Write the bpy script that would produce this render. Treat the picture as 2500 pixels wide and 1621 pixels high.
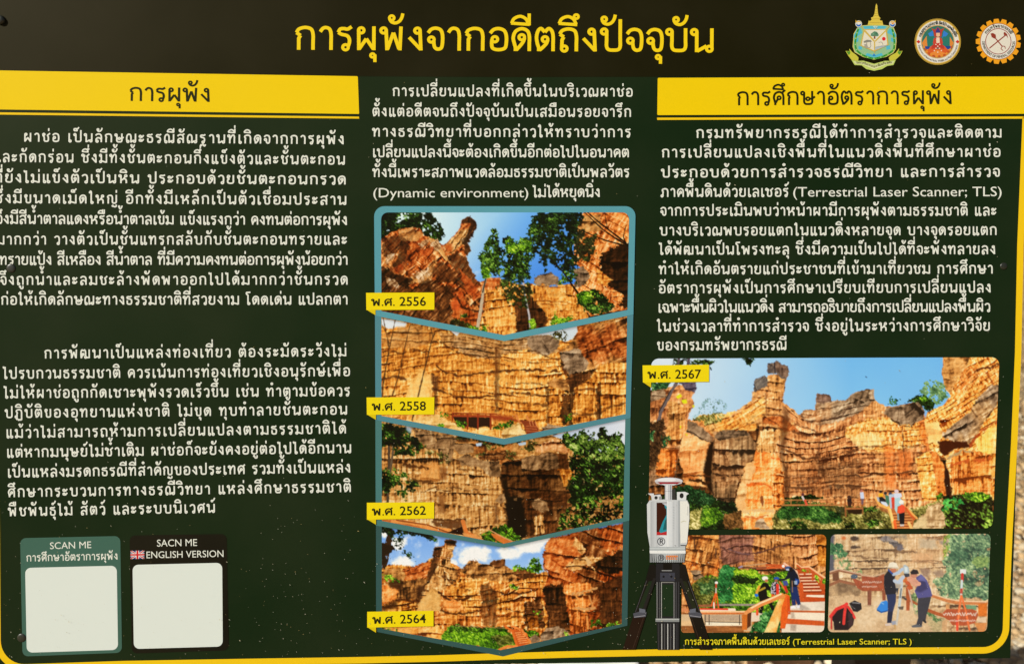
import bpy, bmesh, math, random
import numpy as np
from mathutils import Vector, Matrix

for o in list(bpy.data.objects): bpy.data.objects.remove(o, do_unlink=True)
scene = bpy.context.scene
COL = scene.collection
R = math.radians

# ------------------------------------------------------------------ board placement, camera, light, exposure
TILT = R(10)                                    # the board leans back a little on its posts
BO = Vector((0, 0, 1.25))                       # centre of the board face
BX = Vector((1, 0, 0)); BV = Vector((0, math.sin(TILT), math.cos(TILT))); BN = Vector((0, -math.cos(TILT), math.sin(TILT)))
DIST, FPX, W0, H0 = 1.06, 2200.0, 2500.0, 1621.0
PITCH, YAW, ROLL = R(3.7), R(1.9), R(-.38)
CAM_LOC = BO + DIST * (math.cos(PITCH) * math.cos(YAW) * BN + math.sin(PITCH) * BV - math.sin(YAW) * BX)
fwd = (BO - CAM_LOC).normalized()
right = fwd.cross(BV).normalized(); up = right.cross(fwd).normalized()
right, up = (right * math.cos(ROLL) + up * math.sin(ROLL)), (up * math.cos(ROLL) - right * math.sin(ROLL))
cam_d = bpy.data.cameras.new('camera'); cam = bpy.data.objects.new('camera', cam_d); COL.objects.link(cam)
cam.matrix_world = Matrix((right, up, -fwd)).transposed().to_4x4()
cam.location = CAM_LOC
cam_d.sensor_width = 36; cam_d.lens = 36 * FPX / W0; cam_d.clip_start = .02; cam_d.clip_end = 400
cam_d.dof.use_dof = True; cam_d.dof.focus_distance = DIST; cam_d.dof.aperture_fstop = 6.3
scene.camera = cam

SUN_DIR = Vector((-.68, -.42, .60)).normalized()    # towards the sun: behind the viewer, upper left
world = bpy.data.worlds.new('World'); scene.world = world; world.use_nodes = True
wn = world.node_tree.nodes; wl = world.node_tree.links
sky = wn.new('ShaderNodeTexSky'); sky.sky_type = 'NISHITA'; sky.sun_disc = False
sky.sun_elevation = math.asin(SUN_DIR.z); sky.sun_rotation = math.atan2(SUN_DIR.x, SUN_DIR.y)
sky.air_density = 1.0; sky.dust_density = 2.0
bg = wn['Background']; bg.inputs['Strength'].default_value = .055
wl.new(sky.outputs['Color'], bg.inputs['Color'])
sd = bpy.data.lights.new('sun', 'SUN'); sd.energy = 5.0; sd.angle = R(.5); sd.color = (1, .965, .87)
sun = bpy.data.objects.new('sun', sd); COL.objects.link(sun); sun.location = (-3, -3, 5)
sun.rotation_euler = SUN_DIR.to_track_quat('Z', 'Y').to_euler()
scene.view_settings.view_transform = 'Standard'; scene.view_settings.look = 'None'
scene.view_settings.exposure = .08; scene.view_settings.gamma = 1; scene.view_settings.use_curve_mapping = False
PRINT_GAIN = .80                                # ink reflectance of a printed value of 255

# ------------------------------------------------------------------ helpers
def P(px, py):
    """layout point of the print -> board coordinates (metres right / up from the board centre)"""
    d = fwd * FPX + right * (px - W0 / 2) - up * (py - H0 / 2)
    t = (BO - CAM_LOC).dot(BN) / d.dot(BN)
    q = CAM_LOC + d * t - BO
    return (q.dot(BX), q.dot(BV))

def PA(x, y):
    """the same for arrays"""
    x = np.asarray(x, float); y = np.asarray(y, float)
    f = np.array(fwd); r = np.array(right); u = np.array(up); n = np.array(BN)
    d = f * FPX + r * (x - W0 / 2)[..., None] - u * (y - H0 / 2)[..., None]
    t = np.dot(np.array(BO - CAM_LOC), n) / (d @ n)
    q = np.array(CAM_LOC - BO) + d * t[..., None]
    return np.stack([q @ np.array(BX), q @ np.array(BV)], -1)

def GROUND(px, py, z=0.0):
    d = fwd * FPX + right * (px - W0 / 2) - up * (py - H0 / 2)
    t = (z - CAM_LOC.z) / d.z
    return CAM_LOC + d * t

def lin(c):
    c = np.asarray(c, float) / 255.
    return np.where(c <= .04045, c / 12.92, ((c + .055) / 1.055) ** 2.4)

def thing(name, label, cat, loc=(0, 0, 0), group=None):
    o = bpy.data.objects.new(name, None); COL.objects.link(o); o.location = loc; o.empty_display_size = .05
    o['label'] = label; o['category'] = cat
    if group: o['group'] = group
    return o

def mesh_obj(name, verts, faces, mat, parent=None, cols=None, smooth=False, label=None):
    me = bpy.data.meshes.new(name)
    verts = np.asarray(verts, np.float32)
    if isinstance(faces, np.ndarray):
        nf, k = faces.shape
        me.vertices.add(len(verts)); me.vertices.foreach_set('co', verts.ravel())
        me.loops.add(nf * k); me.loops.foreach_set('vertex_index', faces.ravel().astype(np.int32))
        me.polygons.add(nf); me.polygons.foreach_set('loop_start', np.arange(nf, dtype=np.int32) * k)
        me.update(calc_edges=True)
    else:
        me.from_pydata(verts.tolist(), [], faces); me.update()
    if cols is not None:
        at = me.color_attributes.new('Ink', 'FLOAT_COLOR', 'POINT')
        c = np.ones((len(verts), 4), np.float32); c[:, :3] = cols
        at.data.foreach_set('color', c.ravel())
    if smooth: me.polygons.foreach_set('use_smooth', np.ones(len(me.polygons), bool))
    me.materials.append(mat)
    o = bpy.data.objects.new(name, me); COL.objects.link(o)
    if parent is not None: o.parent = parent
    if label: o['label'] = label
    return o

def nt(name):
    m = bpy.data.materials.new(name); m.use_nodes = True
    return m, m.node_tree.nodes, m.node_tree.links, m.node_tree.nodes['Principled BSDF']

def print_material():
    # ink under a satin laminate: colour from the computed print, faint dust film and uneven gloss
    m, n, l, b = nt('printed_laminate')
    a = n.new('ShaderNodeAttribute'); a.attribute_name = 'Ink'
    tc = n.new('ShaderNodeTexCoord'); nz = n.new('ShaderNodeTexNoise'); nz.inputs['Scale'].default_value = 7; nz.inputs['Detail'].default_value = 6
    l.new(tc.outputs['Object'], nz.inputs['Vector'])
    mx = n.new('ShaderNodeMixRGB'); mx.blend_type = 'MIX'; mx.inputs[2].default_value = (.30, .25, .15, 1)
    mr = n.new('ShaderNodeMapRange'); mr.inputs['From Min'].default_value = .35; mr.inputs['From Max'].default_value = .8; mr.inputs['To Min'].default_value = .0; mr.inputs['To Max'].default_value = .024
    l.new(nz.outputs['Fac'], mr.inputs['Value']); l.new(mr.outputs['Result'], mx.inputs[0]); l.new(a.outputs['Color'], mx.inputs[1])
    l.new(mx.outputs[0], b.inputs['Base Color'])
    mr2 = n.new('ShaderNodeMapRange'); mr2.inputs['To Min'].default_value = .46; mr2.inputs['To Max'].default_value = .56
    l.new(nz.outputs['Fac'], mr2.inputs['Value']); l.new(mr2.outputs['Result'], b.inputs['Roughness'])
    b.inputs['Specular IOR Level'].default_value = .13; b.inputs['Specular Tint'].default_value = (1, .84, .5, 1)   # warm tint put into the sheen against the blue sky reflection
    return m

def noise_material(name, c0, c1, scale, rough=.85, bump=.0, detail=8, stretch=(1, 1, 1), spec=.3, c2=None):
    m, n, l, b = nt(name)
    tc = n.new('ShaderNodeTexCoord'); mp = n.new('ShaderNodeMapping'); mp.inputs['Scale'].default_value = stretch
    nz = n.new('ShaderNodeTexNoise'); nz.inputs['Scale'].default_value = scale; nz.inputs['Detail'].default_value = detail
    cr = n.new('ShaderNodeValToRGB'); cr.color_ramp.elements[0].color = (*c0, 1); cr.color_ramp.elements[1].color = (*c1, 1)
    cr.color_ramp.elements[0].position = .32; cr.color_ramp.elements[1].position = .68
    if c2:
        e = cr.color_ramp.elements.new(.5); e.color = (*c2, 1)
    l.new(tc.outputs['Object'], mp.inputs['Vector']); l.new(mp.outputs['Vector'], nz.inputs['Vector']); l.new(nz.outputs['Fac'], cr.inputs['Fac'])
    l.new(cr.outputs['Color'], b.inputs['Base Color']); b.inputs['Roughness'].default_value = rough; b.inputs['Specular IOR Level'].default_value = spec
    if bump:
        bp = n.new('ShaderNodeBump'); bp.inputs['Strength'].default_value = bump; bp.inputs['Distance'].default_value = .01
        l.new(nz.outputs['Fac'], bp.inputs['Height']); l.new(bp.outputs['Normal'], b.inputs['Normal'])
    return m
# ------------------------------------------------------------------ printed pictures (computed, no files)
# The seven photographs printed on the board are computed here as colour rasters in board-print
# coordinates and end up as colour attributes of finely divided flat meshes.
_rng = np.random.RandomState(7)
_TAB = _rng.rand(256, 256).astype(np.float32)

def vnoise(x, y, seed=0):
    x = np.asarray(x, np.float32) + seed * 17.31; y = np.asarray(y, np.float32) + seed * 41.77
    xi = np.floor(x).astype(np.int32); yi = np.floor(y).astype(np.int32)
    fx = x - xi; fy = y - yi
    fx = fx * fx * (3 - 2 * fx); fy = fy * fy * (3 - 2 * fy)
    x0 = xi & 255; x1 = (xi + 1) & 255; y0 = yi & 255; y1 = (yi + 1) & 255
    a = _TAB[y0, x0]; b = _TAB[y0, x1]; c = _TAB[y1, x0]; d = _TAB[y1, x1]
    return (a + (b - a) * fx) * (1 - fy) + (c + (d - c) * fx) * fy

def fbm(x, y, sc, octv=4, seed=0):
    t = 0; amp = .5; tot = 0; f = 1.0 / sc
    for o in range(octv):
        t = t + amp * vnoise(x * f, y * f, seed + o * 3.7); tot += amp
        amp *= .5; f *= 2.03
    return t / tot

def sstep(a, b, x):
    t = np.clip((x - a) / (b - a), 0, 1)
    return t * t * (3 - 2 * t)

def ramp(v, stops):
    xs = [s[0] for s in stops]
    return np.stack([np.interp(v, xs, [s[1][k] for s in stops]) for k in range(3)], -1)

class Pic:
    def __init__(self, x0, y0, x1, y1, step=1.2):
        self.x0, self.y0, self.step = x0, y0, step
        self.w = int((x1 - x0) / step) + 2; self.h = int((y1 - y0) / step) + 2
        xs = x0 + np.arange(self.w) * step; ys = y0 + np.arange(self.h) * step
        self.X, self.Y = [a.astype(np.float32) for a in np.meshgrid(xs, ys)]
        self.img = np.zeros((self.h, self.w, 3), np.float32)
        self.tf = lambda p: p
    def frame(self, ox, oy, s):
        self.tf = lambda p: [(ox + a / s, oy + b / s) for a, b in p]
        self.s = s
    def box(self, pts, m):
        px = [p[0] for p in pts]; py = [p[1] for p in pts]
        i0 = int(max(0, (min(px) - m - self.x0) / self.step)); i1 = int(min(self.w, (max(px) + m - self.x0) / self.step + 2))
        j0 = int(max(0, (min(py) - m - self.y0) / self.step)); j1 = int(min(self.h, (max(py) + m - self.y0) / self.step + 2))
        return slice(j0, max(j0, j1)), slice(i0, max(i0, i1))
    def sd(self, pts, X, Y):
        n = len(pts); d = np.full(X.shape, 1e9, np.float32); ins = np.zeros(X.shape, bool)
        for k in range(n):
            ax, ay = pts[k]; bx, by = pts[(k + 1) % n]
            ex, ey = bx - ax, by - ay; L = ex * ex + ey * ey + 1e-9
            t = np.clip(((X - ax) * ex + (Y - ay) * ey) / L, 0, 1)
            d = np.minimum(d, (X - ax - t * ex) ** 2 + (Y - ay - t * ey) ** 2)
            if abs(ey) > 1e-9:
                ins ^= ((ay > Y) != (by > Y)) & (X < ex * (Y - ay) / ey + ax)
        d = np.sqrt(d)
        return np.where(ins, -d, d)
    def put(self, sl, a, c):
        if callable(c): c = c(self.X[sl], self.Y[sl])
        c = np.asarray(c, np.float32)
        if c.max() > 1.5: c = c / 255.
        a = a[..., None]
        self.img[sl] = self.img[sl] * (1 - a) + c * a
    def fill(self, pts, c, soft=1.6, rough=0, rsc=10, a=1.0, seed=1, raw=False, keep=None):
        if not raw: pts = self.tf(pts)
        if callable(c) and rough:
            rough = rough * 1.3 + 2.0; soft = max(soft, 2.6)
        elif rough >= 3 and a < 1:
            soft = max(soft, 7)
        sl = self.box(pts, soft + rough)
        X, Y = self.X[sl], self.Y[sl]
        if X.size == 0: return
        d = self.sd(pts, X, Y)
        if rough: d = d + rough * 2 * (.65 * fbm(X, Y, rsc, 3, seed) + .35 * fbm(X, Y, rsc * .35, 2, seed + 5) - .5)
        m = np.clip(.5 - d / soft, 0, 1) * a
        if keep is not None: m = m * keep(X, Y)
        self.put(sl, m, c)
    def line(self, pts, w, c, soft=1.2, a=1.0, w2=None, rough=0, raw=False):
        if not raw: pts = self.tf(pts)
        w2 = w if w2 is None else w2
        sl = self.box(pts, max(w, w2) + soft + rough)
        X, Y = self.X[sl], self.Y[sl]
        if X.size == 0: return
        d = np.full(X.shape, 1e9, np.float32); n = len(pts) - 1
        wob = rough >= 2
        if wob:
            X0, Y0 = X, Y
            X = X0 + 7 * (fbm(X0, Y0, 16, 3, 21) - .5); Y = Y0 + 9 * (fbm(X0, Y0, 14, 3, 23) - .5); w = w * .8; w2 = w2 * .8; soft = soft * .55
        for k in range(n):
            ax, ay = pts[k]; bx, by = pts[k + 1]
            ex, ey = bx - ax, by - ay; L = ex * ex + ey * ey + 1e-9
            t = np.clip(((X - ax) * ex + (Y - ay) * ey) / L, 0, 1)
            wk = w + (w2 - w) * (k + t) / n
            d = np.minimum(d, np.sqrt((X - ax - t * ex) ** 2 + (Y - ay - t * ey) ** 2) - wk / 2)
        if rough: d = d + rough * 2 * (fbm(X, Y, 6, 2, 5) - .5)
        m = np.clip(.5 - d / soft, 0, 1) * a
        if wob: m = m * sstep(.22, .40, fbm(X0, Y0, 12, 3, 27))
        self.put(sl, m, c)
    def ell(self, cx, cy, rx, ry, c, soft=1.2, rough=0, a=1.0, rsc=8):
        pts = [(cx + rx * math.cos(t), cy + ry * math.sin(t)) for t in np.linspace(0, 2 * math.pi, 20, endpoint=False)]
        self.fill(pts, c, soft, rough, rsc, a, seed=int(cx) % 13)
    def sample(self, x, y):
        fx = np.clip((x - self.x0) / self.step, 0, self.w - 1.001); fy = np.clip((y - self.y0) / self.step, 0, self.h - 1.001)
        i = fx.astype(int); j = fy.astype(int); a = (fx - i)[..., None]; b = (fy - j)[..., None]
        I = self.img
        return (I[j, i] * (1 - a) + I[j, i + 1] * a) * (1 - b) + (I[j + 1, i] * (1 - a) + I[j + 1, i + 1] * a) * b

# palette ramps of the printed rock: dark crevice, shade, body, lit, glint
ROCK_GOLD = [(0, (64, 28, 8)), (.25, (146, 76, 20)), (.5, (216, 136, 50)), (.75, (244, 182, 90)), (1, (255, 228, 160))]
ROCK_TAN = [(0, (44, 26, 12)), (.25, (120, 74, 34)), (.5, (200, 138, 72)), (.75, (230, 178, 108)), (1, (250, 222, 168))]
ROCK_RED = [(0, (48, 16, 5)), (.25, (124, 50, 14)), (.5, (192, 92, 34)), (.75, (230, 146, 76)), (1, (248, 208, 150))]
ROCK_ROSE = [(0, (66, 32, 16)), (.25, (152, 88, 46)), (.5, (210, 140, 82)), (.75, (236, 178, 118)), (1, (252, 222, 172))]
ROCK_GREY = [(0, (46, 33, 22)), (.25, (104, 80, 58)), (.5, (150, 120, 90)), (.75, (188, 158, 124)), (1, (224, 202, 168))]
ROCK_DARK = [(0, (18, 10, 5)), (.3, (52, 28, 12)), (.6, (96, 54, 24)), (.85, (150, 92, 46)), (1, (196, 140, 84))]
ROCK_SUN = [(0, (120, 52, 12)), (.25, (206, 116, 36)), (.5, (238, 170, 78)), (.75, (250, 206, 122)), (1, (255, 236, 180))]
ROCK_ORANGE = [(0, (112, 48, 12)), (.25, (200, 104, 38)), (.5, (238, 150, 70)), (.75, (248, 190, 116)), (1, (255, 226, 176))]

def cliff(cols, strata=15, flute=7, tilt=0, warp=None, seed=1, k=1.0, light=(-.7, -.75), base=.5, ledge=1.0, flamp=1.0, patch=None, pamt=.5, cr=.9, gully=.6):
    """weathered sediment wall: beds stepped by ledges, each bed cut into upright flutes, dark scalloped
    undercuts below the ledges, lit lips above them, deeper gullies every few flutes"""
    def f(X, Y):
        ca, sa = math.cos(tilt), math.sin(tilt)
        x = X * ca + Y * sa; y = -X * sa + Y * ca
        if warp is not None: y = y + warp(X, Y)
        yw = y + 10 * (fbm(x, y, 80, 3, seed) - .5) + 4 * (fbm(x, y, 15, 2, seed + 2) - .5)
        L = strata * 1.45
        yy = yw + 1.25 * L * (vnoise(yw / (2.3 * L), x / 400., seed + 4) - .5)
        idx = np.floor(yy / L); t = yy / L - idx
        stg = np.clip(2.1 * fbm(x + idx * 631., idx * 87., 60, 2, seed + 3) - .55, 0, 1) * ledge
        fl = vnoise((x + 5 * fbm(x, y, 25, 2, seed + 9)) / flute + idx * 7.7, yw / (strata * 3.0), seed + 8)
        fl2 = vnoise(x / (flute * .42) + idx * 3.3, yw / (strata * 1.4), seed + 11)
        rough = fbm(x, y, 22, 4, seed + 12)
        gy, gx = np.gradient(10 * rough + 4.5 * ledge * fbm(x * .3, yw, 8, 2, seed + 30))
        gx = gx + np.gradient(6.0 * flamp * fl + 2.4 * flamp * fl2, axis=1)
        lum = base - k * .27 * (gx * light[0] + gy * light[1])
        sc = .10 + .46 * np.clip(fl * .7 + fl2 * .5 - .15, 0, 1)
        under = sstep(sc, sc * .35, t) * stg
        lip = sstep(.72, .95, t) * stg
        vcr = np.clip(1 - np.abs(vnoise(x / (flute * 1.9) + idx * 5.1, yw / 50., seed + 18) - .5) / .07, 0, 1) * sstep(.05, .3, t) * sstep(.35, .62, fbm(x, y, 26, 2, seed + 19))
        gl = np.clip(1 - np.abs(vnoise((x + 14 * fbm(x, y, 60, 2, seed + 40)) / (flute * 7.0), y / 260., seed + 41) - .5) / .16, 0, 1)
        lum = lum - .66 * cr * under + .15 * lip - .30 * cr * flamp * vcr - .20 * gully * gl * flamp + .10 * gully
        lum = lum + .60 * (fbm(X, Y, 75, 3, seed + 20) - .5) + .20 * (fbm(X, Y, 4, 2, seed + 21) - .5)
        c = ramp(np.clip(lum, 0, 1), cols)
        if patch is not None:
            m = sstep(.47, .70, fbm(X, Y * .7, 55, 3, seed + 23))[..., None] * pamt
            c = c * (1 - m) + ramp(np.clip(lum + .05, 0, 1), patch) * m
        return c / 255.
    return f

LEAF_DARK = [(0, (6, 10, 4)), (.4, (18, 31, 10)), (.65, (42, 70, 22)), (.85, (88, 132, 42)), (1, (156, 196, 80))]
ROCK_BROWN = [(0, (44, 30, 18)), (.25, (104, 74, 46)), (.5, (156, 116, 76)), (.75, (196, 156, 108)), (1, (232, 202, 156))]
LEAF_LIT = [(0, (18, 32, 8)), (.35, (52, 92, 20)), (.6, (98, 150, 30)), (.82, (156, 204, 46)), (1, (214, 240, 90))]
LEAF_DEEP = [(0, (4, 8, 5)), (.5, (14, 26, 12)), (.75, (30, 54, 22)), (1, (84, 120, 50))]
LEAF_TEAL = [(0, (14, 34, 20)), (.4, (38, 84, 46)), (.65, (80, 132, 72)), (.85, (134, 178, 110)), (1, (196, 220, 160))]
LEAF_OLIVE = [(0, (40, 36, 14)), (.4, (96, 92, 40)), (.65, (150, 142, 72)), (.85, (196, 184, 112)), (1, (232, 220, 160))]

def leaves(cols, sc=5, seed=1, base=.5, k=1.0, tilt=.7):
    def f(X, Y):
        ca, sa = math.cos(tilt), math.sin(tilt)
        x = X * ca + Y * sa; y = -X * sa + Y * ca
        cl = fbm(X, Y, sc * 5, 3, seed)
        fi = vnoise(x / sc, y / (sc * .55), seed + 4) * .6 + vnoise(x / (sc * .5), y / (sc * .35), seed + 7) * .4
        gy, gx = np.gradient(cl)
        lum = base + k * (.9 * (cl - .5) + 1.0 * (fi - .5) - 3.0 * gy)
        return ramp(np.clip(lum, 0, 1), cols) / 255.
    return f

def gaps(sc=5, th=.45, seed=3, w=.08):
    return lambda X, Y: sstep(th - w, th + w, .55 * fbm(X, Y, sc * 3, 2, seed) + .45 * vnoise(X / sc, Y / sc, seed + 9))

def grad(stops_fn):
    return stops_fn

def lerp3(a, b, t):
    return np.asarray(a, np.float32) * (1 - t[..., None]) + np.asarray(b, np.float32) * t[..., None]

def finish(p, con=1.08, lift=.0):
    X, Y = p.X, p.Y
    p.img = np.clip((p.img - .5) * con + .5 + lift, 0, 1)
    solid = 1 - sstep(-.02, .10, p.img[..., 2] - p.img[..., 0])
    p.img *= (1 + solid * (1 - .6 * sstep(.55, .85, p.img.mean(-1))) * (.17 * (fbm(X, Y, 6, 3, 77) - .5) + .12 * (vnoise(X / 2.1, Y / 2.1, 78) - .5)))[..., None]
    return p

# ---- the picture of 2556: looking up between a leaning pillar and an overhang
def paint_a():
    p = Pic(926, 515, 1540, 822); p.frame(880, 490, 3.4)
    def sky(X, Y):
        u = np.clip((X - 1030) / 400, 0, 1); v = np.clip((Y - 520) / 170, 0, 1)
        c = lerp3((224, 244, 255), (128, 192, 250), np.clip(u * 1.5 + .1 * v, 0, 1))
        c = lerp3(c[0, 0] * 0, c, np.ones_like(u)) if False else c
        t = np.clip((u - .35) * 1.3 + v * .6 - .15, 0, 1)
        c = c * (1 - t[..., None]) + np.array((74, 142, 238), np.float32) * t[..., None]
        cl = sstep(.52, .68, fbm(X, Y, 40, 4, 3)) * np.exp(-((X - 1153) / 22) ** 2 - ((Y - 640) / 26) ** 2) * 1.1
        cl = np.clip(cl, 0, .9)[..., None]
        return (c * (1 - cl) + 236 * cl) / 255.
    p.put((slice(None), slice(None)), np.ones(p.X.shape, np.float32), sky)
    # far cliff in the middle
    wv = lambda X, Y: 14 * np.sin((X - 1180) / 95.)
    p.fill([(1500, 760), (2240, 700), (2240, 980), (1500, 1080)], cliff(ROCK_DARK, 16, 9, seed=10, base=.4), rough=2)
    p.fill([(960, 690), (1060, 640), (1180, 650), (1300, 700), (1430, 690), (1560, 720), (1660, 700), (1760, 690), (1840, 720), (1900, 1000), (1700, 1080), (1200, 1180), (900, 1100)],
           cliff(ROCK_GOLD, 13, 6, warp=wv, seed=11, base=.60, k=1.2), rough=3)
    p.fill([(980, 690), (1060, 635), (1150, 640), (1180, 700), (1110, 740), (1000, 730)], cliff(ROCK_RED, 9, 8, seed=4, base=.55), rough=2)
    p.fill([(1440, 640), (1500, 612), (1580, 598), (1640, 640), (1645, 690), (1590, 700), (1545, 745), (1500, 720), (1440, 690)], cliff(ROCK_GREY, 30, 16, seed=8, base=.58), rough=1.5)
    p.fill([(1280, 820), (1400, 780), (1520, 900), (1560, 1010), (1500, 1060), (1290, 1110)], cliff(ROCK_DARK, 20, 8, seed=21, base=.42), rough=5)
    p.fill([(1030, 930), (1180, 900), (1285, 960), (1285, 1100), (1060, 1060)], cliff(ROCK_SUN, 22, 5, seed=24, base=.5), rough=4)
    p.fill([(1480, 700), (1700, 700), (1720, 860), (1600, 960), (1480, 880)], cliff(ROCK_SUN, 9, 9, warp=wv, seed=27, base=.45, k=1.2), rough=5, a=.8)
    # left foliage, left rock and leaning pillar
    p.fill([(160, 90), (560, 90), (640, 150), (705, 265), (670, 345), (560, 320), (430, 250), (200, 340), (150, 340)], leaves(LEAF_DARK, 4.5, 6, .42), rough=7, rsc=14, keep=gaps(4, .3, 3))
    p.fill([(150, 90), (330, 90), (240, 200), (200, 330), (150, 340)], leaves(LEAF_DEEP, 5, 8, .45), rough=10, rsc=12)
    rock = [(150, 340), (240, 268), (330, 235), (430, 222), (495, 232), (530, 290), (620, 322), (690, 372), (752, 318), (820, 232), (845, 160), (890, 138), (912, 130), (960, 180), (962, 222), (925, 300), (890, 350),
            (916, 415), (880, 462), (905, 545), (955, 645), (1005, 695), (1030, 790), (1035, 900), (960, 1090), (560, 1010), (150, 920)]
    p.fill(rock, cliff(ROCK_RED, 17, 10, tilt=-.75, seed=31, base=.47, k=1.7, light=(-.9, -.5), patch=ROCK_TAN, pamt=.6), rough=1.5)
    # broad light and shade printed in the rock
    p.fill([(700, 470), (800, 430), (880, 470), (905, 560), (950, 650), (930, 720), (820, 620), (760, 560)], cliff(ROCK_DARK, 14, 8, tilt=-1.1, seed=33, base=.58), rough=6, a=.75)
    p.fill([(150, 520), (300, 610), (390, 640), (420, 720), (590, 640), (720, 720), (820, 880), (760, 1050), (150, 930)], cliff(ROCK_DARK, 16, 12, tilt=-.8, seed=35, base=.52, k=1.6), rough=8, a=.85)
    p.fill([(250, 570), (340, 500), (400, 450), (350, 600), (310, 620)], (150, 74, 34), rough=3, a=.7)
    p.fill([(440, 500), (540, 380), (600, 420), (540, 540), (470, 560)], cliff(ROCK_RED, 12, 6, tilt=-.9, seed=36, base=.55, k=1.5), rough=3)
    p.fill([(400, 640), (560, 560), (600, 500), (640, 470), (590, 660), (420, 700)], cliff(ROCK_TAN, 12, 7, tilt=-.8, seed=37, base=.62, k=1.6), rough=5, a=.85)
    p.fill([(560, 300), (640, 330), (760, 530), (700, 500), (590, 370)], cliff(ROCK_TAN, 20, 9, tilt=.9, seed=38, base=.55), rough=3)
    p.fill([(320, 250), (430, 224), (520, 280), (470, 340), (330, 330)], cliff(ROCK_TAN, 26, 14, tilt=-.3, seed=39, base=.6, k=1.2), rough=4, a=.8)
    p.fill([(690, 385), (830, 240), (900, 235), (880, 330), (760, 440), (700, 430)], cliff(ROCK_TAN, 8, 10, tilt=-.95, seed=41, base=.6, k=1.6), rough=3)
    p.fill([(700, 370), (760, 360), (760, 420), (710, 430)], (196, 92, 36), rough=4, a=.8)
    p.fill([(845, 160), (890, 138), (912, 130), (960, 180), (962, 222), (920, 310), (905, 240), (915, 190), (850, 190)], cliff(ROCK_DARK, 20, 9, seed=42, base=.30), rough=2)
    for q, a in (([(180, 320), (290, 290), (400, 330), (330, 400), (250, 480), (180, 470)], .6), ([(250, 600), (330, 610), (420, 650), (400, 740), (300, 690), (230, 660)], .8), ([(600, 560), (680, 500), (760, 560), (840, 640), (960, 720), (900, 760), (760, 680), (640, 690)], .8), ([(330, 330), (420, 380), (370, 500), (300, 560), (260, 560), (320, 430)], .75), ([(180, 560), (260, 600), (280, 680), (180, 690)], .5), ([(700, 690), (780, 720), (830, 860), (800, 960), (720, 900)], .7), ([(480, 700), (560, 650), (620, 740), (600, 860), (500, 800)], .6), ([(900, 250), (955, 215), (930, 300), (890, 350), (912, 415), (880, 460), (860, 420), (850, 330)], .85), ([(880, 470), (905, 550), (960, 650), (1000, 700), (930, 690), (860, 600)], .6)):
        p.fill(q, cliff(ROCK_DARK, 14, 9, tilt=-.8, seed=44, base=.34), rough=5, a=a)
    for q in ([(205, 620), (290, 660), (330, 720), (300, 730), (220, 690)], [(440, 610), (560, 560), (590, 600), (480, 680)], [(560, 350), (640, 330), (700, 400), (640, 420)], [(470, 360), (560, 310), (590, 340), (500, 400)], [(200, 480), (270, 430), (290, 470), (220, 520)]):
        p.fill(q, cliff([(0, (110, 66, 34)), (.5, (206, 164, 116)), (1, (250, 232, 204))], 8, 6, tilt=-.8, seed=46, base=.55, k=1.6), rough=6, a=.85)
    for q in ([(820, 560), (900, 640), (960, 720), (1000, 800), (940, 820), (860, 720)], [(760, 760), (840, 760), (900, 880), (820, 880)], [(500, 420), (600, 390), (600, 430), (520, 460)], [(270, 560), (330, 520), (360, 560), (300, 620)]):
        p.fill(q, cliff([(0, (80, 26, 8)), (.5, (190, 76, 26)), (1, (232, 130, 60))], 12, 7, tilt=-.9, seed=47, base=.5, k=1.3), rough=5, a=.75)
    p.fill([(750, 830), (800, 790), (850, 880), (930, 920), (1010, 930), (960, 1080), (820, 1030), (760, 940)], cliff(ROCK_RED, 24, 12, seed=43, base=.55), rough=5)
    p.fill([(750, 850), (810, 800), (840, 900), (780, 920)], (208, 92, 40), rough=5, a=.8)
    p.line([(790, 780), (850, 880), (960, 920), (1010, 915)], 6, (50, 22, 10), soft=4, a=.8, rough=2)
    p.fill([(830, 945), (880, 940), (870, 975), (830, 970)], leaves(LEAF_DARK, 3, 3, .6), rough=4)
    p.fill([(740, 990), (820, 980), (960, 1050), (960, 1090), (750, 1030)], leaves(LEAF_DARK, 4, 3, .4), rough=6, a=.8)
    # overhang on the right
    p.fill([(1860, 90), (1800, 200), (1775, 330), (1765, 520), (1840, 570), (1790, 700), (1760, 780), (1830, 850), (1900, 960), (2240, 900), (2240, 90)],
           cliff(ROCK_ORANGE, 11, 8, tilt=.5, seed=51, base=.46, k=1.8, patch=ROCK_RED), rough=3)
    p.fill([(1800, 200), (1880, 130), (1990, 120), (2000, 250), (1880, 260), (1780, 330)], cliff(ROCK_TAN, 24, 14, seed=52, base=.5), rough=4)
    p.fill([(2070, 390), (2240, 350), (2240, 900), (2150, 870), (2160, 760), (2050, 720), (2020, 640), (1985, 560), (1990, 460)], cliff(ROCK_DARK, 22, 12, seed=53, base=.22), rough=8)
    p.fill([(1960, 560), (2020, 610), (2090, 660), (2040, 705), (1960, 690)], cliff(ROCK_SUN, 12, 8, seed=54, base=.42), rough=3)
    p.fill([(1770, 560), (1850, 540), (1900, 620), (1870, 700), (1780, 710)], cliff(ROCK_GREY, 14, 9, seed=55, base=.45), rough=5)
    p.fill([(2080, 730), (2180, 790), (2170, 850), (2100, 830)], cliff(ROCK_ORANGE, 9, 8, seed=56, base=.5), rough=5)
    p.fill([(1660, 920), (1780, 890), (1800, 960), (1690, 975)], cliff(ROCK_SUN, 9, 8, seed=57, base=.5), rough=4)
    # trees
    p.line([(1045, 640), (1022, 720), (1000, 900), (965, 1085)], 4.5, (196, 178, 150), w2=9, rough=1)
    p.line([(1040, 650), (1015, 760)], 3.5, (70, 62, 50))
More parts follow.
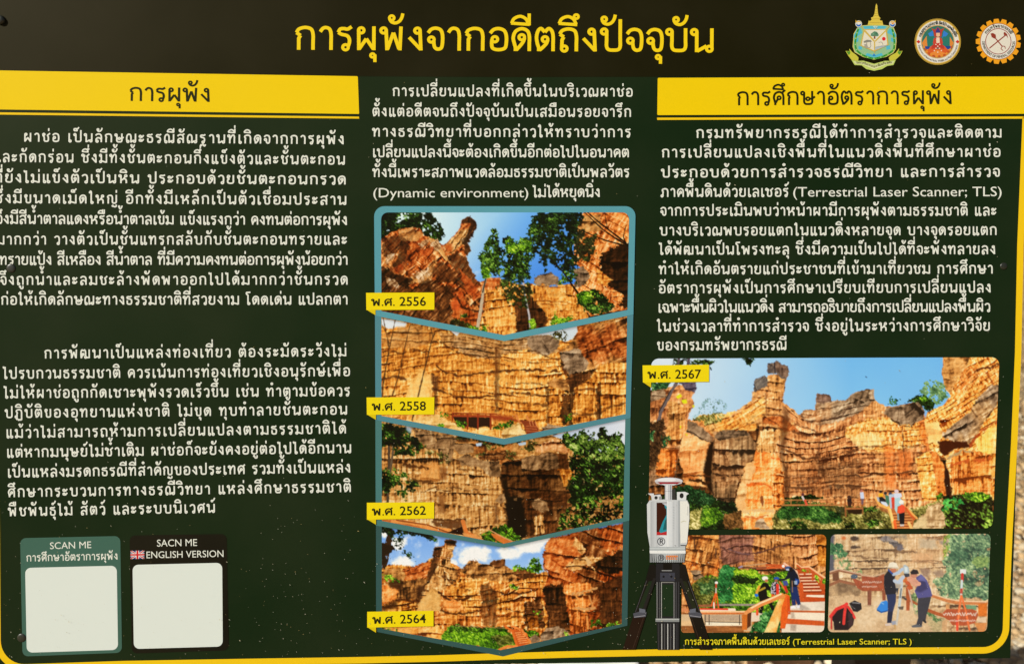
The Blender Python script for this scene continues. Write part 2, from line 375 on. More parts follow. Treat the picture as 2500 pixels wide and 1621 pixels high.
    p.line([(1340, 560), (1360, 760), (1400, 950), (1412, 1080)], 4, (190, 186, 190), w2=5)
    tr = [(1100, 235), (1060, 330), (1010, 400), (975, 470), (1020, 520), (1000, 570), (1040, 640), (1080, 600), (1150, 620), (1200, 560), (1190, 470), (1210, 430), (1160, 360), (1130, 260)]
    p.fill(tr, leaves(LEAF_DARK, 4.2, 12, .52), rough=9, rsc=10, keep=gaps(3.5, .30, 5))
    p.fill([(1220, 280), (1180, 340), (1200, 430), (1240, 480), (1200, 560), (1190, 620), (1250, 660), (1420, 640), (1400, 520), (1480, 440), (1460, 330), (1330, 310), (1280, 350)], leaves(LEAF_DARK, 4.2, 15, .56), rough=10, rsc=11, keep=gaps(3.5, .28, 6))
    p.fill([(1200, 340), (1330, 310), (1440, 350), (1420, 400), (1300, 440), (1210, 440)], leaves(LEAF_LIT, 3.8, 17, .5), rough=8, rsc=9, keep=gaps(3.5, .40, 8))
    p.fill([(1000, 560), (1070, 560), (1090, 640), (1020, 650)], leaves(LEAF_LIT, 3.5, 18, .6), rough=5, keep=gaps(3.5, .36, 9))
    p.fill([(1180, 620), (1400, 600), (1440, 760), (1380, 900), (1200, 820), (1130, 720)], leaves(LEAF_DARK, 4, 19, .42), rough=12, rsc=14, a=.85, keep=gaps(4, .42, 4))
    p.fill([(1500, 90), (1400, 190), (1385, 270), (1440, 350), (1480, 470), (1540, 590), (1570, 520), (1700, 590), (1800, 560), (1770, 420), (1800, 250), (1860, 150), (1840, 90)], leaves(LEAF_DEEP, 4.2, 22, .56), rough=11, rsc=11, keep=gaps(4, .36, 11))
    p.fill([(1480, 120), (1400, 220), (1400, 320), (1480, 330), (1600, 260), (1640, 150)], leaves(LEAF_DARK, 4, 25, .52), rough=9, rsc=10, keep=gaps(4, .42, 13))
    p.fill([(1680, 590), (1800, 560), (1820, 660), (1720, 680), (1650, 690)], leaves(LEAF_DARK, 3.5, 26, .6), rough=8, keep=gaps(3.5, .45, 14))
    p.fill([(1770, 250), (1960, 260), (1940, 420), (1880, 520), (1780, 500)], leaves(LEAF_DEEP, 4.5, 27, .56), rough=12, rsc=14, a=.85, keep=gaps(4.5, .42, 15))
    for br, w, w2 in (([(1850, 90), (2010, 240), (2140, 330), (2230, 380)], 2, 4), ([(1880, 95), (1990, 190), (2200, 350)], 2, 4), ([(1560, 470), (1680, 590), (1770, 720), (1800, 760)], 2, 5), ([(1700, 190), (1860, 260), (2030, 330), (2180, 370)], 1.5, 3.5), ([(2030, 130), (2050, 230)], 1.2, 1.5), ([(2200, 220), (2180, 300), (2210, 370)], 1.2, 3)):
        p.line(br, w, (30, 18, 10), w2=w2, soft=1.2, rough=.6)
    p.fill([(1790, 790), (1850, 750), (1960, 740), (2030, 790), (2080, 850), (2130, 880), (2060, 940), (1900, 930), (1800, 850)], leaves(LEAF_DARK, 4, 28, .55), rough=9, rsc=10, keep=gaps(4, .34, 16))
    p.fill([(1790, 790), (1870, 750), (1950, 770), (1920, 840), (1820, 850)], leaves(LEAF_LIT, 3.6, 29, .55), rough=7, rsc=8, keep=gaps(4, .42, 17))
    p.fill([(1570, 1020), (1610, 920), (1650, 970), (1740, 960), (1770, 980), (1620, 1060)], leaves(LEAF_LIT, 3.5, 30, .6), rough=7, keep=gaps(3.5, .38, 18))
    p.fill([(1400, 1000), (1440, 980), (1450, 1050), (1410, 1070)], leaves(LEAF_LIT, 3.2, 31, .6), rough=5)
    p.fill([(900, 1050), (1050, 1040), (1060, 1110), (920, 1090)], leaves(LEAF_LIT, 3.2, 32, .5), rough=7, keep=gaps(3.5, .45, 19))
    return finish(p)

def shade_top(p, topf, depth=16, amt=.55):
    # the print itself carries a soft dark band under each overlapping frame
    d = p.Y - topf(p.X)
    m = np.clip(1 - d / depth, 0, 1) ** 1.5 * amt
    p.img *= (1 - m[..., None])

# ---- the picture of 2558: the whole golden wall with a red footbridge
def paint_b():
    p = Pic(926, 760, 1540, 1076); p.frame(880, 760, 3.4)
    full = (slice(None), slice(None)); one = np.ones(p.X.shape, np.float32)
    def wv(X, Y):
        u = X - 1223
        return -26 * np.exp(-(u / 75.) ** 2) * sstep(880, 800, Y) + 8 * np.sin((X - 1000) / 60.) - .10 * np.abs(u) * sstep(930, 800, Y) + 22 * sstep(1060, 950, X) * 0
    p.put(full, one, cliff(ROCK_GOLD, 15, 6.0, warp=wv, seed=61, base=.58, k=1.1, ledge=1.0, flamp=.8))
    # upper brown weathered band and boulders
    p.fill([(650, 180), (800, 160), (1190, 250), (1450, 170), (1640, 210), (1650, 330), (1560, 360), (1480, 350), (1370, 320), (1200, 360), (1090, 400), (900, 370), (760, 290), (660, 260)],
           cliff(ROCK_TAN, 12, 12, warp=wv, seed=63, base=.42, k=1.3, patch=ROCK_GREY), rough=6, a=.9)
    p.fill([(1380, 210), (1500, 195), (1600, 200), (1645, 240), (1640, 310), (1590, 330), (1540, 370), (1470, 340), (1390, 290)], cliff(ROCK_GREY, 40, 18, seed=64, base=.45), rough=2)
    p.fill([(1505, 215), (1610, 205), (1645, 250), (1640, 310), (1560, 350), (1510, 300)], cliff(ROCK_GREY, 40, 14, tilt=.9, seed=65, base=.34), rough=2)
    p.fill([(180, 200), (430, 110), (600, 150), (640, 260), (420, 300), (190, 300)], cliff(ROCK_TAN, 18, 16, seed=66, base=.5, patch=ROCK_GOLD), rough=6, a=.8)
    # right mass
    p.fill([(1800, 130), (2000, 90), (2230, 40), (2230, 430), (1990, 440), (1930, 520), (1870, 580), (1750, 590), (1700, 520), (1650, 460), (1660, 330), (1760, 250)],
           cliff(ROCK_TAN, 26, 14, tilt=-.3, seed=67, base=.42, k=1.3, patch=ROCK_RED, pamt=.8), rough=5)
    p.fill([(1650, 340), (1800, 300), (1900, 420), (1880, 480), (1760, 560), (1690, 470)], cliff(ROCK_GREY, 22, 14, seed=68, base=.46), rough=5)
    p.fill([(1700, 560), (1790, 500), (1900, 500), (1930, 560), (1780, 640), (1740, 660)], cliff(ROCK_DARK, 14, 9, seed=69, base=.45), rough=6)
    p.fill([(1540, 590), (1620, 555), (1690, 560), (1735, 630), (1730, 690), (1650, 640), (1560, 620)], cliff(ROCK_TAN, 30, 18, seed=70, base=.45), rough=2)
    p.fill([(1560, 630), (1660, 650), (1740, 690), (1745, 850), (1690, 960), (1560, 960), (1545, 760)], cliff(ROCK_GOLD, 13, 8, seed=71, base=.46, k=1.4), rough=3)
    p.fill([(1690, 690), (1745, 690), (1740, 830), (1690, 950), (1660, 880)], cliff(ROCK_DARK, 12, 8, seed=72, base=.35), rough=6, a=.85)
    p.fill([(1990, 440), (2230, 420), (2230, 860), (1960, 920), (1770, 930), (1750, 800), (1770, 640), (1900, 560)], cliff(ROCK_GOLD, 26, 6, seed=73, base=.54, k=1.3, patch=ROCK_ORANGE), rough=3)
    p.line([(1750, 660), (1850, 650), (1960, 645)], 6, (110, 60, 26), soft=5, rough=3, a=.8)
    p.line([(1750, 850), (1880, 850), (1960, 850), (2110, 780), (2200, 765)], 7, (100, 56, 22), soft=5, rough=3, a=.8)
    p.line([(2010, 550), (2200, 560)], 6, (120, 66, 28), soft=5, rough=3, a=.7)
    p.line([(1965, 640), (1985, 780), (1980, 900)], 4, (90, 46, 18), soft=4, rough=2, a=.8)
    for q, a in (([(1735, 640), (1768, 630), (1762, 945), (1730, 950)], .75), ([(1955, 640), (1988, 590), (1996, 900), (1962, 920)], .7), ([(1120, 300), (1160, 320), (1150, 830), (1118, 830)], .45), ([(600, 530), (640, 540), (640, 830), (604, 800)], .6), ([(1540, 640), (1566, 650), (1566, 900), (1540, 920)], .5)):
        p.fill(q, cliff(ROCK_DARK, 14, 7, seed=60, base=.42), rough=4, a=a)
    # deep strata grooves across the wall
    for g, w, a in (([(660, 250), (780, 330), (930, 375), (1130, 385)], 4, .8), ([(640, 460), (700, 500), (830, 535), (1000, 515), (1150, 500), (1300, 485), (1500, 490), (1660, 500)], 6, .9), ([(1200, 395), (1400, 430), (1620, 420)], 3, .6),
                    ([(600, 640), (760, 690), (900, 715), (1100, 700), (1280, 680), (1450, 690), (1560, 710)], 5, .85), ([(1150, 770), (1330, 750), (1540, 780)], 4, .7), ([(690, 640), (860, 665)], 4, .7), ([(180, 330), (330, 340), (470, 320), (560, 330)], 5, .8), ([(1190, 600), (1360, 590), (1540, 610)], 3, .6), ([(180, 560), (280, 540), (380, 560)], 7, .8), ([(1450, 330), (1530, 380), (1640, 400)], 4, .7)):
        p.line(g, w, (84, 42, 14), soft=5, a=a, rough=3)
    p.line([(1130, 300), (1125, 560), (1120, 830)], 6, (110, 58, 22), soft=8, a=.6, rough=3)
    p.fill([(500, 480), (590, 530), (600, 700), (470, 860), (350, 760), (420, 580)], cliff([(0, (150, 92, 36)), (.5, (238, 178, 92)), (1, (255, 226, 150))], 60, 14, seed=75, base=.6, k=.7), rough=3)
    p.fill([(590, 520), (660, 540), (640, 700), (600, 640)], cliff(ROCK_DARK, 16, 8, seed=76, base=.55), rough=5, a=.7)
    # sky scraps
    p.fill([(175, 60), (300, 75), (390, 100), (370, 125), (300, 130), (230, 150), (175, 110)], (224, 230, 236), soft=4, rough=3)
    p.fill([(745, 160), (830, 170), (800, 205)], (226, 232, 238), soft=2)
    p.fill([(1390, 170), (1790, 110), (1808, 170), (1760, 230), (1700, 250), (1640, 230), (1560, 195), (1400, 205)], (208, 220, 230), soft=2, rough=3)
    p.fill([(1560, 190), (1660, 150), (1720, 190), (1690, 240), (1630, 220)], leaves(LEAF_OLIVE, 4, 7, .35), rough=6, keep=gaps(3, .4, 4))
    # dark thin trees in front
    for t, w, w2 in (([(190, 60), (215, 180), (240, 320), (180, 640)], 3, 5), ([(290, 70), (245, 290), (205, 500), (180, 700)], 3, 5), ([(410, 120), (360, 340), (310, 560), (265, 700)], 2.5, 5), ([(620, 170), (590, 250), (540, 450), (480, 700), (430, 900)], 4, 7), ([(585, 140), (600, 210), (640, 170)], 2, 2), ([(180, 110), (225, 210), (240, 270)], 2, 2)):
        p.line(t, w * .55, (74, 46, 24), w2=w2 * .6, soft=1.8, rough=1, a=.85)
    # rubble, footbridge and stair at the foot
    p.fill([(440, 880), (640, 860), (780, 930), (880, 1000), (1000, 980), (1190, 1060), (900, 1030), (440, 920)], cliff([(0, (150, 92, 36)), (.5, (232, 184, 104)), (1, (255, 234, 176))], 30, 14, seed=77, base=.6), rough=4)
    p.fill([(770, 870), (1085, 880), (1085, 960), (980, 975), (860, 950), (780, 900)], (46, 24, 14), rough=3)
    p.fill([(950, 980), (1010, 950), (1100, 970), (1090, 1040), (980, 1030)], cliff(ROCK_SUN, 30, 16, seed=78, base=.6), rough=2)
    p.fill([(1180, 990), (1230, 940), (1310, 930), (1370, 990), (1380, 1040), (1230, 1080), (1170, 1050)], cliff([(0, (150, 100, 44)), (.5, (230, 192, 120)), (1, (255, 240, 190))], 24, 14, seed=79, base=.6), rough=3)
    p.fill([(1500, 960), (1560, 935), (1670, 950), (1650, 1000), (1520, 1010)], cliff(ROCK_GREY, 14, 12, seed=80, base=.65), rough=3)
    red = (150, 56, 26)
    p.line([(765, 865), (1090, 870), (1290, 905)], 5, (168, 70, 34)); p.line([(765, 842), (1130, 850)], 2.5, red); p.line([(765, 842), (765, 905)], 3, red)
    for x in (890, 975, 1080): p.line([(x, 850), (x, 975)], 4, red)
    p.fill([(1090, 850), (1270, 870), (1280, 910), (1090, 905)], (160, 66, 32), rough=3, a=.8)
    p.line([(1290, 860), (1320, 920), (1360, 930)], 4, (214, 130, 70)); p.line([(1380, 870), (1400, 905), (1450, 930), (1478, 980)], 4, (216, 136, 74))
    p.fill([(1330, 900), (1440, 915), (1478, 975), (1470, 1010), (1380, 1020), (1360, 960)], (138, 62, 32), rough=2)
    for yy in (950, 970, 990): p.line([(1375, yy), (1465, yy + 6)], 1.5, (196, 116, 70))
    for x in (1400, 1425, 1450): p.line([(x, 905), (x + 10, 945)], 1.5, (220, 150, 90))
    for q in ([(1090, 960), (1150, 930), (1270, 905), (1285, 930), (1170, 990), (1110, 990)], [(640, 940), (700, 930), (710, 970), (650, 970)], [(670, 840), (730, 845), (720, 875), (680, 870)], [(1690, 870), (1740, 850), (1750, 900), (1700, 930)], [(780, 905), (870, 930), (860, 965), (800, 940)]):
        p.fill(q, leaves(LEAF_LIT, 3.5, 9, .42), rough=6, rsc=8, keep=gaps(3.5, .36, 7))
    return finish(p)

# ---- the picture of 2562: side-lit wall with a dark cleft and a big bush
def paint_c():
    p = Pic(926, 1012, 1530, 1332); p.frame(880, 1010, 3.4)
    full = (slice(None), slice(None)); one = np.ones(p.X.shape, np.float32)
    p.put(full, one, cliff(ROCK_TAN, 22, 7, seed=81, base=.60, k=1.3, ledge=1.1))
    p.fill([(430, 120), (720, 170), (1190, 250), (1590, 170), (1750, 290), (1700, 330), (1550, 320), (1330, 380), (1160, 420), (950, 340), (780, 330), (600, 300), (480, 250)], cliff(ROCK_TAN, 16, 14, seed=82, base=.46, patch=ROCK_RED, pamt=.35), rough=6)
    p.fill([(430, 120), (620, 150), (640, 300), (560, 290), (480, 230)], cliff(ROCK_BROWN, 18, 10, seed=83, base=.36), rough=5)
    p.fill([(620, 165), (800, 200), (770, 330), (740, 440), (640, 330)], cliff(ROCK_BROWN, 18, 10, seed=84, base=.42), rough=5)
    p.fill([(780, 250), (900, 240), (945, 270), (930, 320), (820, 335), (785, 300)], cliff(ROCK_BROWN, 40, 22, seed=85, base=.5), rough=2)
    p.fill([(800, 370), (900, 335), (990, 390), (1150, 390), (1165, 510), (1080, 520), (1050, 500), (980, 440), (840, 420)], cliff(ROCK_BROWN, 40, 16, seed=86, base=.52, k=1.2), rough=3)
    p.fill([(1075, 400), (1150, 395), (1168, 510), (1090, 520)], cliff(ROCK_BROWN, 40, 12, seed=87, base=.30), rough=2)
    p.fill([(960, 330), (1200, 300), (1300, 330), (1250, 370), (1100, 385), (990, 370)], cliff(ROCK_DARK, 8, 8, seed=88, base=.55), rough=6)
    p.fill([(1450, 280), (1600, 200), (1740, 270), (1700, 330), (1580, 300), (1450, 320)], cliff(ROCK_ROSE, 16, 12, seed=89, base=.62), rough=5)
    # shaded right block and the cleft
    p.fill([(1170, 420), (1230, 380), (1330, 370), (1560, 320), (1720, 330), (1740, 460), (1760, 980), (1200, 1050), (1220, 960), (1205, 740), (1165, 560)], cliff(ROCK_DARK, 20, 9, seed=90, base=.50, k=1.1, patch=ROCK_TAN, pamt=.35), rough=3)
    p.fill([(1330, 370), (1560, 325), (1640, 340), (1640, 450), (1470, 465), (1340, 480)], cliff(ROCK_BROWN, 40, 14, seed=91, base=.40, k=1.2), rough=3)
    p.fill([(1200, 680), (1340, 690), (1370, 850), (1385, 1000), (1320, 1050), (1200, 1060), (1210, 800)], (28, 18, 10), soft=8, rough=8)
    p.fill([(1165, 520), (1215, 560), (1240, 700), (1205, 720)], (36, 22, 12), soft=6, rough=4, a=.85)
    p.fill([(1270, 700), (1300, 695), (1300, 722), (1272, 720)], (120, 88, 54), rough=2)
    p.fill([(1415, 720), (1480, 700), (1550, 740), (1565, 800), (1500, 815), (1430, 780)], cliff(ROCK_BROWN, 30, 14, seed=92, base=.58), rough=2)
    p.fill([(1440, 850), (1510, 830), (1525, 980), (1450, 1000)], cliff(ROCK_TAN, 20, 5, seed=93, base=.58, k=1.3), rough=3)
    p.fill([(1645, 460), (1760, 450), (1790, 610), (1690, 600)], cliff(ROCK_GOLD, 14, 6, seed=94, base=.62), rough=4)
    p.fill([(1180, 450), (1210, 460), (1200, 500)], (110, 76, 44), a=.6)
    # lit wall accents
    p.fill([(500, 420), (650, 390), (660, 560), (500, 560)], cliff([(0, (160, 96, 40)), (.5, (226, 152, 76)), (1, (246, 198, 124))], 60, 18, seed=95, base=.55, k=.6), rough=5, a=.8)
    for g, w, a in (([(360, 420), (480, 440), (560, 455)], 9, .9), ([(440, 545), (520, 560), (580, 560)], 8, .8), ([(500, 650), (620, 610), (780, 610), (840, 620)], 5, .8), ([(640, 630), (760, 640)], 5, .8), ([(860, 630), (1160, 625)], 3, .6), ([(800, 455), (1000, 470)], 4, .7), ([(610, 875), (760, 880), (870, 870)], 6, .9), ([(880, 770), (1120, 760)], 3, .5), ([(200, 390), (420, 420)], 4, .6)):
        p.line(g, w, (86, 48, 20), soft=5, a=a, rough=3)
    p.fill([(660, 440), (720, 450), (715, 540), (665, 545)], (140, 84, 42), rough=4, a=.7)
    p.fill([(640, 680), (690, 670), (700, 830), (660, 830)], (120, 70, 34), rough=5, a=.6)
    p.fill([(1115, 740), (1140, 740), (1140, 910), (1115, 900)], (110, 66, 34), rough=3, a=.8)
    p.fill([(1115, 720), (1150, 670), (1190, 665), (1210, 720), (1160, 745)], cliff(ROCK_BROWN, 40, 18, seed=96, base=.5), rough=2)
    p.fill([(600, 890), (870, 880), (860, 930), (760, 960), (620, 930)], (96, 54, 26), rough=9, a=.85, rsc=8)
    # path, rails and the little dark roof
    p.fill([(160, 880), (420, 890), (560, 930), (740, 960), (700, 1010), (160, 950)], (206, 120, 58), rough=5)
    p.line([(270, 890), (420, 900), (560, 940), (740, 965)], 9, (236, 158, 84), rough=1.5); p.line([(300, 880), (560, 920), (740, 985)], 3, (150, 78, 34))
    p.fill([(720, 985), (845, 930), (860, 1005)], (44, 18, 10)); p.line([(850, 890), (880, 985), (990, 1035)], 10, (226, 134, 66), w2=8)
    p.fill([(850, 990), (960, 1000), (1050, 1060), (900, 1060)], (232, 160, 90), rough=3)
    p.fill([(1000, 1000), (1080, 960), (1200, 910), (1260, 960), (1340, 1040), (1190, 1080), (1040, 1060)], leaves(LEAF_LIT, 4, 41, .42), rough=8, keep=gaps(4, .3, 4))
    p.fill([(1080, 990), (1150, 1000), (1260, 1060), (1190, 1080), (1110, 1030)], (222, 126, 58), rough=3); p.line([(1060, 955), (1180, 1020), (1260, 1055)], 3, (220, 160, 110))
    # trees
    p.line([(235, 90), (238, 420), (225, 760)], 6, (86, 70, 56), rough=1); p.line([(285, 110), (270, 300), (250, 480)], 5, (110, 92, 72), rough=1)
    p.fill([(160, 70), (380, 90), (430, 170), (530, 260), (480, 320), (380, 350), (290, 340), (260, 240), (160, 300)], leaves(LEAF_DARK, 4, 43, .44), rough=9, rsc=10, keep=gaps(4, .34, 5))
    p.fill([(370, 80), (430, 110), (420, 160), (380, 130)], (190, 214, 240), rough=4, a=.8)
    p.fill([(160, 470), (280, 450), (400, 520), (490, 590), (440, 640), (390, 640), (380, 720), (330, 690), (260, 620), (160, 640)], leaves(LEAF_DARK, 4, 44, .55), rough=9, rsc=9, keep=gaps(4, .42, 6))
    p.fill([(160, 480), (240, 500), (250, 640), (160, 660)], leaves(LEAF_DEEP, 4, 45, .55), rough=8, keep=gaps(4, .35, 7))
    for q in ([(630, 330), (720, 330), (750, 390), (660, 400)], [(530, 300), (610, 310), (600, 345), (550, 340)], [(1040, 250), (1130, 240), (1130, 290), (1050, 300)], [(1200, 310), (1290, 310), (1280, 370), (1210, 370)], [(960, 320), (1030, 310), (1010, 345), (950, 345)], [(1330, 300), (1400, 230), (1470, 230), (1420, 310)]):
        p.fill(q, leaves(LEAF_OLIVE, 3.5, 46, .38), rough=7, rsc=8, keep=gaps(3.5, .4, 8))
    p.fill([(800, 200), (960, 230), (1180, 270), (1440, 210), (1400, 180), (1190, 220), (820, 150)], leaves(LEAF_DARK, 3.5, 47, .4), rough=5, a=.8, keep=gaps(3.5, .4, 9))
    p.fill([(955, 245), (1010, 240), (1000, 265), (960, 265)], (190, 214, 238), rough=3); p.fill([(1310, 245), (1370, 232), (1370, 255), (1320, 262)], (196, 216, 236), rough=3)
    p.fill([(1590, 180), (2210, 20), (2210, 300), (1900, 330), (1700, 220)], lambda X, Y: lerp3((196, 212, 238), (226, 234, 246), np.clip((X - 1350) / 170, 0, 1)) / 255., soft=3)
    bush = [(1650, 200), (1720, 160), (1790, 180), (1850, 140), (1960, 190), (2010, 110), (2070, 170), (2150, 180), (2200, 240), (2210, 880), (1900, 930), (1640, 960), (1650, 860), (1740, 760), (1730, 620), (1760, 540), (1740, 420), (1760, 330)]
    p.fill(bush, leaves(LEAF_DARK, 5.2, 48, .50, k=1.3), rough=12, rsc=11, keep=gaps(4.5, .27, 11))
    p.fill([(1700, 220), (1850, 160), (2000, 200), (2150, 200), (2200, 380), (1950, 400), (1780, 320)], leaves([(0, (24, 36, 12)), (.4, (70, 98, 34)), (.65, (120, 150, 60)), (.85, (172, 196, 96)), (1, (218, 228, 150))], 4.6, 49, .52), rough=10, rsc=11, keep=gaps(4.4, .44, 12))
    p.fill([(1720, 560), (2200, 420), (2200, 660), (2050, 620), (1880, 700), (1740, 740)], leaves(LEAF_DEEP, 4.2, 50, .52), rough=14, rsc=14, a=.75, keep=gaps(4.5, .44, 13))
    p.fill([(2080, 680), (2190, 670), (2190, 750), (2120, 760)], leaves(LEAF_LIT, 3.8, 51, .4), rough=8, keep=gaps(4, .42, 14))
    p.fill([(1640, 840), (1760, 780), (2000, 700), (2200, 640), (2210, 880), (1640, 980)], cliff(ROCK_TAN, 18, 10, seed=97, base=.5), rough=8, keep=gaps(3.2, .56, 15), a=.9)
    return finish(p, 1.06, -.03)

# ---- the picture of 2564: tall pillar, blue sky with clouds, stair and grass
def paint_d():
    p = Pic(926, 1266, 1526, 1592); p.frame(880, 1260, 3.4)
    full = (slice(None), slice(None)); one = np.ones(p.X.shape, np.float32)
    def sky(X, Y):
        c = lerp3((112, 164, 238), (158, 198, 248), np.clip((Y - 1290) / 100, 0, 1))
        x = (X - 880) * 3.4; y = (Y - 1260) * 3.4
        m = np.zeros_like(X)
        for cx, cy, rx, ry in ((960, 310, 140, 75), (900, 360, 90, 45), (1250, 300, 150, 60), (1400, 240, 190, 70), (350, 390, 120, 60), (300, 220, 90, 60), (190, 130, 60, 50), (760, 390, 50, 40), (1480, 200, 120, 60)):
            m = np.maximum(m, 1.25 - ((x - cx) / rx) ** 2 - ((y - cy) / ry) ** 2)
        m = sstep(.0, 1.0, m + 1.7 * (fbm(X, Y, 15, 4, 6) - .5))
        return (c * (1 - m[..., None]) + np.array((244, 247, 252)) * m[..., None]) / 255.
    p.put(full, one, sky)
    def wv(X, Y): return -.22 * np.clip(1190 - X, -80, 90) * sstep(1530, 1400, Y) + 5 * np.sin(X / 40.)
    # back wall
    p.fill([(160, 430), (240, 400), (460, 410), (560, 370), (600, 330), (760, 380), (840, 440), (900, 420), (915, 365), (960, 360), (1000, 400), (1070, 395), (1100, 360), (1200, 360), (1205, 410), (1260, 440), (1420, 440), (1470, 480), (1550, 450), (1700, 1000), (1170, 1120), (160, 960)],
           cliff(ROCK_GOLD, 15, 7, warp=wv, seed=101, base=.52, k=1.4, patch=ROCK_RED, ledge=1.2), rough=3)
    p.fill([(830, 450), (915, 365), (960, 360), (1000, 400), (1070, 395), (1100, 360), (1200, 360), (1205, 410), (1260, 440), (1420, 445), (1450, 500), (1300, 540), (1000, 520), (880, 500)], cliff(ROCK_TAN, 14, 12, seed=102, base=.40, k=1.3, patch=ROCK_RED), rough=5)
    p.fill([(1070, 400), (1100, 362), (1200, 360), (1200, 410), (1120, 430)], cliff(ROCK_DARK, 18, 10, seed=103, base=.5), rough=3)
    p.fill([(1260, 470), (1330, 440), (1430, 450), (1440, 500), (1350, 520)], cliff(ROCK_DARK, 16, 10, seed=104, base=.5), rough=4)
    p.fill([(340, 440), (600, 370), (620, 480), (480, 540), (300, 520)], cliff(ROCK_RED, 10, 10, tilt=-.25, seed=105, base=.5, patch=ROCK_ORANGE), rough=4)
    p.fill([(200, 430), (340, 430), (380, 490), (340, 560), (180, 520)], cliff(ROCK_TAN, 18, 12, seed=106, base=.5), rough=4)
    # pillar
    p.fill([(600, 290), (620, 250), (690, 240), (695, 200), (740, 185), (790, 200), (790, 240), (765, 290), (770, 330), (745, 370), (750, 410), (800, 440), (840, 480), (760, 560), (640, 640), (480, 760), (520, 560), (580, 480)],
           cliff(ROCK_TAN, 11, 8, tilt=.15, seed=107, base=.52, k=1.6, patch=ROCK_RED), rough=2)
    p.fill([(600, 290), (620, 250), (690, 240), (660, 330), (640, 420), (590, 500), (530, 600), (490, 640), (560, 480), (590, 380)], cliff(ROCK_DARK, 14, 8, seed=108, base=.5), rough=3)
    p.fill([(690, 200), (740, 185), (792, 200), (788, 245), (720, 240)], cliff(ROCK_DARK, 16, 9, seed=109, base=.55), rough=2)
    # shaded wings
    p.fill([(340, 540), (560, 510), (500, 640), (470, 700), (300, 690)], cliff(ROCK_TAN, 24, 9, seed=110, base=.44), rough=4)
    p.fill([(470, 590), (540, 560), (500, 700), (470, 730)], (64, 34, 16), rough=5, a=.8)
    p.fill([(180, 560), (330, 560), (290, 690), (180, 740)], cliff(ROCK_ORANGE, 26, 8, seed=111, base=.45), rough=4)
    p.fill([(220, 540), (340, 530), (350, 590), (320, 610), (240, 580)], (60, 34, 16), rough=6, a=.85)
    p.fill([(180, 740), (300, 690), (310, 760), (180, 780)], (66, 38, 18), rough=5, a=.8)
    for g, w, a in (([(300, 695), (480, 700)], 5, .8), ([(330, 740), (470, 750)], 4, .7), ([(680, 490), (780, 560), (900, 610)], 4, .7), ([(650, 640), (740, 690), (860, 690), (960, 650)], 7, .9), ([(1100, 630), (1280, 640), (1460, 610)], 6, .9), ([(660, 770), (780, 810), (920, 800), (1000, 780)], 6, .85), ([(1140, 700), (1350, 690)], 4, .7), ([(1140, 760), (1360, 790)], 4, .7), ([(1150, 830), (1360, 840)], 4, .7)):
        p.line(g, w, (70, 32, 12), soft=5, a=a, rough=3)
    p.fill([(1000, 560), (1070, 540), (1130, 640), (1130, 910), (1010, 900)], cliff(ROCK_DARK, 22, 6, seed=112, base=.68), rough=6, a=.7)
    p.fill([(690, 690), (830, 700), (880, 770), (760, 790), (680, 750)], cliff(ROCK_ORANGE, 40, 10, seed=113, base=.55, k=.8), rough=4)
    p.fill([(600, 580), (660, 650), (660, 780), (560, 800), (470, 780), (500, 700)], cliff([(0, (150, 96, 40)), (.5, (226, 172, 96)), (1, (250, 216, 148))], 60, 16, seed=114, base=.58, k=.7), rough=3)
    # right overhang, in shade
    over = [(1580, 180), (2200, 50), (2200, 900), (1760, 990), (1560, 930), (1540, 800), (1500, 640), (1560, 480), (1520, 420), (1510, 330), (1540, 230)]
    p.fill(over, cliff(ROCK_RED, 20, 9, tilt=.3, seed=115, base=.40, k=1.3, patch=ROCK_DARK, pamt=.7), rough=3)
    p.fill([(1580, 180), (1800, 150), (1870, 300), (1700, 420), (1640, 500), (1540, 430), (1515, 330), (1540, 230)], cliff(ROCK_RED, 34, 14, tilt=.3, seed=116, base=.48), rough=3)
    p.fill([(1780, 160), (1870, 270), (1840, 330), (1760, 240)], cliff(ROCK_TAN, 12, 8, seed=117, base=.62), rough=5)
    p.fill([(1700, 420), (1780, 350), (1880, 330), (2060, 340), (1920, 390), (1950, 450), (1860, 400), (1780, 460)], cliff(ROCK_TAN, 14, 12, seed=118, base=.62), rough=5)
    p.fill([(1860, 310), (1920, 390), (1880, 400)], (222, 180, 124), rough=3)
    p.fill([(2050, 320), (2200, 260), (2200, 460), (2080, 480), (1960, 440), (1940, 390)], cliff(ROCK_DARK, 18, 9, seed=119, base=.34), rough=8)
    p.fill([(1510, 600), (1680, 540), (1700, 620), (1720, 780), (1750, 960), (1560, 940), (1540, 800)], cliff(ROCK_DARK, 16, 8, seed=120, base=.42), rough=7)
    p.fill([(1680, 580), (1800, 540), (1920, 560), (1900, 740), (1880, 960), (1770, 985), (1720, 740)], cliff(ROCK_ORANGE, 30, 6, seed=121, base=.36, k=1.3), rough=5)
    p.fill([(1960, 560), (2190, 480), (2190, 880), (1960, 930), (1990, 760)], cliff(ROCK_DARK, 24, 7, seed=122, base=.48), rough=8, a=.85)
    for g in ([(1760, 640), (1880, 620), (1960, 590)], [(1780, 760), (1890, 770), (2000, 740)]):
        p.line(g, 7, (206, 154, 96), soft=4, rough=3); p.line([(a, b + 26) for a, b in g], 6, (56, 26, 10), soft=5, rough=3, a=.8)
    p.line([(1780, 640), (1840, 750)], 4, (232, 160, 84), soft=3); p.line([(1900, 660), (1930, 750)], 4, (216, 150, 86), soft=3); p.line([(1880, 830), (1890, 930)], 4, (226, 160, 90), soft=3)
    p.fill([(1350, 720), (1480, 680), (1520, 740), (1530, 920), (1380, 930)], cliff(ROCK_DARK, 14, 8, seed=123, base=.55), rough=4)
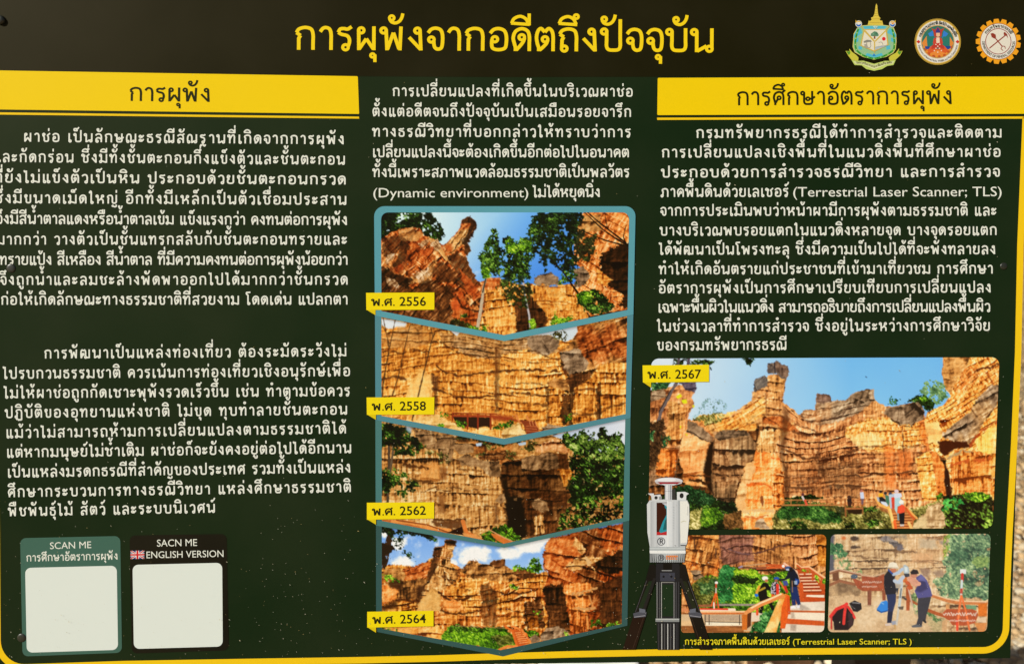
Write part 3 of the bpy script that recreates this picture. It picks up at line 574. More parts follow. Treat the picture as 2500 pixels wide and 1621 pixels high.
    p.fill([(1390, 840), (1470, 810), (1480, 920), (1400, 930)], cliff(ROCK_GOLD, 14, 8, seed=124, base=.5), rough=3)
    # greenery, boulder, stair
    p.fill([(160, 920), (640, 900), (720, 960), (700, 1020), (160, 1000)], cliff(ROCK_SUN, 22, 14, seed=125, base=.55, patch=ROCK_ROSE), rough=4)
    p.fill([(680, 980), (760, 890), (900, 930), (1100, 920), (1220, 930), (1280, 990), (1290, 1060), (1170, 1120), (680, 1030)], leaves(LEAF_LIT, 4.5, 61, .5, k=.8), rough=6)
    p.fill([(760, 890), (900, 910), (1180, 920), (1190, 960), (900, 950), (740, 960)], leaves(LEAF_DARK, 4, 62, .5), rough=6, a=.8, keep=gaps(4, .4, 5))
    p.fill([(1100, 1000), (1250, 960), (1270, 1050), (1150, 1080)], leaves(LEAF_OLIVE, 4, 63, .45), rough=6, a=.8)
    p.fill([(1360, 940), (1480, 950), (1500, 990), (1400, 1000)], leaves(LEAF_LIT, 4, 64, .4), rough=6)
    p.fill([(1490, 980), (1540, 930), (1640, 905), (1720, 950), (1740, 990), (1560, 1040), (1490, 1030)], cliff(ROCK_GREY, 26, 12, seed=126, base=.5, k=1.3, patch=ROCK_RED, pamt=.3), rough=2)
    p.fill([(1400, 1010), (1450, 980), (1490, 1000), (1490, 1040), (1410, 1050)], cliff(ROCK_GREY, 26, 14, seed=127, base=.7), rough=2)
    for q in ([(1900, 860), (1980, 860), (2010, 900), (1920, 930)], [(2080, 890), (2190, 870), (2190, 910), (1990, 940)], [(1690, 960), (1740, 970), (1720, 1000)], [(190, 480), (300, 500), (320, 540), (220, 540)], [(180, 920), (300, 940), (290, 970), (180, 960)], [(1240, 570), (1310, 570), (1300, 600), (1250, 610)], [(1430, 780), (1490, 790), (1500, 840), (1450, 820)], [(1400, 410), (1420, 350), (1480, 345), (1510, 420), (1450, 470)], [(1270, 420), (1330, 400), (1340, 440), (1280, 445)], [(1340, 440), (1420, 420), (1530, 430), (1470, 475)]):
        p.fill(q, leaves(LEAF_LIT, 3.6, 65, .48), rough=7, rsc=8, keep=gaps(3.6, .36, 6))
    ora = (222, 112, 46)
    p.fill([(1260, 930), (1330, 950), (1400, 1050), (1300, 1090), (1280, 1000)], (206, 96, 40))
    for k in range(6): p.line([(1285 + 7 * k, 965 + 17 * k), (1350 + 9 * k, 960 + 16 * k)], 2, (244, 170, 104))
    p.line([(1195, 905), (1260, 950), (1300, 1080)], 5, ora); p.line([(1260, 910), (1340, 940), (1410, 1040)], 5, (236, 140, 70)); p.line([(1150, 1105), (1220, 1075), (1300, 1080)], 6, (232, 136, 66))
    p.line([(1330, 930), (1340, 980)], 3, ora); p.line([(1375, 970), (1385, 1030)], 3, ora)
    p.line([(790, 905), (1200, 925)], 2, (190, 132, 96), a=.7)
    # dark tree, upper left
    p.line([(250, 120), (230, 240), (190, 420)], 16, (62, 40, 24), w2=20, rough=3)
    p.fill([(170, 220), (270, 240), (285, 270), (240, 310), (200, 320), (235, 370), (190, 400), (160, 330)], (44, 30, 18), rough=5)
    p.fill([(170, 80), (420, 120), (560, 130), (640, 190), (600, 200), (520, 170), (420, 150), (320, 140), (250, 170), (180, 130)], leaves(LEAF_DEEP, 4, 66, .5), rough=6, rsc=8, keep=gaps(3.6, .36, 7))
    p.fill([(270, 160), (350, 150), (350, 220), (380, 290), (450, 340), (340, 310), (280, 230)], leaves(LEAF_DARK, 3.6, 67, .45), rough=9, rsc=8, keep=gaps(3.6, .52, 8))
    p.fill([(590, 170), (640, 180), (640, 205), (600, 205)], leaves(LEAF_LIT, 3, 68, .4), rough=4, keep=gaps(3, .4, 9))
    return finish(p)

# ---- the large picture of 2567
def paint_e():
    p = Pic(1578, 868, 2443, 1296, step=1.25)
    full = (slice(None), slice(None)); one = np.ones(p.X.shape, np.float32)
    def sky(X, Y):
        u = np.clip((X - 1620) / 560, 0, 1); v = np.clip((Y - 875) / 140, 0, 1)
        c = lerp3((206, 220, 240), (112, 180, 255), np.clip(u * 1.25 - .02, 0, 1))
        c = c * (1 - .22 * v[..., None]) + np.array((178, 214, 255)) * .22 * v[..., None]
        return (c + 5 * (fbm(X, Y, 90, 3, 4)[..., None] - .5)) / 255.
    p.put(full, one, sky)
    p.frame(1540, 860, 2.479)
    def wv(X, Y): return -30 * np.exp(-((X - 2000) / 95.) ** 2) * sstep(1230, 1060, Y) + 5 * np.sin(X / 45.)
    p.fill([(640, 420), (900, 380), (900, 620), (640, 620)], cliff(ROCK_TAN, 14, 9, seed=129, base=.5), rough=3)
    p.fill([(100, 420), (480, 500), (900, 420), (1800, 420), (1880, 560), (2300, 560), (2300, 1100), (60, 1100)], cliff(ROCK_DARK, 18, 9, seed=130, base=.58), rough=3)
    # distant hedge and back slope, left
    p.fill([(370, 400), (460, 270), (540, 290), (580, 320), (540, 390), (480, 430)], leaves([(0, (96, 120, 110)), (.5, (140, 176, 186)), (1, (186, 216, 226))], 3.5, 71, .5), rough=6, rsc=8, keep=gaps(3, .5, 4))
    p.fill([(350, 420), (420, 380), (560, 370), (640, 350), (740, 290), (760, 470), (500, 520), (340, 470)], cliff(ROCK_SUN, 12, 10, tilt=-.3, seed=131, base=.42, patch=ROCK_TAN, pamt=.8), rough=3)
    p.fill([(370, 400), (470, 375), (570, 375), (540, 420), (460, 440), (380, 430)], leaves(LEAF_OLIVE, 4, 72, .52), rough=5, keep=gaps(4, .3, 4))
    # main wall
    p.fill([(900, 330), (940, 310), (1025, 382), (1050, 350), (1115, 345), (1125, 250), (1200, 258), (1212, 295), (1300, 290), (1330, 262), (1375, 232), (1468, 222), (1475, 290), (1550, 330), (1640, 320), (1745, 290), (1780, 400), (1820, 600), (1900, 950), (900, 960), (860, 600)],
           cliff(ROCK_ROSE, 15, 6.5, warp=wv, seed=132, base=.52, k=1.15, patch=ROCK_TAN, ledge=1.25, flamp=.85), rough=2)
    # weathered grey-brown crest
    p.fill([(1025, 382), (1050, 350), (1115, 345), (1122, 252), (1160, 248), (1205, 262), (1212, 295), (1300, 290), (1330, 262), (1375, 232), (1468, 222), (1475, 290), (1420, 330), (1360, 380), (1250, 420), (1130, 440), (1060, 420)], cliff(ROCK_GREY, 10, 12, warp=wv, seed=133, base=.56, k=1.4, patch=ROCK_ROSE, pamt=.8), rough=3)
    p.fill([(1330, 300), (1345, 262), (1380, 236), (1440, 230), (1440, 285), (1370, 330)], cliff(ROCK_GREY, 20, 9, tilt=.4, seed=134, base=.42), rough=3)
    p.fill([(1122, 252), (1160, 248), (1205, 262), (1210, 300), (1160, 310), (1118, 300)], cliff([(0, (60, 42, 36)), (.5, (142, 108, 88)), (1, (196, 164, 140))], 14, 9, seed=135, base=.45), rough=2)
    p.line([(1030, 385), (1080, 420), (1250, 400), (1330, 330)], 5, (90, 60, 44), soft=4, rough=2, a=.7)
    # sunlit band of the wall, right of centre
    p.fill([(1300, 460), (1420, 400), (1560, 400), (1780, 430), (1790, 560), (1600, 600), (1420, 590), (1290, 500)], cliff(ROCK_SUN, 7, 6, warp=wv, seed=136, base=.50, k=1.4, patch=ROCK_ORANGE), rough=7, a=.9)
    p.fill([(1330, 500), (1480, 490), (1530, 540), (1440, 590), (1350, 560)], cliff([(0, (190, 140, 70)), (.5, (244, 206, 132)), (1, (255, 240, 186))], 10, 5, seed=137, base=.55), rough=6, a=.8)
    for q in ([(1530, 560), (1590, 580), (1600, 830), (1540, 800)], [(1730, 380), (1775, 370), (1810, 590), (1770, 600)], [(1620, 600), (1700, 600), (1690, 760), (1620, 750)]):
        p.fill(q, (232, 116, 44), soft=10, rough=9, rsc=16, a=.55)
    # boulders along the crest, right
    p.fill([(1540, 340), (1640, 320), (1680, 320), (1690, 430), (1640, 440), (1590, 410), (1530, 370)], cliff(ROCK_GREY, 40, 14, seed=138, base=.52, k=1.2), rough=2)
    p.fill([(1650, 330), (1740, 290), (1775, 350), (1770, 400), (1690, 440), (1655, 380)], cliff(ROCK_GREY, 30, 8, tilt=.9, seed=139, base=.44, k=1.4), rough=2)
    p.line([(1570, 400), (1640, 445), (1700, 450), (1730, 410)], 4, (60, 36, 22), soft=3, rough=2, a=.85)
    # deep grooves
    for g, w, a in (([(900, 570), (960, 600), (1050, 640), (1180, 640), (1280, 610), (1370, 590)], 6, .85), ([(920, 760), (1050, 790), (1140, 790), (1300, 770), (1480, 740), (1700, 720)], 5, .75), ([(1130, 600), (1330, 640), (1560, 640)], 3, .5), ([(940, 470), (1080, 510), (1260, 510)], 4, .6), ([(1370, 580), (1560, 560), (1780, 570)], 4, .6), ([(1300, 690), (1540, 690), (1720, 680)], 3, .55), ([(940, 830), (1180, 820), (1500, 800)], 4, .55), ([(930, 380), (1010, 440), (1130, 480)], 5, .7)):
        p.line(g, w, (82, 46, 26), soft=4, a=a, rough=2.5)
    p.line([(1140, 430), (1135, 600), (1130, 780)], 4, (92, 54, 34), soft=6, a=.6, rough=3); p.line([(1330, 600), (1325, 780), (1320, 860)], 3, (92, 54, 34), soft=4, a=.5, rough=3)
    p.line([(1640, 440), (1645, 500), (1655, 700)], 3, (82, 46, 26), soft=3, a=.6, rough=2)
    # lower wall a little darker
    p.fill([(930, 660), (1400, 650), (1380, 880), (930, 880)], cliff(ROCK_ROSE, 18, 7, warp=wv, seed=140, base=.36, k=1.1, patch=ROCK_BROWN), rough=12, rsc=18, a=.7)
    # left wing: brown, shaded
    p.fill([(500, 480), (700, 470), (760, 560), (740, 640), (640, 800), (620, 960), (490, 880), (480, 700)], cliff(ROCK_BROWN, 30, 9, seed=141, base=.46, patch=ROCK_ROSE, pamt=.4, flamp=1.2), rough=3)
    p.fill([(500, 520), (530, 480), (600, 465), (700, 470), (720, 500), (640, 510), (560, 530)], cliff(ROCK_GREY, 16, 12, seed=142, base=.32), rough=3)
    p.line([(490, 670), (560, 690), (690, 690)], 8, (44, 26, 14), soft=4, rough=2); p.line([(490, 730), (560, 745), (680, 740)], 6, (60, 36, 20), soft=4, rough=2)
    p.fill([(330, 400), (420, 420), (500, 500), (490, 760), (480, 820), (330, 800), (280, 600)], cliff(ROCK_ROSE, 40, 12, seed=143, base=.48, k=.8, patch=ROCK_ORANGE), rough=3)
    p.fill([(340, 410), (400, 430), (500, 510), (490, 545), (420, 520), (340, 480)], cliff(ROCK_GREY, 24, 14, tilt=.5, seed=144, base=.45, patch=ROCK_RED, pamt=.5), rough=3)
    p.fill([(470, 560), (505, 530), (490, 690), (490, 800), (500, 860), (450, 800), (440, 700)], (36, 20, 10), soft=6, rough=4)
    p.line([(340, 740), (420, 750), (480, 750)], 5, (70, 38, 18), soft=4, rough=2); p.line([(360, 770), (480, 790)], 6, (60, 32, 14), soft=4, rough=3)
    # big leaning pillar
    p.fill([(732, 300), (730, 240), (765, 205), (815, 190), (826, 140), (865, 130), (950, 130), (930, 190), (925, 250), (920, 300), (945, 320), (1020, 390), (960, 470), (900, 560), (900, 500), (870, 600), (780, 600), (760, 580), (770, 500), (780, 420), (680, 440), (560, 420), (640, 350)],
           cliff(ROCK_TAN, 16, 9, tilt=.1, seed=145, base=.62, k=1.2, patch=ROCK_ROSE, ledge=.8), rough=2)
    p.fill([(560, 420), (700, 330), (800, 260), (830, 300), (800, 390), (700, 430), (600, 470)], cliff(ROCK_SUN, 10, 10, tilt=-.5, seed=146, base=.46, k=1.4), rough=4, a=.8)
    p.fill([(800, 390), (920, 380), (1010, 470), (930, 480), (880, 440), (800, 430)], cliff(ROCK_RED, 12, 10, tilt=.5, seed=147, base=.55), rough=4, a=.8)
    p.fill([(920, 320), (1020, 390), (1060, 450), (960, 420), (910, 380)], cliff(ROCK_ROSE, 9, 10, tilt=.6, seed=148, base=.48), rough=3)
    p.line([(800, 380), (860, 375), (920, 390)], 4, (110, 64, 36), soft=4, rough=2, a=.8); p.line([(815, 250), (820, 380)], 3, (150, 100, 60), soft=3, a=.7)
    p.fill([(740, 250), (745, 170), (775, 148), (810, 140), (830, 165), (825, 205), (780, 225)], cliff([(0, (34, 30, 30)), (.5, (88, 80, 76)), (1, (150, 138, 124))], 18, 8, tilt=.9, seed=149, base=.44), rough=2)
    p.fill([(825, 110), (828, 68), (868, 62), (880, 55), (945, 85), (955, 110), (935, 165), (905, 150), (880, 130), (830, 128)], cliff([(0, (38, 30, 28)), (.5, (98, 84, 76)), (1, (158, 138, 118))], 18, 9, tilt=.6, seed=150, base=.46), rough=2)
    p.fill([(866, 62), (880, 56), (945, 85), (955, 110), (938, 160), (908, 140), (885, 110)], cliff([(0, (54, 36, 28)), (.5, (112, 86, 70)), (1, (166, 134, 108))], 18, 9, seed=151, base=.48), rough=2)
    p.line([(868, 64), (872, 125)], 2.5, (44, 36, 40), soft=2)
    # foot of the pillar, bright orange
    foot = [(760, 590), (830, 590), (900, 640), (925, 700), (920, 800), (925, 950), (880, 960), (860, 1070), (680, 1075), (660, 980), (615, 955), (660, 790), (690, 680), (740, 650)]
    p.fill(foot, cliff([(0, (150, 62, 14)), (.25, (222, 110, 38)), (.5, (250, 156, 74)), (.75, (254, 198, 126)), (1, (255, 232, 184))], 34, 9, seed=152, base=.66, k=1.3, ledge=.5, flamp=.7, gully=.2), rough=3)
    p.fill([(740, 650), (690, 690), (660, 790), (615, 955), (690, 960), (700, 820), (760, 700)], cliff([(0, (170, 112, 56)), (.5, (228, 176, 112)), (1, (248, 220, 164))], 40, 14, seed=153, base=.5, k=.8), rough=3)
    p.fill([(925, 330), (960, 360), (950, 470), (925, 640), (960, 760), (955, 900), (925, 940), (918, 700), (900, 620), (905, 480)], (66, 34, 16), soft=9, rough=4, a=.6)
    p.fill([(850, 700), (925, 720), (925, 950), (860, 940)], cliff(ROCK_ORANGE, 16, 7, seed=154, base=.36, k=1.4), rough=4)
    p.fill([(780, 480), (860, 460), (870, 600), (770, 600)], cliff(ROCK_TAN, 30, 6, seed=155, base=.62, k=1.4), rough=4)
    for g, w, c in (([(700, 800), (800, 790), (850, 820)], 6, (220, 104, 40)), ([(760, 730), (860, 720), (920, 740)], 5, (246, 196, 130)), ([(680, 970), (760, 950), (860, 960)], 9, (216, 180, 124)), ([(690, 995), (760, 1000), (830, 985)], 5, (200, 104, 46)), ([(690, 780), (800, 770)], 6, (240, 196, 136)), ([(790, 880), (795, 920)], 7, (120, 60, 30)), ([(850, 640), (900, 650)], 5, (214, 92, 36))):
        p.line(g, w, c, soft=4, rough=2, a=.85)
    p.fill([(740, 1060), (760, 1010), (800, 1000), (840, 1070)], cliff(ROCK_GREY, 20, 12, seed=156, base=.8), rough=2)
    # far left: shaded pillar, tree
    p.fill([(100, 230), (250, 200), (380, 180), (395, 215), (370, 270), (385, 300), (355, 370), (300, 560), (270, 760), (100, 820)], cliff(ROCK_ROSE, 22, 9, seed=157, base=.40, patch=ROCK_GREY, pamt=.8), rough=3)
    p.fill([(290, 180), (390, 180), (400, 215), (385, 240), (330, 225)], cliff([(0, (44, 38, 52)), (.5, (90, 78, 96)), (1, (130, 116, 124))], 16, 10, seed=158, base=.45), rough=2)
    p.fill([(230, 290), (350, 330), (330, 400), (300, 560), (210, 560)], cliff(ROCK_TAN, 40, 8, seed=159, base=.52, patch=ROCK_ORANGE), rough=4)
    p.fill([(160, 580), (290, 590), (260, 760), (150, 740)], cliff(ROCK_ORANGE, 30, 8, seed=160, base=.45), rough=4)
    p.fill([(120, 180), (240, 180), (230, 215), (130, 235)], leaves(LEAF_TEAL, 4, 73, .45), rough=5)
    p.fill([(120, 240), (200, 220), (215, 270), (120, 300)], cliff(ROCK_GREY, 14, 12, seed=161, base=.5), rough=3)
    p.line([(290, 160), (250, 230), (180, 360), (150, 500)], 7, (104, 92, 92), w2=9, rough=1.5); p.line([(240, 230), (170, 360)], 3, (60, 52, 50))
    p.fill([(110, 430), (200, 400), (210, 520), (180, 600), (140, 700), (105, 720)], leaves([(0, (30, 18, 10)), (.5, (84, 56, 32)), (1, (140, 104, 62))], 4, 74, .45), rough=6)
    p.fill([(115, 475), (140, 480), (135, 540), (112, 530)], leaves(LEAF_TEAL, 3.5, 75, .5), rough=4); p.fill([(185, 510), (240, 510), (230, 560), (190, 580)], leaves(LEAF_TEAL, 3.5, 75, .4), rough=4, keep=gaps(3, .4, 3))
    for q in ([(272, 268), (300, 250), (312, 265), (285, 282)], [(305, 288), (335, 282), (342, 308), (315, 308)], [(370, 318), (386, 322), (380, 336)], [(325, 495), (340, 490), (342, 505)], [(295, 440), (306, 445), (298, 460)]):
        p.fill(q, (214, 216, 34), soft=2, rough=2, rsc=5)
    p.fill([(250, 30), (330, 40), (470, 50), (515, 60), (490, 78), (260, 78)], leaves(LEAF_DARK, 3.6, 76, .5), rough=5, rsc=8, keep=gaps(3.4, .40, 4))
    p.line([(290, 36), (285, 80)], 6, (88, 76, 84)); p.line([(350, 36), (345, 80)], 7, (80, 70, 82))
    p.fill([(675, 34), (745, 34), (750, 45), (720, 80), (695, 75)], leaves(LEAF_DARK, 3.2, 77, .42), rough=5, rsc=7, keep=gaps(3.2, .34, 5))
    p.line([(480, 92), (486, 105)], 3, (30, 40, 30)); p.line([(1420, 147), (1426, 151)], 2.2, (60, 90, 110), soft=2)
    # right: sunlit overhang
    ov = [(1890, 20), (1880, 130), (1895, 200), (1930, 270), (1890, 320), (1790, 360), (1780, 440), (1810, 590), (1900, 640), (1930, 800), (2000, 900), (2240, 900), (2240, 20)]
    p.fill(ov, cliff(ROCK_SUN, 9, 7, tilt=-.5, seed=162, base=.52, k=1.6, patch=ROCK_ORANGE, pamt=.4), rough=2)
    p.fill([(1900, 20), (2060, 20), (2030, 90), (1960, 190), (1935, 260), (1895, 200), (1880, 120)], cliff(ROCK_TAN, 40, 14, seed=163, base=.56, k=.9), rough=3)
    p.fill([(2010, 100), (2110, 90), (2090, 180), (1990, 250), (1960, 230)], cliff(ROCK_ORANGE, 8, 6, tilt=-.7, seed=164, base=.42, k=1.8), rough=5, a=.7)
    p.line([(2240, 70), (2130, 100), (2080, 120)], 6, (96, 48, 22), soft=4, rough=3); p.line([(2150, 120), (2190, 190)], 6, (170, 88, 36), soft=4, rough=2)
    p.fill([(2130, 240), (2200, 190), (2240, 200), (2220, 300), (2150, 400), (2060, 560), (1990, 560), (1900, 520), (1870, 500), (1960, 430), (2040, 370)], cliff(ROCK_GREY, 22, 12, tilt=-.5, seed=165, base=.56, k=1.2, patch=ROCK_TAN), rough=4)
    p.fill([(1855, 410), (1925, 390), (1910, 440), (1880, 450)], cliff(ROCK_RED, 12, 9, seed=166, base=.5), rough=3)
    p.fill([(1780, 420), (1860, 420), (1880, 500), (1860, 560), (1800, 540)], cliff([(0, (190, 124, 60)), (.5, (248, 196, 116)), (1, (255, 226, 160))], 60, 18, seed=167, base=.55, k=.6), rough=4)
    p.fill([(1860, 540), (1930, 530), (2030, 545), (2060, 570), (1960, 580), (1900, 630), (1870, 600)], (70, 30, 12), soft=4, rough=5)
    p.line([(2060, 560), (2120, 470), (2210, 430)], 9, (170, 70, 28), soft=5, rough=4, a=.85); p.line([(2150, 400), (2220, 300)], 5, (90, 52, 28), soft=4, rough=3)
    p.fill([(2080, 540), (2190, 430), (2220, 450), (2200, 600), (2120, 640)], cliff([(0, (200, 120, 40)), (.5, (248, 196, 90)), (1, (255, 232, 150))], 40, 5, seed=168, base=.6), rough=4)
    p.fill([(1720, 640), (1800, 600), (1830, 620), (1860, 900), (1760, 900), (1740, 760)], cliff(ROCK_SUN, 11, 8, seed=169, base=.52, k=1.5), rough=3)
    p.fill([(1815, 600), (1850, 605), (1900, 700), (1910, 880), (1860, 900), (1840, 760)], cliff(ROCK_ORANGE, 30, 12, seed=170, base=.34), rough=3)
    p.fill([(1900, 690), (1925, 720), (1935, 860), (1915, 900), (1895, 780)], (52, 24, 12), soft=4, rough=3)
    p.fill([(1930, 680), (1960, 590), (2100, 600), (2190, 620), (2190, 850), (1940, 860)], cliff(ROCK_ORANGE, 40, 7, seed=171, base=.46, k=1.3, patch=ROCK_SUN), rough=3)
    p.line([(1930, 680), (2040, 660), (2170, 640)], 8, (196, 92, 40), soft=5, rough=3); p.line([(1920, 640), (1990, 600), (2060, 600)], 9, (180, 150, 104), soft=5, rough=3)
    p.fill([(2190, 440), (2222, 430), (2210, 760), (2170, 760)], cliff(ROCK_SUN, 26, 6, seed=172, base=.6), rough=5, a=.8)
    # trees on the crest
    p.fill([(1750, 230), (1770, 185), (1830, 165), (1880, 180), (1910, 230), (1920, 280), (1880, 300), (1850, 330), (1800, 290)], leaves([(0, (50, 80, 50)), (.5, (100, 140, 90)), (1, (168, 196, 130))], 3.6, 78, .5), rough=6, rsc=8, keep=gaps(3.2, .44, 6))
    p.fill([(1660, 300), (1740, 260), (1800, 270), (1840, 310), (1830, 350), (1780, 360), (1740, 300)], leaves(LEAF_DARK, 4, 79, .45), rough=5, rsc=8)
    p.fill([(1740, 270), (1800, 265), (1820, 290), (1760, 300)], leaves(LEAF_LIT, 3.6, 80, .5), rough=4)
    p.fill([(1555, 310), (1570, 265), (1600, 285), (1625, 290), (1590, 325)], leaves(LEAF_TEAL, 3.4, 81, .45), rough=5, rsc=7, keep=gaps(3, .42, 7))
    # foreground greenery
    p.fill([(230, 850), (330, 830), (460, 850), (520, 890), (600, 920), (640, 960), (680, 1080), (100, 1080), (100, 900)], leaves(LEAF_DARK, 4.5, 82, .46), rough=6)
    p.fill([(240, 820), (340, 806), (450, 836), (520, 890), (470, 930), (330, 910)], leaves([(0, (8, 22, 10)), (.5, (26, 58, 28)), (1, (84, 132, 74))], 4, 83, .46), rough=7)
    p.fill([(540, 900), (630, 900), (650, 960), (560, 960)], leaves(LEAF_DEEP, 4, 84, .5), rough=6)
    p.fill([(340, 960), (430, 940), (440, 1040), (400, 1080), (340, 1080)], leaves(LEAF_OLIVE, 5, 85, .72), rough=6)
    p.fill([(420, 960), (520, 930), (560, 980), (470, 1060), (420, 1060)], leaves(LEAF_LIT, 4, 86, .5), rough=7, a=.8)
    p.fill([(560, 970), (660, 960), (680, 1070), (560, 1070)], leaves([(0, (40, 26, 12)), (.5, (110, 74, 36)), (1, (170, 120, 70))], 5, 87, .45), rough=6)
    p.fill([(850, 1080), (870, 960), (940, 900), (1100, 900), (1300, 930), (1500, 940), (1640, 960), (1720, 940), (1880, 880), (1900, 1080)], leaves(LEAF_OLIVE, 5, 88, .50), rough=6)
    p.fill([(870, 970), (950, 905), (1050, 900), (1160, 930), (1260, 970), (1280, 1020), (1180, 1040), (1040, 1000), (900, 1010)], leaves([(0, (10, 26, 10)), (.45, (34, 70, 28)), (.8, (76, 124, 50)), (1, (130, 176, 80))], 4, 89, .5), rough=5)
    p.fill([(930, 880), (1080, 860), (1160, 880), (1100, 900), (940, 900)], leaves(LEAF_DARK, 3.6, 90, .38), rough=4)
    for q in ([(1400, 1020), (1480, 1000), (1530, 1030), (1440, 1060)], [(1290, 1040), (1350, 1030), (1360, 1062), (1290, 1062)], [(1400, 940), (1480, 930), (1490, 960), (1420, 970)], [(950, 1020), (1050, 1020), (1060, 1062), (960, 1062)]):
        p.fill(q, leaves(LEAF_DARK, 4, 91, .52), rough=6, rsc=8, keep=gaps(4, .3, 5))
    p.frame(2010, 1080, 5.535)
    # rail, deck, boulder, stair (coordinates of the right lower quarter)
    wood = (176, 116, 66)
    p.fill([(320, 890), (520, 900), (510, 960), (330, 960)], (48, 30, 18), soft=3, rough=3); p.fill([(120, 860), (300, 870), (290, 950), (230, 960)], (50, 52, 28), rough=4, a=.8)
    for y0, w in ((770, 3), (838, 4)): p.line([(-560, y0 + 5), (290, y0)], w, wood)
    for x in (-440, -180, 90, 290): p.line([(x, 765), (x, 845)], 2.6, wood)
    p.line([(290, 765), (300, 990)], 4, (150, 92, 52)); p.line([(380, 800), (520, 810), (720, 800)], 3, wood); p.line([(300, 890), (520, 885)], 5, (170, 106, 60)); p.line([(530, 810), (530, 960)], 3, (150, 96, 56)); p.line([(640, 810), (640, 850)], 2.5, wood)
    p.fill([(700, 770), (760, 800), (880, 890), (880, 960), (780, 920)], (168, 92, 50), rough=3, a=.8)
    p.fill([(1220, 1090), (1290, 1000), (1370, 960), (1420, 850), (1560, 800), (1660, 900), (1690, 1090), (1560, 1160), (1200, 1160)], cliff([(0, (130, 96, 60)), (.5, (206, 170, 122)), (1, (242, 220, 180))], 14, 9, seed=173, base=.55, k=1.4), rough=3)
    p.fill([(1210, 1100), (1300, 1000), (1380, 990), (1400, 1160), (1200, 1160)], (224, 200, 148), soft=6, rough=4, a=.8)
    p.fill([(1440, 1010), (1500, 1030), (1490, 1080), (1430, 1060)], (150, 110, 70), rough=5, a=.7)
    p.fill([(880, 870), (1100, 850), (1230, 1000), (1200, 1160), (950, 1160), (930, 1010)], (184, 104, 52))
    for k in range(6): p.line([(930, 960 + 38 * k), (1190, 955 + 38 * k)], 2.6, (222, 150, 86), soft=2); p.line([(930, 978 + 38 * k), (1190, 973 + 38 * k)], 2, (120, 60, 30), soft=2)
    p.line([(710, 760), (760, 840), (880, 880), (920, 1000), (960, 1160)], 6, (240, 176, 92), w2=9); p.line([(1090, 860), (1170, 930), (1260, 1020)], 5, (238, 170, 90)); p.line([(1110, 880), (1180, 980), (1230, 1030)], 5, (200, 92, 44))
    p.line([(960, 1060), (975, 1160)], 7, (232, 104, 48)); p.line([(1150, 1080), (1190, 1160)], 7, (244, 190, 116)); p.line([(900, 900), (930, 1050)], 5, (246, 206, 130))
    # visitors
    dk = (30, 28, 34)
    p.ell(345, 735, 26, 24, (70, 44, 34)); p.fill([(315, 760), (380, 750), (380, 830), (330, 840)], (44, 30, 30)); p.fill([(330, 800), (390, 800), (370, 860), (330, 850)], (60, 36, 30))
    p.ell(512, 650, 18, 18, (180, 110, 100)); p.fill([(490, 670), (540, 665), (550, 750), (530, 780), (500, 760)], (196, 206, 232)); p.fill([(505, 755), (545, 755), (535, 830), (510, 835)], (112, 86, 96))
    p.ell(770, 660, 20, 18, (48, 36, 34)); p.ell(835, 680, 22, 20, (40, 40, 50)); p.fill([(740, 690), (800, 680), (810, 730), (750, 730)], (240, 176, 44)); p.fill([(720, 740), (790, 730), (830, 760), (850, 820), (790, 830), (740, 790)], (34, 32, 36)); p.fill([(770, 790), (840, 800), (880, 850), (850, 860), (780, 820)], (206, 216, 238))
    p.fill([(830, 700), (880, 720), (890, 800), (880, 860), (840, 790)], (70, 120, 96)); p.fill([(715, 730), (750, 740), (760, 800), (730, 790)], (200, 206, 220), a=.8)
    p.ell(900, 690, 24, 20, (60, 62, 84)); p.fill([(880, 700), (950, 690), (950, 760), (940, 900), (900, 880)], (176, 194, 214)); p.fill([(915, 740), (960, 730), (960, 880), (925, 900)], (206, 70, 52))
    p.ell(985, 655, 30, 24, (214, 196, 206)); p.fill([(950, 680), (1050, 680), (1060, 730), (990, 760), (950, 740)], (206, 214, 234)); p.fill([(960, 750), (1030, 740), (1080, 800), (1080, 840), (1000, 860), (990, 960), (960, 900)], (170, 206, 216)); p.ell(1050, 800, 32, 28, (236, 232, 228))
    p.fill([(1010, 860), (1060, 830), (1100, 860), (1095, 940), (1020, 970), (1000, 940)], (232, 84, 54)); p.fill([(1020, 960), (1095, 940), (1090, 1100), (1060, 1120), (1030, 1090)], (26, 24, 30)); p.line([(1005, 960), (1010, 1040)], 4, (120, 150, 156)); p.fill([(1030, 1100), (1090, 1100), (1085, 1125), (1035, 1128)], (210, 200, 196))
    p.frame(1580, 1080, 5.535)
    p.ell(2100, 700, 20, 22, (96, 50, 54)); p.line([(2095, 730), (2120, 780)], 5, (200, 190, 190)); p.line([(2130, 780), (2150, 830)], 6, (206, 86, 60))
    p.frame(2010, 1080, 5.535)
    p.fill([(1520, 720), (1600, 700), (1750, 730), (1850, 690), (2060, 670), (2200, 690), (2290, 780), (2310, 1160), (1640, 1160), (1660, 1030), (1600, 880), (1640, 790)], leaves([(0, (16, 14, 6)), (.3, (50, 46, 18)), (.5, (74, 104, 34)), (.72, (128, 170, 56)), (1, (206, 226, 110))], 7.5, 92, .40, k=1.45), rough=6, rsc=10)
    p.fill([(1600, 780), (1860, 740), (1900, 830), (1700, 930), (1620, 910)], leaves([(0, (20, 60, 24)), (.5, (46, 140, 60)), (1, (120, 216, 100))], 5.5, 93, .5), rough=6, keep=gaps(5, .36, 6))
    p.fill([(1850, 700), (2060, 670), (2240, 720), (2180, 800), (1950, 780)], leaves(LEAF_LIT, 5.2, 94, .62), rough=6, keep=gaps(5, .36, 7))
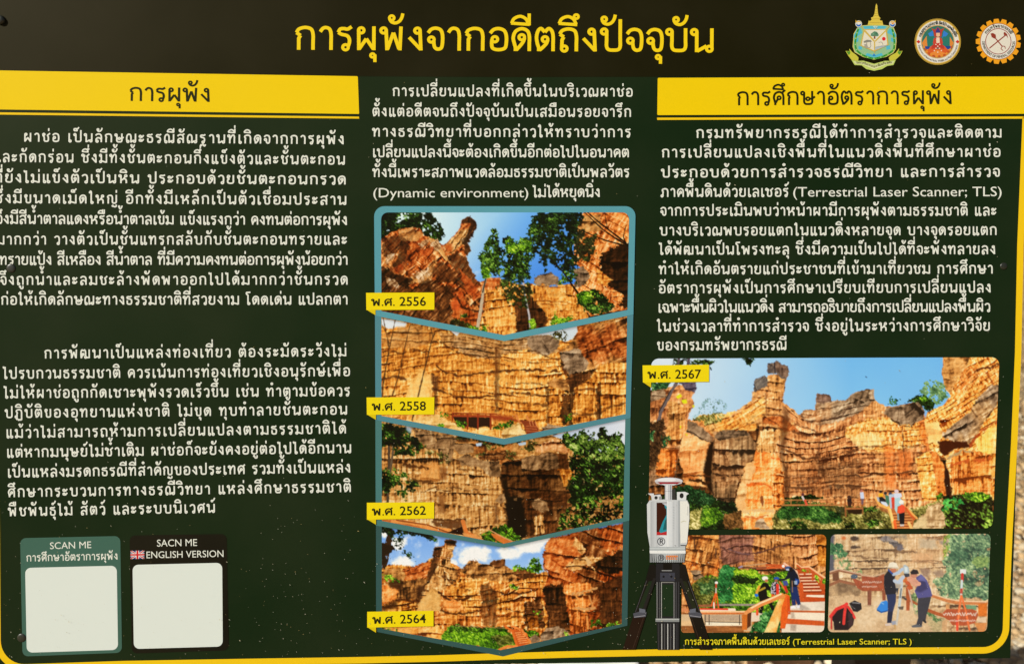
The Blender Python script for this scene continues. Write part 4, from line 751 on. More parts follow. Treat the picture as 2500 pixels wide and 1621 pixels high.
    p.fill([(1520, 720), (1590, 690), (1580, 760), (1530, 780)], leaves(LEAF_LIT, 4, 95, .5), rough=3)
    return finish(p, 1.12, .035)

# ---- small picture: surveyors on the timber stair
def paint_f():
    p = Pic(1656, 1298, 2022, 1548, step=1.1); p.frame(1650, 1295, 6.05)
    full = (slice(None), slice(None)); one = np.ones(p.X.shape, np.float32)
    def wv(X, Y): return 16 * np.cos((X - 1810) / 45.)
    p.put(full, one, cliff(ROCK_ROSE, 16, 6, warp=wv, seed=181, base=.46, k=1.0, patch=ROCK_TAN, pamt=.6))
    p.fill([(60, 40), (640, 50), (650, 660), (500, 700), (60, 900)], cliff(ROCK_ORANGE, 22, 8, tilt=.25, seed=182, base=.40, k=1.5, patch=ROCK_TAN, pamt=.7), rough=3)
    p.fill([(640, 50), (1160, 60), (1140, 460), (760, 500), (650, 420)], cliff([(0, (60, 34, 30)), (.5, (158, 104, 90)), (1, (214, 170, 156))], 16, 8, warp=wv, seed=183, base=.44), rough=6, a=.8)
    p.line([(650, 250), (790, 320), (940, 355), (1100, 340), (1380, 270), (1700, 180)], 4, (92, 56, 48), soft=4, rough=2); p.line([(790, 270), (930, 330), (1080, 340)], 4, (110, 84, 90), soft=4, a=.7, rough=2)
    p.line([(1180, 310), (1190, 470)], 4, (112, 62, 40), soft=5, a=.6, rough=2); p.line([(1400, 260), (1700, 250), (2080, 220)], 3, (120, 70, 40), soft=4, a=.6, rough=2)
    p.fill([(2070, 60), (2230, 60), (2230, 520), (2090, 500)], cliff(ROCK_GOLD, 26, 10, seed=184, base=.48), rough=4)
    p.line([(270, 110), (280, 270)], 3, (70, 40, 26), soft=3); p.line([(590, 260), (590, 390)], 3, (90, 56, 40), soft=3)
    p.fill([(180, 560), (360, 600), (440, 690), (280, 720)], cliff(ROCK_GREY, 14, 10, seed=185, base=.6), rough=4)
    # greenery
    p.fill([(240, 800), (440, 660), (620, 680), (660, 560), (740, 510), (880, 540), (1000, 570), (1180, 570), (1260, 640), (1420, 640), (1640, 560), (1740, 700), (1680, 1300), (240, 1160)], leaves(LEAF_LIT, 5, 101, .50), rough=5)
    p.fill([(640, 560), (740, 510), (860, 540), (840, 800), (830, 1060), (640, 1060), (600, 760)], leaves([(0, (10, 50, 26)), (.5, (40, 120, 62)), (1, (110, 186, 110))], 5, 102, .48), rough=5, a=.9)
    p.fill([(240, 800), (440, 680), (620, 700), (560, 1100), (240, 1120)], leaves(LEAF_OLIVE, 5, 103, .32), rough=6, a=.85); p.fill([(300, 780), (600, 720), (560, 900), (360, 960)], leaves(LEAF_TEAL, 5, 104, .38), rough=8, a=.7)
    p.fill([(800, 690), (900, 650), (1100, 690), (1220, 700), (1190, 790), (1000, 790), (830, 740)], leaves(LEAF_DEEP, 5, 105, .55), rough=7, a=.85)
    p.fill([(850, 590), (1000, 560), (1170, 590), (1200, 660), (1050, 650), (880, 640)], leaves([(0, (90, 130, 20)), (.5, (168, 206, 44)), (1, (232, 244, 120))], 5, 106, .5), rough=5)
    # far deck
    p.fill([(1160, 560), (1700, 560), (1700, 590), (1280, 600), (1200, 590)], (60, 36, 24), rough=3); p.line([(960, 520), (1340, 480)], 3, (190, 150, 110)); p.line([(1200, 550), (1650, 530)], 6, (206, 96, 48)); p.line([(1330, 500), (1650, 510)], 4, (196, 90, 46)); p.line([(960, 545), (1330, 545)], 3, (120, 80, 60))
    p.line([(930, 540), (975, 525)], 4, (150, 140, 170)); p.ell(1585, 520, 22, 22, (238, 234, 230))
    # stair going up
    p.fill([(1780, 560), (1990, 580), (2200, 800), (2200, 1040), (1840, 1050), (1830, 700)], (186, 78, 36))
    for k, y in enumerate((640, 690, 735, 782, 830, 880)): p.line([(1830 + 8 * k, y), (2010 + 26 * k, y - 4)], 3.2, (240, 200, 168)); p.line([(1830 + 8 * k, y + 22), (2010 + 26 * k, y + 18)], 3, (140, 52, 24))
    p.fill([(1930, 945), (2190, 945), (2190, 985), (1920, 970)], (240, 226, 206)); p.fill([(1890, 985), (2190, 985), (2190, 1040), (1890, 1050)], (188, 76, 34))
    p.line([(1600, 480), (1680, 540), (1780, 600), (1830, 790)], 5, (236, 190, 160)); p.line([(1770, 480), (1850, 540), (1960, 530), (2210, 700)], 5, (240, 186, 140)); p.line([(1790, 510), (1850, 560), (1960, 555), (2210, 735)], 4, (200, 92, 46))
    for x, y in ((1900, 620), (2020, 700), (2140, 800)): p.line([(x, y - 60), (x, y + 20)], 5, (196, 84, 40))
    for q in ([(1850, 560), (1920, 560), (1930, 610), (1860, 600)], [(2050, 640), (2110, 680), (2110, 760), (2050, 710)], [(2160, 700), (2210, 700), (2210, 780), (2160, 760)], [(1950, 570), (1980, 590), (1970, 620)]): p.fill(q, leaves(LEAF_LIT, 4, 107, .6), rough=2)
    p.line([(1845, 790), (1860, 1000)], 10, (204, 88, 40))
    # landing and near steps
    p.fill([(1680, 1120), (1840, 1060), (2200, 1040), (2200, 1500), (1560, 1500), (1560, 1440)], (222, 208, 188)); p.fill([(1840, 1050), (2190, 1045), (2190, 1170), (1700, 1180)], lambda X, Y: ramp(fbm(X, Y, 20, 3, 6), [(0, (196, 180, 160)), (1, (240, 230, 214))]) / 255.)
    p.line([(1680, 1185), (2190, 1195)], 5, (190, 92, 46), soft=2); p.fill([(1690, 1200), (2190, 1210), (2190, 1310), (1690, 1300)], (236, 222, 200)); p.fill([(1620, 1290), (2190, 1330), (2190, 1400), (1620, 1370)], (204, 90, 40)); p.fill([(1620, 1380), (2190, 1410), (2180, 1500), (1560, 1500)], (226, 212, 192))
    p.fill([(1780, 1060), (1900, 1100), (1990, 1160), (1840, 1170)], (150, 136, 124), soft=4, a=.6); p.fill([(1690, 1380), (1780, 1380), (1770, 1480), (1690, 1470)], (160, 140, 124), soft=4, a=.7); p.fill([(1690, 1200), (1740, 1200), (1760, 1290), (1700, 1290)], (170, 150, 132), soft=4, a=.7)
    # near fence, left
    p.fill([(60, 1230), (1120, 1230), (1120, 1480), (60, 1480)], (206, 178, 140)); p.fill([(420, 1240), (970, 1240), (970, 1330), (430, 1330)], (184, 160, 134), soft=4); p.fill([(430, 1340), (970, 1350), (970, 1400), (440, 1400)], (238, 224, 198)); p.fill([(60, 1320), (430, 1330), (440, 1400), (60, 1410)], (220, 184, 138), soft=5)
    p.fill([(60, 1400), (1000, 1400), (1000, 1500), (60, 1500)], lambda X, Y: ramp(fbm(X, Y * 3, 20, 3, 6), [(0, (110, 62, 30)), (1, (190, 124, 70))]) / 255.)
    for x in (430, 490, 940): p.line([(x, 1240), (x, 1380)], 1.6, (50, 40, 34))
    p.line([(430, 1340), (970, 1350)], 1.6, (60, 48, 40)); p.fill([(1100, 1200), (1300, 1210), (1240, 1330), (1110, 1340)], (226, 206, 182))
    p.line([(300, 1110), (640, 1090)], 6, (150, 92, 60)); p.line([(640, 1090), (1190, 1090)], 5, (150, 136, 128))
    p.line([(70, 1160), (160, 1170)], 8, (206, 132, 86)); p.line([(330, 1175), (860, 1165)], 8, (240, 214, 196)); p.line([(360, 1150), (760, 1155)], 4, (214, 60, 40)); p.line([(340, 1210), (1040, 1210)], 7, (206, 116, 62)); p.line([(340, 1192), (1040, 1190)], 4, (240, 196, 150))
    p.fill([(970, 1240), (1060, 1220), (1050, 1460), (980, 1460)], (206, 112, 44)); p.fill([(1055, 1210), (1115, 1180), (1105, 1400), (1050, 1440)], (90, 50, 28))
    p.fill([(1120, 1380), (1230, 1340), (1240, 1240), (1460, 1130), (1560, 1420), (1530, 1500), (1100, 1500)], leaves([(0, (16, 44, 22)), (.5, (60, 130, 62)), (1, (170, 220, 140))], 5, 108, .5), rough=4)
    # tripod with prism, three surveyors
    for a, b in (((590, 900), (520, 1110)), ((590, 900), (570, 1140)), ((595, 900), (630, 1140))): p.line([a, b], 3, (226, 92, 40))
    p.line([(594, 790), (590, 910)], 3.4, (206, 196, 190)); p.ell(597, 765, 24, 22, (236, 236, 232)); p.line([(592, 790), (592, 830)], 4, (206, 70, 44)); p.line([(560, 1060), (562, 1140)], 3, (240, 236, 230))
    blk = (24, 22, 20)
    p.fill([(1240, 830), (1290, 760), (1350, 770), (1400, 850), (1480, 850), (1480, 880), (1390, 880), (1340, 870), (1350, 960), (1440, 1010), (1440, 1060), (1300, 1080), (1270, 1220), (1230, 1210), (1240, 1040), (1210, 930)], blk)
    p.line([(1390, 1060), (1430, 1150)], 8, blk); p.ell(1315, 700, 46, 32, (236, 232, 226)); p.ell(1335, 735, 26, 22, (196, 120, 86)); p.line([(1230, 880), (1310, 840)], 5, (180, 150, 50)); p.fill([(1155, 940), (1200, 920), (1220, 960), (1180, 975)], (40, 110, 220)); p.line([(1230, 820), (1190, 910)], 6, (226, 160, 60)); p.line([(1200, 1140), (1200, 1230)], 6, (222, 86, 50))
    p.fill([(1420, 760), (1480, 740), (1530, 800), (1540, 880), (1500, 950), (1400, 930), (1400, 850)], lambda X, Y: ramp(vnoise(X / 2.2, Y / 2.2, 5), [(.3, (34, 30, 44)), (.7, (206, 196, 206))]) / 255.); p.ell(1485, 700, 42, 22, (44, 84, 170)); p.ell(1480, 735, 24, 22, (150, 96, 74)); p.line([(1500, 800), (1500, 930)], 7, (222, 60, 44)); p.fill([(1410, 930), (1460, 940), (1440, 1000), (1410, 980)], (222, 90, 40))
    p.line([(1530, 750), (1640, 910)], 4, (214, 120, 50)); p.line([(1610, 820), (1640, 900)], 6, (196, 50, 40)); p.fill([(1570, 740), (1640, 730), (1660, 800), (1600, 810)], (70, 80, 150))
    p.fill([(1660, 590), (1740, 560), (1800, 650), (1830, 760), (1800, 800), (1770, 830), (1800, 950), (1840, 1080), (1800, 1090), (1740, 960), (1770, 1090), (1720, 1100), (1690, 900), (1680, 700), (1600, 730), (1520, 740), (1520, 712), (1610, 700), (1640, 650)], (30, 32, 46)); p.fill([(1690, 830), (1790, 820), (1840, 1080), (1800, 1095), (1760, 1000), (1770, 1095), (1720, 1100)], (34, 50, 100))
    p.ell(1655, 545, 50, 24, (64, 84, 130)); p.ell(1655, 572, 34, 14, (180, 196, 220)); p.ell(1700, 570, 30, 34, (34, 28, 30)); p.fill([(1760, 700), (1820, 720), (1800, 800), (1760, 790)], (40, 70, 150)); p.fill([(1740, 740), (1790, 730), (1790, 790), (1750, 790)], (196, 214, 226), a=.7); p.line([(1715, 740), (1720, 900)], 2.5, (150, 116, 90))
    p.fill([(1690, 1110), (1740, 1100), (1780, 1140), (1700, 1145)], (232, 232, 236)); p.fill([(1770, 1100), (1830, 1095), (1830, 1135), (1790, 1140)], (226, 226, 232))
    # near handrail
    p.fill([(1530, 980), (1620, 920), (1650, 960), (1640, 1090), (1540, 1300), (1480, 1500), (1300, 1500), (1400, 1280)], lambda X, Y: ramp(fbm(X, Y, 14, 3, 8) + (X - 1890) / 160., [(.3, (248, 212, 140)), (.7, (230, 160, 74)), (1, (196, 110, 44))]) / 255.)
    p.fill([(1560, 1130), (1630, 930), (1680, 960), (1660, 1230), (1610, 1440), (1540, 1440)], (222, 96, 36)); p.fill([(1640, 960), (1680, 970), (1690, 1230), (1650, 1230)], (206, 80, 32))
    p.line([(1090, 1170), (1250, 1080), (1400, 1020), (1560, 950)], 12, (226, 140, 76)); p.line([(1090, 1150), (1250, 1062), (1400, 1000), (1550, 930)], 4, (250, 214, 170)); p.line([(1030, 1210), (1100, 1165)], 9, (226, 150, 88))
    return finish(p, 1.1, .03)

# ---- small picture: two surveyors at the instrument on the dirt path
def paint_g():
    p = Pic(2014, 1296, 2424, 1547, step=1.1); p.frame(2010, 1295, 5.667)
    full = (slice(None), slice(None)); one = np.ones(p.X.shape, np.float32)
    RT = [(0, (84, 62, 44)), (.25, (160, 122, 84)), (.5, (208, 170, 122)), (.75, (230, 200, 156)), (1, (250, 232, 200))]
    p.put(full, one, cliff(RT, 18, 8, seed=191, base=.50, k=1.0, patch=ROCK_ROSE, pamt=.25))
    p.fill([(740, 110), (900, 70), (1090, 190), (1105, 250), (1070, 280), (1000, 260), (900, 170)], cliff([(0, (70, 64, 66)), (.5, (140, 128, 124)), (1, (190, 176, 164))], 30, 14, seed=192, base=.45), rough=3); p.fill([(1010, 200), (1080, 180), (1105, 240), (1070, 285), (1020, 260)], (104, 96, 104), soft=4, rough=3)
    p.fill([(1320, 120), (1560, 120), (1560, 240), (1320, 240)], (196, 176, 146), soft=8, rough=8, a=.8); p.fill([(1590, 130), (1740, 120), (1720, 200), (1600, 190)], (150, 136, 126), soft=6, rough=5, a=.8); p.fill([(900, 60), (1150, 55), (1150, 110), (920, 90)], (150, 132, 110), soft=6, rough=5, a=.8)
    for g in ([(340, 330), (640, 380), (900, 370)], [(780, 260), (1000, 290), (1290, 300)], [(1090, 420), (1650, 440)], [(990, 240), (1000, 340)]): p.line(g, 4, (112, 80, 54), soft=5, rough=3, a=.75)
    for cx, cy, rx, ry in ((430, 105, 60, 34), (440, 225, 66, 22)): p.ell(cx, cy, rx, ry, (74, 56, 46), soft=4, rough=3)
    p.ell(280, 100, 30, 24, (214, 116, 60), soft=4)
    p.fill([(1200, 320), (1520, 310), (1510, 440), (1220, 420)], (222, 168, 118), soft=10, rough=8, a=.6); p.fill([(1340, 530), (1470, 540), (1460, 660), (1370, 620)], (146, 116, 98), soft=6, rough=5, a=.85); p.fill([(1510, 570), (1640, 540), (1700, 620), (1560, 650)], (150, 122, 102), soft=6, rough=5, a=.8)
    # left bushes
    p.fill([(60, 60), (150, 40), (150, 560), (60, 560)], (84, 84, 96), soft=5, rough=4)
    p.fill([(90, 160), (230, 180), (330, 310), (310, 350), (200, 380), (90, 330)], leaves([(0, (20, 54, 36)), (.5, (60, 112, 70)), (1, (140, 186, 120))], 5, 111, .5), rough=6, keep=gaps(5, .28, 3))
    p.fill([(150, 390), (330, 400), (520, 560), (420, 600), (170, 530)], leaves(LEAF_TEAL, 5, 112, .55), rough=9, a=.7, keep=gaps(5, .44, 4))
    # right trees
    p.fill([(1700, 50), (2330, 40), (2330, 960), (1700, 920), (1560, 860), (1530, 700), (1650, 600), (1700, 480), (1640, 420), (1720, 320)], leaves([(0, (40, 66, 52)), (.4, (92, 128, 92)), (.65, (140, 172, 120)), (.85, (184, 206, 150)), (1, (226, 230, 190))], 6, 113, .46), rough=9, rsc=14, keep=gaps(6, .26, 5))
    p.fill([(1720, 300), (1900, 250), (2000, 320), (1900, 440), (1760, 460)], leaves([(0, (24, 52, 40)), (.5, (60, 104, 74)), (1, (130, 170, 120))], 6, 114, .5), rough=9, a=.75); p.fill([(2050, 360), (2280, 340), (2290, 520), (2080, 500)], leaves([(0, (84, 116, 60)), (.5, (150, 180, 90)), (1, (214, 226, 140))], 6, 115, .5), rough=9, a=.8); p.fill([(1660, 80), (1740, 60), (1720, 300), (1640, 420)], leaves(LEAF_LIT, 5, 116, .6), rough=7, a=.6, keep=gaps(5, .42, 6))
    for q in ([(2080, 560), (2220, 620), (2200, 780), (2100, 740)], [(1560, 780), (1640, 760), (1650, 860), (1580, 860)]): p.fill(q, cliff(RT, 14, 8, seed=193, base=.5), rough=8, a=.7, keep=gaps(4, .5, 7))
    # ground
    p.fill([(60, 860), (500, 880), (1250, 960), (1700, 1200), (1700, 1420), (60, 1420)], lambda X, Y: ramp(.7 * fbm(X, Y * 2, 50, 4, 9) + .3 * fbm(X, Y, 5, 2, 3), [(.25, (190, 150, 108)), (.5, (216, 182, 138)), (.8, (236, 210, 172))]) / 255.)
    p.fill([(60, 720), (330, 700), (520, 800), (500, 890), (60, 900)], lambda X, Y: ramp(fbm(X, Y, 14, 4, 12), [(.2, (110, 84, 60)), (.8, (196, 160, 116))]) / 255., rough=4)
    p.fill([(1420, 1150), (1700, 1190), (1700, 1420), (1500, 1400)], leaves([(0, (120, 112, 70)), (.5, (176, 166, 110)), (1, (216, 204, 160))], 5, 117, .5), rough=8, a=.5); p.fill([(1420, 1120), (1520, 1140), (1640, 1240), (1560, 1260)], leaves(LEAF_TEAL, 5, 118, .6), rough=6, a=.8)
    p.fill([(1180, 860), (1300, 860), (1290, 1160), (1220, 1000)], leaves(LEAF_TEAL, 5, 119, .62), rough=5, a=.7)
    # rails
    p.fill([(120, 560), (210, 550), (215, 690), (130, 690)], (110, 66, 44)); p.line([(80, 590), (210, 545), (530, 610)], 6, (150, 96, 66)); p.line([(80, 570), (210, 528), (530, 600)], 3, (206, 170, 140)); p.line([(80, 750), (220, 690), (440, 740)], 7, (150, 92, 62))
    p.line([(1490, 890), (1700, 960), (1830, 990), (2250, 1000)], 8, (206, 122, 66)); p.line([(1500, 870), (1720, 940), (1900, 970), (2250, 980)], 3, (236, 200, 160)); p.line([(1430, 1090), (1560, 1140), (1760, 1200)], 8, (176, 84, 40)); p.fill([(2140, 1010), (2260, 1000), (2260, 1180), (2140, 1180)], (222, 112, 34)); p.fill([(2140, 1200), (2250, 1190), (2250, 1270), (2130, 1260)], (226, 196, 160)); p.fill([(2080, 1270), (2260, 1270), (2230, 1400), (2150, 1400)], (214, 134, 70))
    p.fill([(1690, 1010), (1750, 1010), (1740, 1080), (1690, 1080)], (216, 150, 90)); p.fill([(1640, 1250), (1720, 1200), (1700, 1400), (1640, 1400)], (214, 160, 110), a=.8); p.fill([(1960, 1020), (2120, 1040), (2110, 1090), (1990, 1080)], (110, 150, 110), rough=3)
    # brown sign, centre-left
    p.fill([(390, 640), (530, 700), (530, 620), (640, 620), (740, 640), (840, 590), (840, 830), (540, 830), (470, 790)], (160, 74, 46), soft=2); p.fill([(540, 700), (830, 700), (830, 830), (545, 830)], (170, 78, 46), a=.6)
    p.line([(530, 610), (690, 630), (780, 600), (840, 580)], 4, (206, 170, 134)); p.fill([(610, 820), (665, 820), (660, 1030), (610, 1030)], (128, 72, 52)); p.fill([(810, 830), (860, 830), (860, 960), (815, 960)], (140, 70, 46)); p.ell(425, 630, 48, 32, (76, 92, 110)); p.ell(635, 1035, 60, 14, (170, 140, 110), soft=4, a=.6)
    # round sign, right
    p.fill([(1650, 1130), (1700, 1080), (2060, 1080), (2120, 1110), (2140, 1160), (2100, 1270), (1960, 1310), (1780, 1300), (1740, 1240), (1660, 1190)], (180, 78, 42))
    # bags
    p.fill([(90, 1190), (180, 1080), (300, 1010), (360, 1060), (430, 1180), (410, 1300), (340, 1370), (150, 1370), (140, 1260)], (28, 18, 20)); p.line([(100, 1180), (180, 1080), (300, 1030), (320, 1010)], 8, (222, 46, 40)); p.line([(310, 1020), (290, 1150), (280, 1280)], 7, (226, 50, 44)); p.line([(340, 1050), (390, 1120), (430, 1200)], 6, (222, 50, 44)); p.line([(110, 1190), (110, 1350)], 4, (196, 46, 40)); p.fill([(340, 1120), (400, 1150), (410, 1290), (350, 1340)], (54, 34, 38))
    p.fill([(355, 1000), (430, 960), (520, 1000), (530, 1080), (470, 1120), (410, 1110)], (26, 24, 28)); p.line([(400, 990), (500, 1000)], 3, (120, 120, 124)); p.line([(380, 1030), (440, 1080)], 2, (110, 110, 116), a=.6)
    p.fill([(735, 1080), (800, 980), (870, 960), (910, 1010), (890, 1100), (800, 1130)], (40, 128, 226)); p.line([(745, 1095), (800, 1125), (880, 1105)], 3, (16, 70, 150)); p.line([(800, 990), (830, 1010)], 3, (110, 180, 246))
    # instrument on its tripod, posts behind
    p.fill([(1140, 780), (1200, 780), (1190, 1100), (1145, 1100)], (170, 78, 40)); p.line([(1105, 920), (1140, 945)], 5, (70, 60, 56)); p.line([(1200, 960), (1290, 1010)], 6, (170, 86, 44))
    p.line([(1085, 700), (1045, 1060)], 7, (196, 206, 210)); p.line([(1075, 800), (1060, 920)], 3, (96, 104, 110)); p.line([(1150, 690), (1230, 1030)], 4, (206, 170, 150)); p.line([(1230, 1030), (1300, 1180)], 2, (196, 170, 140)); p.line([(1040, 1060), (1010, 1290)], 5, (206, 200, 190)); p.line([(985, 1290), (990, 1350)], 2, (206, 150, 70)); p.fill([(1100, 480), (1130, 465), (1175, 500), (1190, 570), (1150, 610), (1110, 580)], (170, 186, 196)); p.fill([(1120, 495), (1160, 500), (1165, 570), (1125, 570)], (214, 228, 232)); p.fill([(1110, 590), (1190, 590), (1190, 640), (1130, 640)], (50, 54, 66)); p.fill([(1095, 640), (1160, 640), (1160, 720), (1100, 710)], (206, 112, 50)); p.fill([(1120, 690), (1180, 690), (1240, 800), (1180, 820)], (196, 84, 44), rough=2); p.fill([(1030, 1050), (1110, 1040), (1100, 1090), (1050, 1085)], (60, 50, 44), a=.8)
    # man in black with white hat
    p.fill([(840, 620), (900, 540), (960, 560), (990, 620), (980, 700), (1010, 800), (1000, 890), (860, 880), (835, 740)], (26, 26, 36)); p.fill([(870, 880), (1005, 870), (1000, 980), (960, 1120), (940, 1270), (880, 1270), (890, 1100), (890, 990)], (34, 44, 84)); p.fill([(890, 1120), (960, 1110), (940, 1270), (880, 1270)], (26, 30, 52), a=.8)
    p.line([(985, 690), (1030, 720), (1100, 640)], 9, (186, 200, 222)); p.line([(970, 600), (1030, 580), (1090, 530)], 8, (176, 196, 222)); p.ell(965, 545, 44, 34, (196, 116, 84)); p.fill([(890, 500), (915, 440), (960, 430), (1010, 445), (1040, 510), (960, 520)], (240, 232, 212)); p.line([(890, 505), (1040, 515)], 3, (206, 192, 168)); p.line([(900, 540), (950, 590)], 4, (44, 70, 150)); p.fill([(990, 720), (1080, 740), (1060, 790), (1000, 800)], (176, 170, 160), a=.8); p.fill([(850, 1285), (930, 1270), (940, 1305), (860, 1312)], (214, 196, 186)); p.fill([(935, 1250), (1000, 1240), (1000, 1290), (950, 1300)], (150, 156, 176)); p.fill([(1000, 790), (1040, 790), (1020, 880)], (40, 44, 60))
    # man in violet shirt, leaning in
    p.fill([(1280, 640), (1350, 600), (1430, 680), (1480, 800), (1505, 900), (1420, 930), (1310, 940), (1260, 830), (1300, 760)], (78, 76, 138)); p.fill([(1330, 690), (1400, 670), (1440, 800), (1340, 850), (1270, 830)], (46, 44, 84), soft=5, a=.8); p.fill([(1340, 600), (1400, 640), (1420, 700), (1300, 680)], (104, 104, 170), soft=4, a=.8)
    p.fill([(1310, 930), (1490, 910), (1460, 1040), (1420, 1180), (1410, 1260), (1370, 1250), (1360, 1310), (1280, 1300), (1310, 1200), (1300, 1040)], (50, 50, 60)); p.ell(1250, 610, 48, 44, (196, 130, 104)); p.fill([(1200, 570), (1240, 530), (1300, 540), (1320, 590), (1270, 600), (1210, 600)], (34, 30, 34)); p.line([(1320, 730), (1260, 740), (1180, 660)], 10, (220, 158, 130)); p.line([(1290, 700), (1200, 650)], 8, (214, 150, 124)); p.fill([(1215, 1310), (1280, 1290), (1370, 1310), (1350, 1330), (1230, 1335)], (84, 88, 96)); p.line([(1390, 1240), (1410, 1260)], 5, (30, 30, 34))
    # ranging pole and its tripod
    p.fill([(1888, 530), (1972, 530), (1972, 595), (1888, 590)], (226, 230, 230)); p.line([(1920, 600), (1918, 690)], 6.5, (206, 52, 44)); p.line([(1914, 690), (1908, 810)], 5.5, (206, 222, 224)); p.line([(1908, 810), (1905, 880)], 6, (196, 70, 56)); p.line([(1904, 880), (1902, 920)], 6, (226, 210, 206))
    p.line([(1905, 900), (1880, 1060), (1850, 1370)], 5.5, (238, 120, 64)); p.line([(1910, 900), (1960, 1080), (2020, 1370)], 4.5, (238, 112, 56)); p.line([(1845, 1230), (1850, 1370)], 5, (232, 66, 44))
    # lettering on the two signs in the picture
    for (x0, y0, x1, n, h, t) in ((540, 708, 815, 7, 30, 3.0), (535, 770, 745, 7, 22, 2.4), (1660, 1150, 2130, 9, 50, 4.6), (1740, 1240, 2110, 10, 30, 3.2)):
        for k in range(n):
            xx = x0 + (x1 - x0) * k / n; ww = (x1 - x0) / n * .74
            q = [(xx + ww * u, y0 + h * .42 * math.sin(5.2 * u + k * 2.3) * (.6 + .4 * ((k * 7) % 3) / 2)) for u in np.linspace(0, 1, 7)]
            p.line(q, t * .60, (240, 232, 222), soft=1.8, a=.8)
    return finish(p, .96, .055)
# ------------------------------------------------------------------ looped Thai lettering drawn as pen strokes
# glyph = (advance, strokes); 'o' = loop (x, y, r), 's' = smooth pen path, 'p' = straight pen path.
# heights: 0 = base line, 1 = top of a consonant.
T, Q = .94, .112
def o_(x, y, r=Q): return ('o', x, y, r)
def s_(*p): return ('s', list(p))
def p_(*p): return ('p', list(p))
KO_DOME = s_((.06, .72), (.16, .87), (.40, T), (.64, .87), (.72, .64), (.72, .3), (.72, 0))
DO_DOME = s_((.17, 0), (.17, .14), (.12, .34), (.08, .56), (.17, .82), (.41, T), (.64, .85), (.72, .62), (.72, .3), (.72, 0))
LO_DOME = s_((.07, .76), (.19, .89), (.38, T), (.59, .87), (.68, .66), (.68, .3), (.68, 0))
NO_HEAD = [o_(.13, .84), p_((.23, .86), (.23, 0))]
BO_BOWL = s_((.23, .86), (.23, .5), (.23, .22), (.31, .085), (.50, .06), (.69, .085), (.77, .22), (.77, .5), (.77, 1))
PO_BOWL = s_((.23, .86), (.23, .5), (.23, .22), (.31, .085), (.50, .06), (.69, .085), (.77, .22), (.77, .6), (.77, 1.36))
KHO_TAIL = [(.24, .4), (.24, .2), (.31, .085), (.46, .06), (.61, .085), (.68, .2), (.68, .5)]
